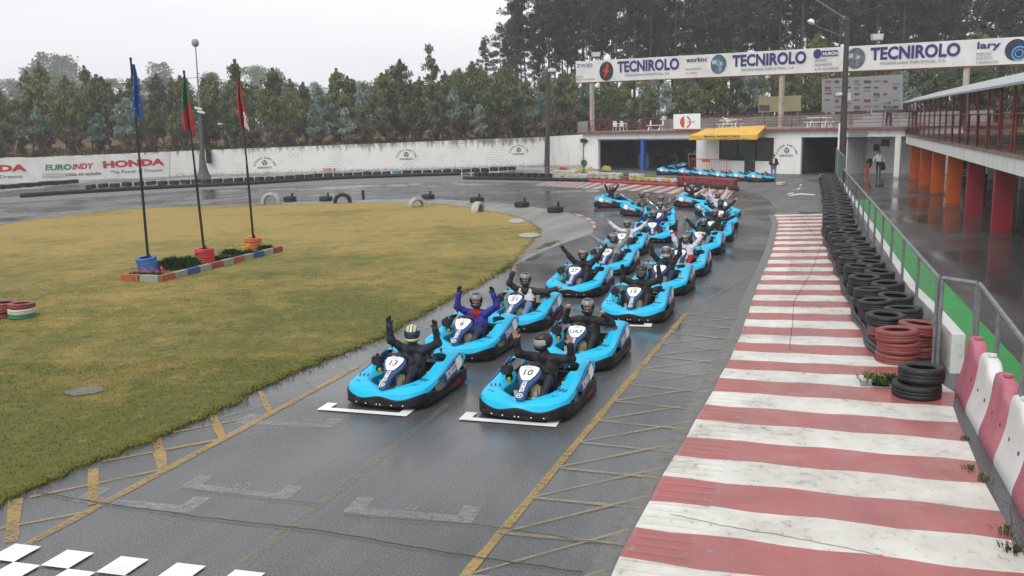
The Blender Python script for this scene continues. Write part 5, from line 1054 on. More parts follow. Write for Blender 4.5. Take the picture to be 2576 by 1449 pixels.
# the thin sparse tree against the sky
g = np.random.default_rng(9); b = AT(1090, 300, 108); z0 = terr_z(b.x, 108); H = AT(1090, 118, 108).z - z0; C = []
rr = random.Random(8); limbs = []
for i in range(16):
    f = rr.uniform(.66, 1.0); q = Vector((rr.uniform(-.55, .55) * 1.4 - .5 * (f - .6), rr.uniform(-.6, .6), H * f)); C.append((q.x, q.y, q.z, rr.uniform(.25, .6), 0)); limbs.append((Vector((.35 * (1 - f), 0, H * f - .8)), q, .03))
V, mi = leaves(np.array(C), 900, .17, g, 2.6, .8)
plant('eucalyptus', (trunk_mesh([Vector((.5 - .9 * (i / 6) ** 2, 0, H * i / 6)) for i in range(7)], .11, .03, limbs, BARK), tri_mesh('crown', V, [LOL], mi, 4)), b.x, 108, z0, 'thin lone eucalyptus with a sparse top standing out against the sky', 'tree', None)
# pines: tall bare trunks behind everything on the right
PN = [pine(s, h, d, l) for s, h, d, l in ((31, 25, 1.0, .56), (32, 27, .8, .60), (33, 23, 1.2, .48), (34, 26, 1.0, .52), (35, 24, .7, .62))]
PNL = [pine(s, h, 1.5, .34) for s, h in ((41, 21), (42, 19))]
r = random.Random(77); cnt = 0
for ri, (dist, sp) in enumerate(((122, 2.4), (129, 2.6), (137, 2.9), (147, 3.3), (160, 3.6), (172, 4.0))):
    x0 = AT(1330 - 8 * ri, 250, dist).x; x = x0
    while x < dist * .66:
        y = dist + r.uniform(-3, 3) - max(0, x - 30) * .28; xx = x + r.uniform(-.9, .9); px_ = 1288 + 2200 * xx / y; edge_f = np.clip((px_ - 1230) / 170, 0, 1); parts = r.choice(PN) if (px_ < 1560 or r.random() < .55) else r.choice(PNL)
        if not (2440 < px_ < 2480 and ri < 5): plant('pine_tree', parts, xx, y, terr_z(xx, y), 'tall dark pine with a bare trunk in the wood behind the pit building' if px_ > 1450 else 'tall pine with bare trunk at the thin left end of the wood', 'tree', 'pine wood behind the pit building' if px_ > 1450 else 'pines at the left end of the wood', r.uniform(.82, 1.08) * (.72 + .28 * edge_f), r.uniform(0, 6.28)); cnt += 1
        x += sp * r.uniform(.7, 1.35)
for px, top, Y, lab in ((1228, 95, 125, 'outermost pine of the wood, thin against the sky'), (1262, 62, 127, 'second pine from the left end of the wood'), (1300, 22, 124, 'third pine from the left end, leaning over the eucalyptus')):
    b = AT(px, 300, Y); z0 = terr_z(b.x, Y); plant('pine_tree', PN[2], b.x, Y, z0, lab, 'tree', None, (AT(px, top, Y).z - z0) / 23, px)
# hazy far trees
FT = [round_tree(51, 20, LFR, 6), round_tree(52, 17, LFR, 5), round_tree(53, 22, LFR, 5.2), round_tree(54, 15, LPG, 7)]
for px, top, Y, k in ((95, 178, 230, 0), (130, 140, 235, 2), (165, 150, 232, 0), (190, 185, 228, 1), (60, 205, 225, 1), (20, 205, 240, 1), (235, 205, 236, 1), (290, 205, 240, 0), (350, 215, 238, 1), (415, 163, 240, 2), (430, 200, 244, 1), (385, 205, 236, 1), (470, 210, 240, 1), (545, 190, 236, 0), (640, 172, 240, 3), (665, 175, 244, 0), (700, 180, 238, 1), (750, 215, 250, 1), (880, 205, 245, 1), (1005, 178, 255, 1), (1215, 195, 250, 1), (130, 185, 165, 3), (185, 200, 168, 3), (-30, 200, 230, 0), (915, 210, 252, 1), (800, 212, 250, 1)):
    Y *= 1.9 if k != 3 else 1.5
    b = AT(px, 300, Y); z0 = terr_z(b.x, Y); h0 = (20, 17, 22, 15)[k]; plant('far_tree', FT[k], b.x, Y, z0, 'pale green rounded tree in the haze beyond the plantation' if k == 3 else 'large grey hazy tree on the far skyline', 'tree', 'hazy trees on the skyline', (AT(px, top, Y).z - z0) / h0, px)
# low scrub on the bank above the wall
r = random.Random(5); sc_ = []
for i in range(230):
    x = r.uniform(-62, 8); ey = float(np.interp(x, [e.x for e in edge], [e.y for e in edge])); y = ey + r.uniform(.7, 16); z = terr_z(x, y); sc_.append((x, y, z + .2, r.uniform(.3, .8), r.choice((0, 0, 1, 2))))
V, mi = leaves(np.array(sc_), 24000, .14, np.random.default_rng(3), 1.8, -.2); o = link('scrub', tri_mesh('scrub', V, [LOL, LYG, LBR], mi, 4)); tag(o, 'low scrub and brush on the bank above the white block wall', 'scrub', kind='stuff')
w_ = []
for i in range(420):
    y = r.uniform(128, 190); x = r.uniform(-.64, .12) * y; top = 3.2 + r.random() * 5.5; w_.append((x, y, terr_z(x, y) + top * r.uniform(.2, 1), r.uniform(1.0, 2.2), r.choice((0, 0, 0, 1))))
V, mi = leaves(np.array(w_), 26000, .42, np.random.default_rng(4), 1.8, .2); o = link('woodland', tri_mesh('woodland', V, [LFR, LBR], mi, 4)); tag(o, 'hazy mass of young woodland beyond the eucalyptus plantation', 'woodland', kind='stuff')
# grey works hall beyond the plantation
hl = thing('works_hall', 'long low grey hall half hidden behind the eucalyptus trees', 'building'); a, b = AT(940, 233, 150), AT(1250, 232, 155); mb = MB(); slab(mb, a, b, 3, a.z + .4, 3, b.z + .6, 9); mb.build('wall', M('hall_grey', (.30, .31, .30), .7), hl); mb = MB(); slab(mb, a + Vector((0, -.4, 0)), b + Vector((0, -.4, 0)), a.z + .4, a.z + 1.1, b.z + .6, b.z + 1.3, 10); mb.build('roof', M('hall_roof', (.13, .135, .14), .6), hl)
for i, px in enumerate((745, 775, 807, 838, 868)):
    p = AT(px, 236, 150); mb = MB(); mb.lathe([(0, 1.2), (.8, 1.1), (1.7, .65), (2.0, .1), (2.0, -.3), (.3, -.35)], 16, Matrix.Translation(p)); mb.tube([p, Vector((p.x, p.y, 3.5))], .25, 8); tag(mb.build('storage_silo', M('silo_grey', (.33, .35, .35), .5) if i == 0 else bpy.data.materials['silo_grey'], smooth=True), 'grey domed tank on a stem beyond the eucalyptus trees', 'tank', 'domed tanks beyond the trees')
# ================================================================ KARTS (local frame: +y = forward, +x = kart's right, z up)
def mirror_half(st):                              # list of stations (each a list of points) for x>=0, first station on the centre line -> full strip
    return [[Vector((-p[0], p[1], p[2])) for p in s] for s in st[:0:-1]] + [[Vector(p) for p in s] for s in st]
ST = [  # inner bottom, inner top, crest inner, crest outer, outer top, outer bottom
 [(0, .66, .17), (0, .68, .240), (0, .76, .258), (0, .87, .268), (0, .965, .262), (0, .995, .225)],
 [(.11, .66, .17), (.11, .68, .250), (.12, .76, .275), (.13, .88, .290), (.135, .968, .268), (.14, 1.0, .200)],
 [(.23, .63, .17), (.235, .64, .295), (.255, .70, .332), (.275, .87, .335), (.285, .962, .272), (.29, .997, .155)],
 [(.33, .58, .17), (.335, .59, .318), (.365, .64, .358), (.46, .83, .345), (.49, .925, .280), (.495, .96, .180)],
 [(.37, .50, .17), (.375, .51, .328), (.42, .55, .370), (.58, .73, .362), (.645, .80, .305), (.66, .83, .225)],
 [(.375, .40, .17), (.38, .41, .332), (.43, .43, .378), (.61, .55, .375), (.68, .60, .325), (.70, .61, .245)],
 [(.375, .30, .17), (.38, .30, .330), (.445, .31, .388), (.615, .40, .392), (.68, .41, .350), (.70, .42, .300)],
 [(.375, .20, .17), (.38, .20, .315), (.455, .20, .410), (.61, .21, .415), (.67, .20, .370), (.70, .20, .330)],
 [(.375, .09, .17), (.38, .09, .315), (.465, .09, .445), (.605, .09, .440), (.665, .08, .390), (.705, .07, .260)],
 [(.375, -.04, .17), (.38, -.04, .330), (.47, -.04, .490), (.60, -.06, .472), (.66, -.07, .415), (.71, -.08, .185)],
 [(.38, -.14, .20), (.385, -.14, .40), (.49, -.14, .520), (.59, -.16, .505), (.655, -.18, .440), (.71, -.19, .175)],
 [(.36, -.25, .30), (.36, -.25, .53), (.52, -.26, .560), (.59, -.28, .535), (.65, -.32, .470), (.71, -.34, .18)],
 [(.33, -.34, .42), (.32, -.34, .585), (.44, -.37, .605), (.57, -.43, .580), (.645, -.48, .500), (.705, -.50, .24)],
 [(.30, -.46, .46), (.285, -.46, .600), (.40, -.50, .620), (.56, -.60, .600), (.64, -.65, .525), (.695, -.66, .32)],
 [(.33, -.64, .47), (.32, -.64, .585), (.41, -.69, .606), (.565, -.78, .588), (.65, -.81, .535), (.70, -.82, .40)],
 [(.44, -.84, .44), (.44, -.84, .515), (.50, -.87, .542), (.59, -.91, .535), (.65, -.92, .505), (.675, -.92, .44)]]
def crisp(st):                                    # support loops keep the moulded edges tight
    a, b, c, d, e, f = [Vector(p) for p in st]
    return [a, a.lerp(b, .86), b, b.lerp(c, .22), b.lerp(c, .9), c.lerp(d, .08), c.lerp(d, .92), d.lerp(e, .15), d.lerp(e, .88), e, e.lerp(f, .14), f]
def tween(a, b, t): return [Vector(p).lerp(Vector(q), t) for p, q in zip(a, b)]
ST = [crisp(q) for q in ST]; full = mirror_half(ST)
NS = len(full); mid = len(ST) - 1
def skipf(i, j):
    k = abs(i + .5 - mid) - .5                   # station interval index from the nose
    if j in (3, 4) and k in (7, 8): return True      # window in the inner slope of the side pod
    if j <= 5 and k in (10, 11) : return True        # opening beside the seat
    return False
def smooth_rows(rows):                            # densify every row across with rounded crest
    return rows
mb = MB(); mb.grid(full, skip=skipf)
BODY = mb.mesh('body', CYAN, recalc=False, subsurf=1, smooth=True)
if sum(p.normal.z for p in BODY.polygons) < 0: BODY.flip_normals()
OUT = [(0, 1.03), (.16, 1.03), (.32, 1.015), (.50, .965), (.64, .86), (.715, .70), (.735, .50), (.735, .32), (.735, .12), (.74, -.10), (.745, -.35), (.745, -.60), (.735, -.80), (.69, -.94), (.56, -1.02), (.28, -1.05), (0, -1.05)]
ZT = [.230, .205, .165, .21, .26, .265, .235, .185, .19, .26, .29, .29, .27, .275, .28, .27, .27]
rows = []
for (x, y), zt in zip(OUT, ZT):
    L = math.hypot(x, y * .7); k = .035; ix, iy = x * (1 - k / .7), y - k * (1 if y > .9 else -1 if y < -.9 else 0)
    rows.append([Vector((ix, iy, .06)), Vector((x * .985, y * .99, .045)), Vector((x, y, .09)), Vector((x, y, (zt + .07) / 2)), Vector((x * .995, y * .997, zt - .015)), Vector((x * .98, y * .985, zt)), Vector((ix, iy, zt - .02))])
rows = [[Vector((-p.x, p.y, p.z)) for p in r] for r in rows[:0:-1]] + rows[:-1] if False else rows
fullb = [[Vector((-p.x, p.y, p.z)) for p in r] for r in rows[:0:-1]] + rows
mb = MB(); mb.grid(fullb); 
BUMPER = mb.mesh('bumper', BUMP, subsurf=1, smooth=True)
if BUMPER.polygons[len(BUMPER.polygons) // 2].normal.y < 0: BUMPER.flip_normals()
def pod(y, z, sx): 
    x = .728 - .15 * max(0, z - .22); return Vector((sx * x, y, z))
def kart(label, group, y=None):
    t = thing('racing_kart', label, 'kart', (0, 0, 0), 0, group); t.scale = (1, .92, 1)
    body = link('body', BODY, t); bum = link('bumper', BUMPER, t)
    mb = MB(); mb.add([(x, y, .065) for x, y in OUT] + [(-x, y, .065) for x, y in OUT[::-1]], [tuple(range(2 * len(OUT)))]); mb.box((0, .25, .12), (.5, 1.0, .03)); mb.build('floor_pan', BLK, t)
    for sx in (1, -1):
        z_ = lambda y: None
        P = [(.30, .345), (.22, .372), (.08, .385), (-.06, .41), (-.22, .445), (-.42, .50), (-.64, .545), (-.70, .50), (-.72, .38), (-.64, .325), (-.35, .27), (-.10, .215), (.02, .20), (.06, .27), (.12, .315), (.22, .325)]
        mb = MB(); p = [pod(a, b, sx) for a, b in P]; mb.poly(p); mb.poly([q + Vector((sx * -.02, 0, 0)) for q in p])
        mb.grid([p + p[:1], [q + Vector((sx * -.02, 0, 0)) for q in p + p[:1]]])
        st = mb.build('side_sticker', NAVY, body)
        W_ = [(-.42, .488), (-.63, .533), (-.675, .49), (-.69, .39), (-.63, .345), (-.44, .305)]; mb = MB(); mb.poly([pod(a, b, sx) + Vector((sx * .006, 0, .001)) for a, b in W_]); mb.build('number_panel', WPL, st)
        a, b = pod(.03, .275, sx), pod(-.41, .345, sx); a.x += sx * .008; b.x += sx * .008; up = Vector((-sx * .0145, 0, .108))
        mb = MB()
        if sx < 0: put(mb, 'TECNIROLO', a, b - a, up, bold=.035)
        else: put(mb, 'TECNIROLO', b, a - b, up, bold=.035)
        mb.build('lettering', WPL, st)
        mb = MB(); a, b = Vector((sx * .7465, -.14, .10)), Vector((sx * .7525, -.50, .125))
        if sx < 0: put(mb, 'tec-flex', a, b - a, (0, 0, .085), bold=.02)
        else: put(mb, 'tec-flex', b, a - b, (0, 0, .085), bold=.02)
        mb.build('lettering', REDT, bum)
        for k in range(3): mb = MB(); mb.box((sx * (.46 + .06 * k), .455 + .02 * k, .379 - .002 * k), (.022, .10, .02), 0, Matrix.Rotation(sx * .35, 3, 'Z') @ Matrix.Rotation(-.1, 3, 'X')); mb.build('vent_slot', BLK, body)
        for k in range(3): mb = MB(); mb.box((sx * (.652), -.70 - .045 * k, .50 - .012 * k), (.03, .014, .09), 0, Matrix.Rotation(sx * -.5, 3, 'Y')); mb.build('vent_slot', BLK, body)
        mb = MB(); mb.box((sx * .50, .72, .360), (.12, .016, .014), 0, Matrix.Rotation(sx * -.5, 3, 'Z')); mb.build('crease', M('crease_shade_cyan', (.004, .28, .5), .4) if 'crease_shade_cyan' not in bpy.data.materials else bpy.data.materials['crease_shade_cyan'], body)  # shade of the moulded crease painted as a darker cyan bar
        mb = MB(); mb.lathe([(0, .07), (.018, .07), (.022, .03), (.010, .025), (.012, 0)], 8, Matrix.Translation((sx * .45, -.42, .605))); mb.build('knob', BLK, body)
        mb = MB(); mb.lathe([(0, .10), (.03, .10), (.035, .06), (.028, .055), (.028, 0)], 10, Matrix.Translation((sx * .44, .09, .30))); mb.build('filler_cap', YCAP, t)
        for yy, r_, w_ in ((.40, .13, .13), (-.62, .14, .20)):
            prof = [(r_ * .55, -w_ * .45), (r_ * .8, -w_ / 2), (r_, -w_ * .36), (r_, w_ * .36), (r_ * .8, w_ / 2), (r_ * .55, w_ * .45)]; MT = Matrix.Translation((sx * (.60 if yy > 0 else .595), yy, r_)) @ Matrix.Rotation(math.pi / 2, 4, 'Y')
            mb = MB(); mb.lathe(prof, 20, MT); wh = mb.build('wheel', RUB, t, smooth=True); mb = MB(); mb.lathe([(0, -w_ * .3), (r_ * .55, -w_ * .42), (r_ * .55, w_ * .42), (0, w_ * .3)], 16, MT); mb.build('rim', GALV, wh)
    # front fairing: spoon with a shield-shaped number plate
    cl = [(.90, .305, .055), (.86, .335, .066), (.78, .372, .060), (.68, .425, .064), (.60, .475, .085), (.53, .52, .135), (.46, .562, .180), (.39, .605, .194), (.32, .648, .180), (.275, .672, .13)]
    rows = []
    for y_, z_, w_ in cl: rows.append([Vector((x * w_, y_ + dy, z_ + dz)) for x, dy, dz in ((-.86, -.02, -.075), (-1, -.008, -.03), (-.90, 0, 0), (-.3, .006, .008), (.3, .006, .008), (.90, 0, 0), (1, -.008, -.03), (.86, -.02, -.075))])
    mb = MB(); mb.grid(rows); mb.poly(rows[0]); mb.poly(rows[-1]); f = mb.build('front_fairing', NAVY, t, recalc=True, subsurf=1, smooth=True)
    A, Bv = Vector((0, .56, .505)), Vector((0, .315, .655)); e = (Bv - A).normalized(); nrm = Vector((0, -e.z, e.y)); nrm = nrm if nrm.z > 0 else -nrm
    if nrm.y < 0: nrm = -nrm
    off = nrm * .022; L_ = (Bv - A).length
    sh = [(-.065, .0), (0, -.012), (.065, .0), (.122, .10), (.152, .20), (.144, .262), (.07, .288), (0, .294), (-.07, .288), (-.144, .262), (-.152, .20), (-.122, .10)]
    mb = MB(); mb.poly([A + e * v + Vector((u, 0, 0)) + off for u, v in sh]); mb.build('number_plate', WPL, f)
    a, b = Vector((0, .80, .378)), Vector((0, .585, .493)); e2 = (b - a).normalized(); n2 = Vector((0, -e2.z, e2.y)); n2 = n2 if n2.z > 0 else -n2
    mb = MB(); put(mb, 'TECNIROLO', a + Vector((-.033, 0, 0)) + n2 * .024, b - a, Vector((.066, 0, 0)), bold=.035); 
    mb.build('lettering', WPL, f)
    q = Vector((0, .865, .348)) + n2 * .022; ring = [q + (Vector((1, 0, 0)) * math.cos(k * .3142) + e2 * math.sin(k * .3142)) * r_ for r_ in (.048, .036) for k in range(20)]
    mb = MB(); mb.add(ring, [(k, (k + 1) % 20, 20 + (k + 1) % 20, 20 + k) for k in range(20)]); mb.add([q + Vector((x * .022, 0, 0)) + e2 * y_ * .022 for x, y_ in ((-1, .7), (1, .7), (0, -1))], [(0, 2, 1)]); mb.build('emblem', WPL, f)
    mb = MB(); put_plain(mb, 'EUROINDY', A + e * .235 + off * 1.1 + Vector((0, 0, .001)), Vector((-1, 0, 0)), e, .016, bold=.01); mb.build('small_lettering', REDT, f)
    # steering wheel, seat, tank, engine and tubes
    R_ = Matrix.Translation((0, .24, .63)) @ Matrix.Rotation(math.radians(42), 4, 'X')
    pr = [(.145 + .016 * math.cos(k * .785), .016 * math.sin(k * .785)) for k in range(8)]
    mb = MB(); mb.lathe(pr, 28, R_, closed=True); sw = mb.build('steering_wheel', BLK, t, smooth=True); mb = MB()
    for a in (90, 210, 330): mb.tube([R_ @ Vector((0, 0, -.02)), R_ @ Vector((.14 * math.cos(math.radians(a)), .14 * math.sin(math.radians(a)), 0))], .012, 6)
    mb.lathe([(0, .01), (.04, .01), (.04, -.03), (0, -.03)], 12, R_); mb.tube([R_ @ Vector((0, 0, -.03)), (0, .55, .20)], .012, 6); mb.build('spokes', BLK, sw)
    rows = []
    for z_, rr_, yb in ((.08, .05, .04), (.09, .19, .0), (.14, .215, -.02), (.30, .225, -.06), (.45, .23, -.12), (.58, .22, -.17), (.60, .21, -.17)):
        rows.append([Vector((rr_ * math.sin(a) - .06, yb - rr_ * .95 * math.cos(a), z_ + (.0 if z_ < .3 else -.16 * max(0, abs(a) - 1.2)))) for a in np.linspace(-2.0, 2.0, 17)] if z_ > .14 else [Vector((rr_ * math.sin(a) - .06, yb + .05 - rr_ * math.cos(a), z_)) for a in np.linspace(-2.0, 2.0, 17)])
    mb = MB(); mb.grid(rows); mb.box((-.06, .08, .085), (.36, .30, .03)); mb.build('seat', BLK, t, smooth=True)
    mb = MB(); mb.box((-.10, .40, .27), (.19, .17, .30), taper=.8); tk = mb.build('fuel_tank', BEIGE, t, bevel=.035); mb = MB(); mb.lathe([(0, .05), (.035, .05), (.035, 0)], 10, Matrix.Translation((-.10, .40, .42))); mb.build('tank_cap', BLK, tk)
    mb = MB(); mb.tube([(-.36, .60, .20), (-.12, .62, .26), (.12, .62, .26), (.36, .60, .20)], .014, 7); mb.build('foot_bar', STEEL, t); mb = MB(); mb.tube([(-.36, .56, .15), (0, .58, .16), (.36, .56, .15)], .014, 7); mb.build('foot_bar', STEEL, t)
    for sx in (.15, -.15): mb = MB(); mb.beam((sx, .62, .17), (sx, .60, .36), .06, .014); mb.build('pedal', STEEL, t)
    mb = MB(); mb.box((.36, -.36, .26), (.26, .34, .26)); mb.box((.36, -.34, .42), (.16, .18, .10)); mb.build('engine', M('engine_black', (.02, .02, .021), .5) if 'engine_black' not in bpy.data.materials else bpy.data.materials['engine_black'], t, bevel=.02)
    mb = MB(); mb.box((.48, .06, .53), (.18, .17, .14), taper=.88); ab = mb.build('air_box', BLK, t, bevel=.02); mb = MB(); mb.lathe([(0, .035), (.025, .035), (.025, 0)], 10, Matrix.Translation((.48, .06, .60))); mb.build('air_cap', BLK, ab)
    for x in (-.40, -.22, -.03, .03, .22, .40):
        yy = float(np.interp(abs(x), [p[0] for p in OUT[:6]], [p[1] for p in OUT[:6]])); mb = MB(); mb.lathe([(0, .012), (.009, .009), (.011, 0)], 8, Matrix.Translation((x, yy - .002, .095)) @ Matrix.Rotation(-math.pi / 2, 4, 'X')); mb.build('bolt', WPL, bum)
    return t, A, e, off
KT, kA, ke, koff = kart('bright cyan rental kart', 'cyan karts lined up on the starting grid')
def kart_pose(x, y, a): return (x, y, 0), math.radians(180 - a)     # a: heading, 0 = straight at the viewer, + = towards the left of the photo
first = [True]
def place_kart(x, y, a, num, label, group='cyan karts lined up on the starting grid'):
    loc, rz = kart_pose(x, y, a)
    if first[0]: t = KT; t.location = loc; t.rotation_euler = (0, 0, rz); t['label'] = label; t['group'] = group; first[0] = False
    else: t = dup(KT, loc, rz, label, group)
    if num:
        f = [c for c in t.children if c.name.startswith('front_fairing')][0]; mb = MB(); put_plain(mb, num, kA + ke * .095 + koff * 1.12, Vector((-1, 0, 0)), ke, .115 if len(num) < 3 else .085, bold=.012, shear=.1); mb.build('race_number', INK, f)
    return t
# ================================================================ PEOPLE: one continuous skinned surface per figure (surface nets over rounded bones)
def surfnet(F, o, h):
    s = F < 0; nx, ny, nz = F.shape
    c = [s[i:nx - 1 + i, j:ny - 1 + j, k:nz - 1 + k] for i in (0, 1) for j in (0, 1) for k in (0, 1)]
    alln = c[0].copy(); anyn = c[0].copy()
    for q in c[1:]: alln &= q; anyn |= q
    act = anyn & ~alln; I = np.argwhere(act); idx = -np.ones(act.shape, np.int64); idx[act] = np.arange(len(I))
    P = np.zeros((len(I), 3)); n = np.zeros(len(I)); cor = [(i, j, k) for i in (0, 1) for j in (0, 1) for k in (0, 1)]
    for a in cor:
        for ax in range(3):
            if a[ax]: continue
            b = list(a); b[ax] = 1; fa = F[I[:, 0] + a[0], I[:, 1] + a[1], I[:, 2] + a[2]]; fb = F[I[:, 0] + b[0], I[:, 1] + b[1], I[:, 2] + b[2]]
            m = (fa < 0) != (fb < 0); t = np.where(m, fa / (fa - fb + 1e-12), 0); p = np.array(a, float) + np.outer(t, np.eye(3)[ax]); P[m] += p[m]; n[m] += 1
    P = (I + P / n[:, None]) * h + o; faces = []
    for ax in range(3):
        u, v = (ax + 1) % 3, (ax + 2) % 3; sl0 = [slice(None)] * 3; sl1 = [slice(None)] * 3; sl0[ax] = slice(0, -1); sl1[ax] = slice(1, None)
        A, B = s[tuple(sl0)], s[tuple(sl1)]; E = np.argwhere(A != B); ok = (E[:, u] > 0) & (E[:, v] > 0) & (E[:, u] < F.shape[u] - 1) & (E[:, v] < F.shape[v] - 1); E = E[ok]; fl = A[E[:, 0], E[:, 1], E[:, 2]]
        q = []
        for du, dv in ((-1, -1), (0, -1), (0, 0), (-1, 0)): e = E.copy(); e[:, u] += du; e[:, v] += dv; q.append(idx[e[:, 0], e[:, 1], e[:, 2]])
        Q = np.stack(q, 1); Q[~fl] = Q[~fl][:, ::-1]; faces.append(Q)
    return P, np.concatenate(faces)
def bone_field(bones, h=.0105, pad=.05, wrinkle=0, seed=0):
    A = np.array([b[0] for b in bones], float); B = np.array([b[1] for b in bones], float); RA_ = np.array([b[2] for b in bones]); RB_ = np.array([b[3] for b in bones]); rm = np.maximum(RA_, RB_)[:, None]
    lo = np.minimum(A - rm, B - rm).min(0) - pad; hi = np.maximum(A + rm, B + rm).max(0) + pad; n = np.ceil((hi - lo) / h).astype(int) + 1; F = np.full(n, .12, np.float32)
    for a, b, ra, rb, z in zip(A, B, RA_, RB_, [x[4] for x in bones]):
        m = max(ra, rb) + .09; l = np.maximum(((np.minimum(a, b) - m - lo) / h).astype(int), 0); u = np.minimum(((np.maximum(a, b) + m - lo) / h).astype(int) + 2, n)
        X = (lo[0] + h * np.arange(l[0], u[0]))[:, None, None]; Y_ = (lo[1] + h * np.arange(l[1], u[1]))[None, :, None]; Z = (lo[2] + h * np.arange(l[2], u[2]))[None, None, :]
        d = b - a; L2 = max(d @ d, 1e-9); t = np.clip(((X - a[0]) * d[0] + (Y_ - a[1]) * d[1] + (Z - a[2]) * d[2]) / L2, 0, 1)
        D = np.sqrt((X - a[0] - t * d[0]) ** 2 + (Y_ - a[1] - t * d[1]) ** 2 + (Z - a[2] - t * d[2]) ** 2) - (ra + (rb - ra) * t)
        if wrinkle and z in ('jacket', 'trouser') and max(ra, rb) > .035:
            D = D + wrinkle * (np.sin(X * 31 + np.sin(Z * 23 + seed) * 1.6 + seed) * np.sin(Z * 37 + Y_ * 13 + seed * 2) + .6 * np.sin(Y_ * 47 + X * 19 + Z * 29 + seed))
        k = .006 if max(ra, rb) < .0135 else (.045 if max(ra, rb) > .05 else .022); S = F[l[0]:u[0], l[1]:u[1], l[2]:u[2]]; hh = np.clip(.5 + .5 * (S - D) / k, 0, 1); S[...] = S * (1 - hh) + D * hh - k * hh * (1 - hh)
    return F, lo, h
def figure(bones, mats, wr=.0035, seed=0, h=.0105):
    F, lo, h = bone_field(bones, h, wrinkle=wr, seed=seed); P, Q = surfnet(F, lo, h); C = P[Q].mean(1); best = np.full(len(C), 9.); lab = np.zeros(len(C), int); zones = list(mats)
    for a, b, ra, rb, z in bones:
        a, b = np.array(a, float), np.array(b, float); d = b - a; t = np.clip((C - a) @ d / max(d @ d, 1e-9), 0, 1); D = np.linalg.norm(C - a - t[:, None] * d, axis=1) - (ra + (rb - ra) * t)
        m = D < best; best[m] = D[m]; lab[m] = zones.index(z)
    me = bpy.data.meshes.new('body'); me.from_pydata(P.tolist(), [], Q.tolist())
    for z in zones: me.materials.append(mats[z])
    me.polygons.foreach_set('material_index', lab.astype(np.int32)); me.polygons.foreach_set('use_smooth', [True] * len(Q)); me.update(); return me
def V(*a): return np.array(a, float)
def unit(v): return v / (np.linalg.norm(v) + 1e-9)
def hand(bones, w, d, n, s, zone, kind, cuffz):
    """w wrist, d direction, n palm normal, s direction of the thumb side"""
    d = unit(d); n = unit(n - d * (n @ d)); s = unit(s - d * (s @ d) - n * (s @ n)); k0 = w + d * .088
    for o in (-.028, -.009, .010, .027): bones.append((w + s * o * .55 + d * .015, k0 + s * o - d * .012 * (abs(o) > .02), .0165, .0145, zone))
    fing = ((.027, .072, 'index'), (.010, .081, 'middle'), (-.009, .075, 'ring'), (-.028, .058, 'little')); curl = {'open': (.12, .12), 'relaxed': (.5, .6), 'fist': (1.75, 1.55), 'thumb': (1.7, 1.55), 'horn': (1.7, 1.5), 'point': (1.7, 1.5)}[kind]
    for o, L, nm in fing:
        c1, c2 = curl
        if (kind == 'horn' and nm in ('index', 'little')) or (kind == 'point' and nm == 'index'): c1, c2 = .1, .1
        b = k0 + s * o - d * (.010 if nm == 'little' else 0); f = unit(d + s * o * (5.5 if kind in ('open', 'horn') else 1.0)); p1 = b + (f * math.cos(c1 * .9) + n * math.sin(c1 * .9)) * L * .5; a2 = c1 * .9 + c2; p2 = p1 + (f * math.cos(a2) + n * math.sin(a2)) * L * .52
        bones.append((b, p1, .0125, .0112, zone)); bones.append((p1, p2, .0112, .0092, zone))
    tb = w + s * .024 + d * .022; 
    if kind in ('fist', 'horn', 'point'): t1 = tb + s * .02 + d * .035 + n * .02; t2 = t1 + d * .012 - s * .03 + n * .018
    elif kind == 'thumb': t1 = tb + s * .040 + d * .018; t2 = t1 + s * .040 + d * .004
    else: t1 = tb + s * .030 + d * .032 + n * .010; t2 = t1 + s * .020 + d * .030
    bones.append((tb, t1, .0150, .0125, zone)); bones.append((t1, t2, .0125, .0098, zone))
    bones.append((w - d * .035, w + d * .02, .0285, .0245, cuffz))
SKIN = M('skin', (.42, .235, .165), .5, (.36, .19, .13), 9, objc=True); SKIN2 = M('skin_fair', (.50, .30, .22), .5); EYE = M('eye_dark', (.03, .02, .018), .3); LIP = M('lips', (.28, .10, .085), .5); HAIR = M('dark_hair', (.018, .013, .010), .6); BALA = M('black_balaclava', (.010, .010, .011), .8); SHOE = M('dark_shoe', (.018, .018, .02), .5); SOLE = M('pale_shoe', (.40, .38, .33), .6)
def cl(name, c, c2=None): return bpy.data.materials.get(name) or M(name, c, .62, c2 or tuple(x * (1.7 if max(c) < .03 else .72) for x in c), 7, spec=.3, bump=.25, bs=22)  # very dark cloth gets brighter blotches, a wet sheen put into its colour
def head_bones(c, fw, rt, up, zs='skin', hair=False):
    q = lambda x, y, z: c + rt * x + fw * y + up * z
    b = [(q(0, -.018, .045), q(0, .012, .05), .088, .082, 'hair' if hair else zs), (q(0, .022, .02), q(0, .026, -.05), .070, .055, zs), (q(0, .060, -.088), q(0, .066, -.094), .026, .024, zs),
         (q(0, .088, .012), q(0, .104, -.022), .010, .0145, zs), (q(-.048, .058, -.01), q(-.03, .07, -.02), .026, .026, zs), (q(.048, .058, -.01), q(.03, .07, -.02), .026, .026, zs), (q(-.022, .082, -.060), q(.022, .082, -.060), .0085, .0085, 'lip')]
    for s in (1, -1): b += [(q(s * .034, .0845, .010), q(s * .028, .0855, .010), .0085, .0085, 'eye'), (q(s * .084, -.005, .02), q(s * .082, -.008, -.018), .014, .010, zs)]
    return b
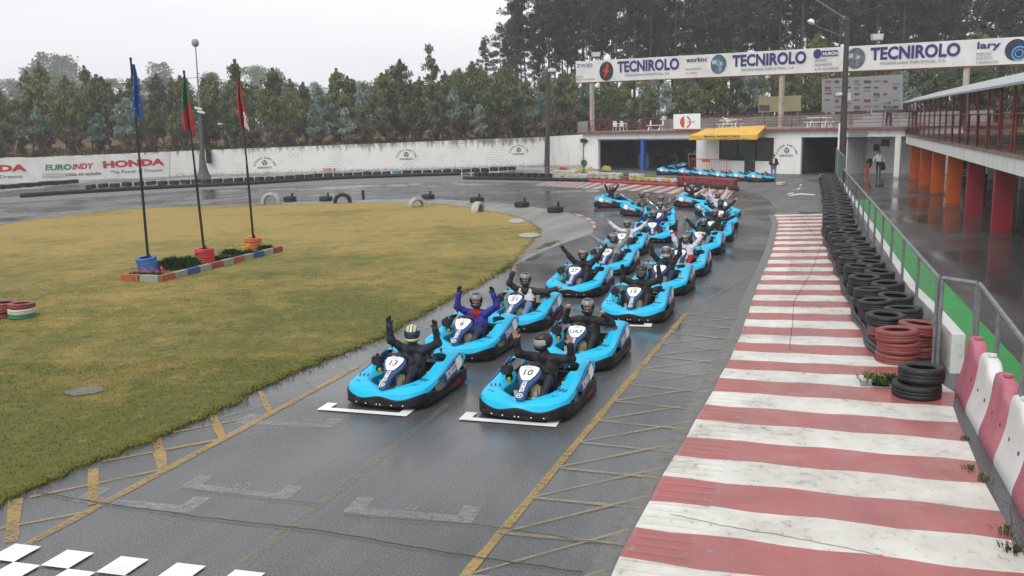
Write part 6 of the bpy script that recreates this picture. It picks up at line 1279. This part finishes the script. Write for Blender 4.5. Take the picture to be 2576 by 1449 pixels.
def helmet_meshes(shell_m, visor_m, closed=False):
    h = .010; g = np.arange(-.19, .19, h); X, Y_, Z = np.meshgrid(g, g, g, indexing='ij'); r = lambda a, b, c, dz=0, dy=0: np.sqrt((X / a) ** 2 + ((Y_ - dy) / b) ** 2 + ((Z - dz) / c) ** 2)
    o = np.minimum((r(.128, .152, .142) - 1) * .13, (np.sqrt((X / .112) ** 2 + ((Y_ - .05) / .112) ** 2 + ((Z + .085) / .07) ** 2) - 1) * .09); i_ = (r(.112, .135, .125) - 1) * .12
    i2 = np.minimum(i_, np.maximum(np.sqrt(X ** 2 + (Y_ - .01) ** 2) - .088, Z + .02)); op = np.maximum(np.maximum(np.abs(Z - .004) - .048, -(Y_ - .035)), np.abs(X) - .115)
    F = np.maximum(np.maximum(o, -i2), -op); P, Q = surfnet(F, np.array([-.19] * 3), h)
    me = bpy.data.meshes.new('helmet'); me.from_pydata(P.tolist(), [], Q.tolist()); me.polygons.foreach_set('use_smooth', [True] * len(Q))
    for m in shell_m: me.materials.append(m)
    if len(shell_m) > 1:
        C = P[Q].mean(1); th = np.arctan2(C[:, 0], C[:, 2]); mi = np.zeros(len(C), int); mi[(np.abs(C[:, 0]) > .035) & (np.abs(C[:, 0]) < .078) & (C[:, 2] > .045)] = 1; mi[(C[:, 2] < -.055) & (C[:, 2] > -.085)] = 1; mi[(np.abs(C[:, 0]) < .016) & (C[:, 2] > .05)] = 2; mi[(C[:, 2] < -.02) & (np.abs(C[:, 0]) > .085) & (C[:, 2] > -.05)] = 1; mi[(C[:, 2] > .06) & (np.abs(C[:, 0]) >= .1)] = 2
        me.polygons.foreach_set('material_index', mi.astype(np.int32))
    me.update(); e0, e1 = (-.34, .36) if closed else (.30, .95); rows = []
    for j in range(9):
        el = e0 + (e1 - e0) * j / 8; row = []
        for k in range(25):
            az = -1.45 + 2.9 * k / 24; sh = 1 - .12 * (abs(az) / 1.45) ** 4; el2 = (e0 + e1) / 2 + (el - (e0 + e1) / 2) * (1 - .25 * (abs(az) / 1.45) ** 3); row.append(Vector((.1325 * math.sin(az) * math.cos(el2 * .9), .157 * math.cos(az) * math.cos(el2 * .85), .147 * math.sin(el2))))
        rows.append(row)
    mb = MB(); mb.grid(rows); mb.grid([[p * .978 for p in r_] for r_ in rows[::-1]]); mb.grid([rows[0], [p * .978 for p in rows[0]]]); mb.grid([[p * .978 for p in rows[-1]], rows[-1]])
    vm = mb.mesh('visor', visor_m, smooth=True); return me, vm
GREYV = M('grey_visor', (.20, .205, .21), .22, (.14, .145, .15), 7, coat=.3); CLRV = M('tinted_visor', (.05, .052, .055), .08, (.10, .10, .105), 6, coat=.5); PALEV = M('pale_visor', (.36, .39, .40), .15, (.24, .27, .28), 6, coat=.5); BLUV = M('blue_visor', (.01, .025, .07), .06, (.02, .05, .12), 8, coat=.6)
HB = M('black_helmet', (.014, .014, .015), .28, coat=.4); HG = M('dark_helmet', (.009, .009, .010), .4); HS = M('silver_helmet', (.36, .37, .37), .3, (.20, .205, .21), 8, coat=.4, objc=True)
HM = {'black': helmet_meshes([HB], GREYV), 'silver': helmet_meshes([HS], CLRV), 'dark': helmet_meshes([HG], CLRV, True), 'pattern': helmet_meshes([M('helmet_blue', (.02, .07, .28), .25, coat=.4), M('helmet_yellow', (.55, .45, .02), .3, coat=.3), M('helmet_white', (.55, .58, .6), .3)], BLUV, True), 'pale': helmet_meshes([HG], PALEV, True), 'greytint': helmet_meshes([HG], CLRV, True)}
def driver(kx, ky, a, label, jacket, trouser, glove, arms, helmet='black', hands=('open', 'open'), turn=0, tilt=0, chest=None, collar=None, cuff=None, lean=0, seed=0, shoe=SHOE, knees=.22):
    """arms: for the photo-left and photo-right arm: (elbow dir, forearm dir) in (right, up, towards viewer)"""
    loc, rz = kart_pose(kx, ky, a); bones = []; loc = Vector(loc) + Matrix.Rotation(rz, 3, 'Z') @ Vector((-.06, .135, 0))
    v = Vector((-kx, -ky, 0)).normalized(); Rz = Matrix.Rotation(-rz, 3, 'Z'); tv = Rz @ v; rv = Rz @ Vector((-v.y, v.x, 0)); tv, rv = np.array(tv), np.array(rv); up = V(0, 0, 1)   # towards viewer / to the photo's right, kart frame
    d3 = lambda q: unit(rv * q[0] + up * q[1] + tv * q[2])
    hip = V(0, -.20, .215); ch = V(lean * .06, -.30, .50); nk = V(lean * .09, -.305, .735); hd = V(lean * .11, -.285, .945)
    mats = {'jacket': jacket, 'trouser': trouser, 'glove': glove, 'glove2': glove, 'skin': SKIN, 'eye': EYE, 'lip': LIP, 'hairb': HAIR, 'shoe': shoe, 'bala': BALA, 'chest': chest or jacket, 'collar': collar or jacket, 'cuff': cuff or jacket}
    for s in (1, -1):
        bones.append((hip + V(s * .075, 0, 0), hip + V(s * .07, -.05, .12), .118, .115, 'trouser')); bones.append((hip + V(s * .065, -.04, .12), ch + V(s * .085, 0, 0), .118, .125, 'jacket')); bones.append((ch + V(s * .085, .01, 0), nk + V(s * .10, 0, -.075), .122, .088, 'chest' if chest else 'jacket')); bones.append((nk + V(s * .03, 0, -.045), nk + V(s * .165, -.005, -.055), .068, .070, 'jacket'))
        k_ = hip + V(s * knees, .37, .26); an = V(s * .155, .44, .165); bones.append((hip + V(s * .09, .02, 0), k_, .098, .070, 'trouser')); bones.append((k_, an + V(0, -.02, .03), .067, .047, 'trouser')); bones.append((an + V(0, -.03, -.03), an + V(0, .10, .09), .042, .036, 'shoe')); bones.append((an + V(0, -.03, -.03), an + V(0, .03, .0), .046, .042, 'shoe'))
    bones.append((nk + V(0, 0, -.05), nk + V(0, .01, .06), .064, .060, 'bala')); bones.append((nk + V(0, .02, -.045), nk + V(0, .03, -.03), .098, .094, 'collar'))
    for (e, f), kind, side in ((arms[0], hands[0], -1), (arms[1], hands[1], 1)):
        sgn = 1 if rv[0] * side > 0 else -1; sh = nk + V(sgn * .175, -.005, -.06); el = sh + d3(e) * .275; wr = el + d3(f) * .245
        bones.append((sh, el, .076, .062, 'jacket')); bones.append((el, wr, .061, .046, 'jacket')); bones.append((wr - d3(f) * .05, wr - d3(f) * .01, .050, .047, 'cuff')); th = rv * -side
        if kind == 'thumb': th = up * .9 + rv * -side * .6 if abs(f[0]) < .5 else rv * -side
        hand(bones, wr, d3(f), tv * .95 + up * .1, th, 'glove', kind, 'glove')
    tr = math.radians(turn); fw0 = unit(tv); base_f = unit(V(0, 1, 0) * .35 + fw0 * .65); fw = base_f * math.cos(tr) + np.cross(up, base_f) * math.sin(tr); fw = unit(fw - up * .10); rt = unit(np.cross(fw, up)); upv = np.cross(rt, fw)
    bones += head_bones(hd, fw, rt, upv)
    t = thing('person', label, 'person', loc, rz, 'drivers sitting in the cyan karts'); link('body', figure(bones, mats, .0055, seed), t)
    hm, vm = HM[helmet]; ho = link('helmet', hm, t); Mx = Matrix((rt, fw, upv)).transposed().to_4x4(); Mx.translation = Vector(hd) + Vector(upv) * .012 + Vector(fw) * .004; ho.matrix_local = Mx; link('visor', vm, ho); return t
# ================================================================ THE GRID
BKJ = cl('black_jacket', (.012, .012, .014)); NVJ = cl('black_navy_jacket', (.014, .015, .022)); BLJ = cl('blue_jacket', (.030, .028, .26)); OLJ = cl('dark_olive_jacket', (.032, .031, .025)); GRJ = cl('grey_sweater', (.27, .275, .27), (.2, .2, .2)); WHJ = cl('white_jacket', (.64, .62, .68), (.55, .53, .6)); GNJ = cl('dark_green_jacket', (.008, .036, .026)); NBJ = cl('navy_coat', (.020, .038, .16)); AGJ = cl('army_grey_jacket', (.11, .12, .10)); JEA = cl('blue_jeans', (.10, .17, .30), (.16, .24, .38)); DJE = cl('dark_jeans', (.025, .035, .065)); BKT = cl('black_trousers', (.011, .011, .013)); NVT = cl('navy_trousers', (.015, .018, .034)); RDT = cl('red_trousers', (.40, .015, .02)); WCH = cl('white_bib', (.60, .60, .60)); RDC = cl('red_collar', (.36, .02, .025)); GLV = cl('black_glove', (.008, .008, .009)); GGL = cl('grey_glove', (.09, .11, .115)); GHJ = cl('grey_hoodie', (.16, .165, .16)); 
UPo = ('open', 'open')
ROWS = [ # head x, head y (photo), heading, number, kart label, person spec
 ((1039, 839), 21, '13', 'cyan kart numbered 13, front of the left column', dict(label='driver in black with a blue and yellow helmet, both gloved hands raised', jacket=NVJ, trouser=NVT, glove=GLV, arms=(((-.8, .68, .2), (-.05, 1, .1)), ((.78, .42, .3), (-.1, 1, .1))), helmet='pattern')),
 ((1368, 858), 21, '10', 'cyan kart numbered 10, front of the right column', dict(label='driver in black glancing sideways under a pale visor, bare palms raised', jacket=BKJ, trouser=NVT, glove=SKIN, arms=(((-.85, .35, .4), (-.12, .95, .25)), ((.85, .12, .45), (-.08, .95, .25))), helmet='pale', turn=-62)),
 ((1198, 754), 21, '6', 'cyan kart numbered 6, behind number 13', dict(label='driver in a bright blue jacket with a red collar, black gloves raised', jacket=BLJ, trouser=DJE, glove=GLV, collar=RDC, arms=(((-.85, .6, .25), (.15, 1, .1)), ((.82, .6, .25), (-.25, 1, .1))))),
 ((1479, 769), 21, 'UA7', 'cyan kart with a scrawled plate, behind number 10', dict(label='smiling driver in black pointing both thumbs at a grey visor', jacket=BKJ, trouser=BKT, glove=SKIN, hands=('thumb', 'thumb'), arms=(((-.88, .05, .35), (.2, .85, .3)), ((.85, -.1, .4), (-.5, .7, .3))), shoe=SOLE)),
 ((1322, 701), 21, '31', 'cyan kart numbered 31, behind number 6', dict(label='driver in dark olive with a white bib, one arm up and one stretched aside', jacket=OLJ, chest=WCH, trouser=JEA, glove=SKIN, hands=('open', 'horn'), arms=(((-.65, .6, .2), (.35, 1, .1)), ((.97, -.02, .2), (.95, .32, .2))))),
 ((1613, 683), 19, '15', 'cyan kart numbered 15, third in the right column', dict(label='driver all in black with a dark closed visor and gloved fists raised', jacket=BKJ, trouser=BKT, glove=GLV, hands=('fist', 'fist'), arms=(((-.72, .35, .3), (-.05, 1, .15)), ((.72, .35, .3), (-.12, 1, .15))), helmet='dark')),
 ((1467, 638), 22, '27', 'cyan kart numbered 27, fourth in the left column', dict(label='driver in black with arms in a wide V and horned fingers', jacket=BKJ, trouser=NVT, glove=GLV, hands=('horn', 'open'), arms=(((-.7, .75, .1), (-.62, .82, .1)), ((.7, .7, .1), (.62, .85, .1))))),
 ((1543, 597), 21, '29', 'cyan kart numbered 29, fifth in the left column', dict(label='driver in a light grey sweater, one arm out and one thumb up', jacket=GRJ, trouser=DJE, glove=SKIN, hands=('horn', 'thumb'), arms=(((-.85, .5, .1), (-.78, .6, .1)), ((.62, .65, .2), (.3, 1, .1))))),
 ((1676, 633), 21, None, 'cyan kart right behind number 15', dict(label='driver in black with a silver helmet, black gloves straight up', jacket=BKJ, trouser=DJE, glove=GLV, helmet='silver', arms=(((-.6, .75, .2), (-.2, 1, .1)), ((.52, .75, .2), (.05, 1, .1))))),
 ((1725, 599), 21, None, 'cyan kart fifth in the right column, carrying the driver in red trousers', dict(label='driver in a white jacket and red trousers, arms in a V', jacket=WHJ, trouser=RDT, glove=GLV, cuff=RDC, arms=(((-.5, .8, .1), (-.32, .9, .1)), ((.65, .75, .1), (.6, .82, .1))))),
 ((1770, 558), 20, '7', 'cyan kart numbered 7, sixth in the right column', dict(label='driver in a dark green jacket and jeans, bare hands spread high', jacket=GNJ, trouser=JEA, glove=SKIN, arms=(((-.78, .65, .1), (-.66, .75, .1)), ((.7, .7, .1), (.5, .85, .1))))),
 ((1799, 534), 17, '2', 'cyan kart numbered 2, seventh in the right column', dict(label='driver in black with grey gloves, arms stretched wide', jacket=BKJ, trouser=BKT, glove=GGL, arms=(((-.92, .3, .1), (-.5, .85, .1)), ((.97, .12, .1), (.9, .42, .1))))),
 ((1813, 510), 10, None, 'cyan kart eighth in the right column, under the tinted visor', dict(label='driver in black behind a closed tinted visor, bare hands high on both sides', jacket=BKJ, trouser=BKT, glove=SKIN, helmet='greytint', arms=(((-.8, .5, 0), (-.42, .85, 0)), ((.75, .6, 0), (.7, .75, 0))))),
 ((1806, 490), -22, None, 'cyan kart in the bend, ninth in the right column', dict(label='driver in a pale lavender jacket with both hands straight up', jacket=WHJ, trouser=BKT, glove=SKIN, arms=(((-.5, .75, 0), (-.2, 1, 0)), ((.6, .7, 0), (.3, 1, 0))))),
 ((1740, 471), -66, '12', 'cyan kart seen side on, last in the right column', dict(label='driver in black at the end of the right column, waving both bare hands', jacket=BKJ, trouser=BKT, glove=SKIN, arms=(((-.75, .4, 0), (-.1, 1, 0)), ((.9, .3, 0), (.8, .5, 0))))),
 ((1578, 562), 20, '9', 'cyan kart numbered 9, sixth in the left column', dict(label='driver in a white jacket and black trousers, hands spread low and wide', jacket=WHJ, trouser=BKT, glove=SKIN, hands=('point', 'point'), arms=(((-.8, .5, 0), (-.75, .7, 0)), ((.85, .4, 0), (.7, .68, 0))))),
 ((1645, 537), 9, '1', 'cyan kart numbered 1, seventh in the left column', dict(label='driver in a navy blue coat with both bare palms raised', jacket=NBJ, trouser=DJE, glove=SKIN, arms=(((-.9, .32, .2), (0, 1, .1)), ((.86, .4, .2), (-.12, 1, .1))))),
 ((1661, 515), 14, None, 'cyan kart behind number 1', dict(label='driver in a grey hooded top behind the navy coat, arms up', jacket=GHJ, trouser=DJE, glove=SKIN, arms=(((-.75, .5, 0), (-.35, 1, 0)), ((.78, .45, 0), (-.15, 1, 0))))),
 ((1663, 499), 8, None, 'cyan kart ninth in the left column, hidden behind two drivers', dict(label='driver in army grey-green, arms wide, furthest behind the navy coat', jacket=AGJ, trouser=BKT, glove=SKIN, arms=(((-.75, .65, 0), (-.62, .78, 0)), ((.82, .5, 0), (.78, .62, 0))))),
 ((1614, 489), -48, None, 'cyan kart turning in from the left, second from the end', dict(label='driver in a grey camouflage top with arms down on the wheel', jacket=GHJ, trouser=BKT, glove=SKIN, hands=('fist', 'fist'), arms=(((-.45, -.85, .3), (.75, .2, .5)), ((.55, -.75, .4), (.2, .25, .7))))),
 ((1538, 473), -70, '19', 'cyan kart seen side on at the far left end of the grid', dict(label='driver in black at the far left end, arms in a V', jacket=BKJ, trouser=BKT, glove=SKIN, arms=(((-.55, .75, 0), (-.38, .92, 0)), ((.6, .65, 0), (.6, .8, 0))))),
]
for i, ((hx, hy), a, num, lab, ps) in enumerate(ROWS):
    hp = G(hx, hy, .95); fw = Vector((-math.sin(math.radians(a)), -math.cos(math.radians(a)), 0)); c = hp + fw * .15 + Vector((fw.y, -fw.x, 0)) * (.075 if i == 0 else .06)
    place_kart(c.x, c.y, a, num, lab); driver(c.x, c.y, a, seed=i * 3 + 1, **ps)
# karts parked along the painted tyres
for i, (x, y, a, lab) in enumerate(((2290, 158, -72, 'parked cyan kart nearest the man in the dark jacket'), (2165, 152, -70, 'second parked cyan kart from the man in the dark jacket'), (2030, 145, -70, 'third parked cyan kart from the man in the dark jacket'), (1900, 132, -70, 'fourth parked cyan kart from the man in the dark jacket'), (1765, 118, -70, 'fifth parked cyan kart, behind the yellow and red tyres'), (1610, 108, -72, 'parked cyan kart at the left end of the parked row'), (1675, 66, 100, 'parked cyan kart turned away, close to the blue post'))):
    p = G((x / 1.84 + 1800) / 1.59, (y / 1.84 + 640) / 1.59); place_kart(p.x, p.y, a, '25' if i == 6 else None, lab, 'cyan karts parked behind the painted tyres')
p = G(2290 / 1.59 / 1.84 + 1800 / 1.59, (182 / 1.84 + 640) / 1.59); tyre('cream', p + Vector((1.0, -.9, .11)), 'pale green-white tyre lying in front of the nearest parked kart')
# standing people
def stand(label, loc, rz, jacket, trouser, arms, hands, hair=HAIR, shirt=None, h=1.75, seed=0, stance=.1):
    k = h / 1.75; bones = []; q = lambda x, y, z: V(x, y, z) * k; mats = {'jacket': jacket, 'trouser': trouser, 'skin': SKIN, 'eye': EYE, 'lip': LIP, 'hair': hair, 'hairb': hair, 'shoe': SHOE, 'glove': SKIN, 'chest': shirt or jacket}
    for s in (1, -1):
        bones += [(q(s * .085, 0, .93), q(s * .07, 0, 1.04), .105, .10, 'trouser'), (q(s * .065, 0, 1.0), q(s * .085, 0, 1.22), .105, .115, 'jacket'), (q(s * .085, 0, 1.22), q(s * .10, 0, 1.37), .115, .088, 'jacket'), (q(s * .03, 0, 1.43), q(s * .165, 0, 1.41), .06, .066, 'jacket'),
                  (q(s * .095, 0, .90), q(s * (stance + .01), .015, .48), .092, .062, 'trouser'), (q(s * (stance + .01), .015, .48), q(s * stance, -.01, .10), .062, .046, 'trouser'), (q(s * stance, -.04, .045), q(s * (stance + .02), .15, .03), .045, .035, 'shoe')]
    if shirt: bones.append((q(0, .085, 1.20), q(0, .06, 1.40), .055, .05, 'chest'))
    bones.append((q(0, 0, 1.42), q(0, .01, 1.52), .058, .055, 'skin'))
    for (e, f), kind, s in ((arms[0], hands[0], 1), (arms[1], hands[1], -1)):
        d = lambda v_: unit(V(*v_)); sh = q(s * .175, 0, 1.40); el = sh + d(e) * .28 * k; wr = el + d(f) * .25 * k; bones += [(sh, el, .064, .050, 'jacket'), (el, wr, .049, .037, 'jacket')]; hand(bones, wr, d(f), V(0, .4, 0) + V(-s, 0, 0), V(0, 1, .3), 'glove', kind, 'glove')
    bones += head_bones(q(0, .02, 1.62), V(0, 1, 0), V(1, 0, 0), V(0, 0, 1), hair=True)
    t = thing('person', label, 'person', loc, rz); link('body', figure(bones, mats, .003, seed), t); return t
facing = lambda x, y: math.atan2(-y, -x) - math.pi / 2
p = G(1945, 457); stand('man in a dark jacket and jeans standing with clasped hands by the parked karts', p, facing(p.x, p.y), cl('charcoal_jacket', (.028, .026, .030)), JEA, (((.35, .1, -1), (-.75, .65, -.55)), ((-.35, .1, -1), (.75, .65, -.55))), ('relaxed', 'relaxed'), shirt=WCH, h=1.86, seed=4)
p = bpt(ub(2190), 1.2, 0); t = stand('person in a white shirt and black trousers at the garage, jacket over one arm', p, facing(p.x, p.y) + .2, cl('white_shirt', (.66, .66, .66)), BKT, (((.75, -.1, -.8), (.2, .3, -.9)), ((-.8, -.1, -.75), (.1, .3, -.95))), ('relaxed', 'relaxed'), hair=M('brown_hair', (.06, .035, .02), .6), h=1.72, seed=6)
mb = MB(); mb.box((0, 0, .28), (.42, .22, .55), taper=.6); o = mb.build('bag', BLK, bevel=.06); o.location = bpt(ub(2190) + .42, .95, .38); tag(o, 'black bag held at the side by the person in the white shirt', 'bag')
rows = [[Vector((i * .07 - .2 - .03 * j, .05 * math.sin(i * 1.5 + j), .95 - j * .12 - .012 * (i - 3) ** 2)) for i in range(7)] for j in range(6)]; mb = MB(); mb.grid(rows); mb.grid([[q + Vector((0, .1, 0)) for q in r_] for r_ in rows[::-1]]); mb.grid([rows[0], [q + Vector((0, .1, 0)) for q in rows[0]]]); o = mb.build('held_jacket', bpy.data.materials['coat'], smooth=True); o.location = bpt(ub(2190) - .55, .95, .25); tag(o, 'dark jacket hanging from the other arm of the person in the white shirt', 'jacket')
p = bpt(ub(2266), 1.6, ZS + .02); stand('man in a grey shirt seen from behind at the right end of the terrace', p, facing(p.x, p.y) + 2.7, cl('grey_blue_shirt', (.20, .21, .24)), DJE, (((.7, .2, -.7), (.4, .6, -.5)), ((-.7, .2, -.7), (-.4, .6, -.5))), ('relaxed', 'relaxed'), h=1.78, seed=8)
p = bpt(ub(2180), 3.0, ZS + .02); stand('person in dark clothes in front of the sponsor backdrop on the terrace', p, facing(p.x, p.y) + .5, cl('grey_violet_top', (.14, .14, .17)), BKT, (((.4, .2, -.9), (.2, .5, -.8)), ((-.4, .2, -.9), (.1, .5, -.8))), ('relaxed', 'relaxed'), h=1.75, seed=9, stance=.16)
# ================================================================ rain haze
hz_m = bpy.data.materials.new('haze'); hz_m.use_nodes = True; nt = hz_m.node_tree; nt.nodes.clear(); ho_ = nt.nodes.new('ShaderNodeOutputMaterial'); hv = nt.nodes.new('ShaderNodeVolumePrincipled')
hv.inputs['Color'].default_value = (.93, .96, 1, 1); hv.inputs['Density'].default_value = .0007; hv.inputs['Anisotropy'].default_value = .2; nt.links.new(hv.outputs[0], ho_.inputs['Volume'])
mb = MB(); mb.box((0, 320, 20), (1210, 780, 42.2)); hz_o = mb.build('haze', hz_m); hz_o['kind'] = 'stuff'
SC.cycles.volume_bounces = 1
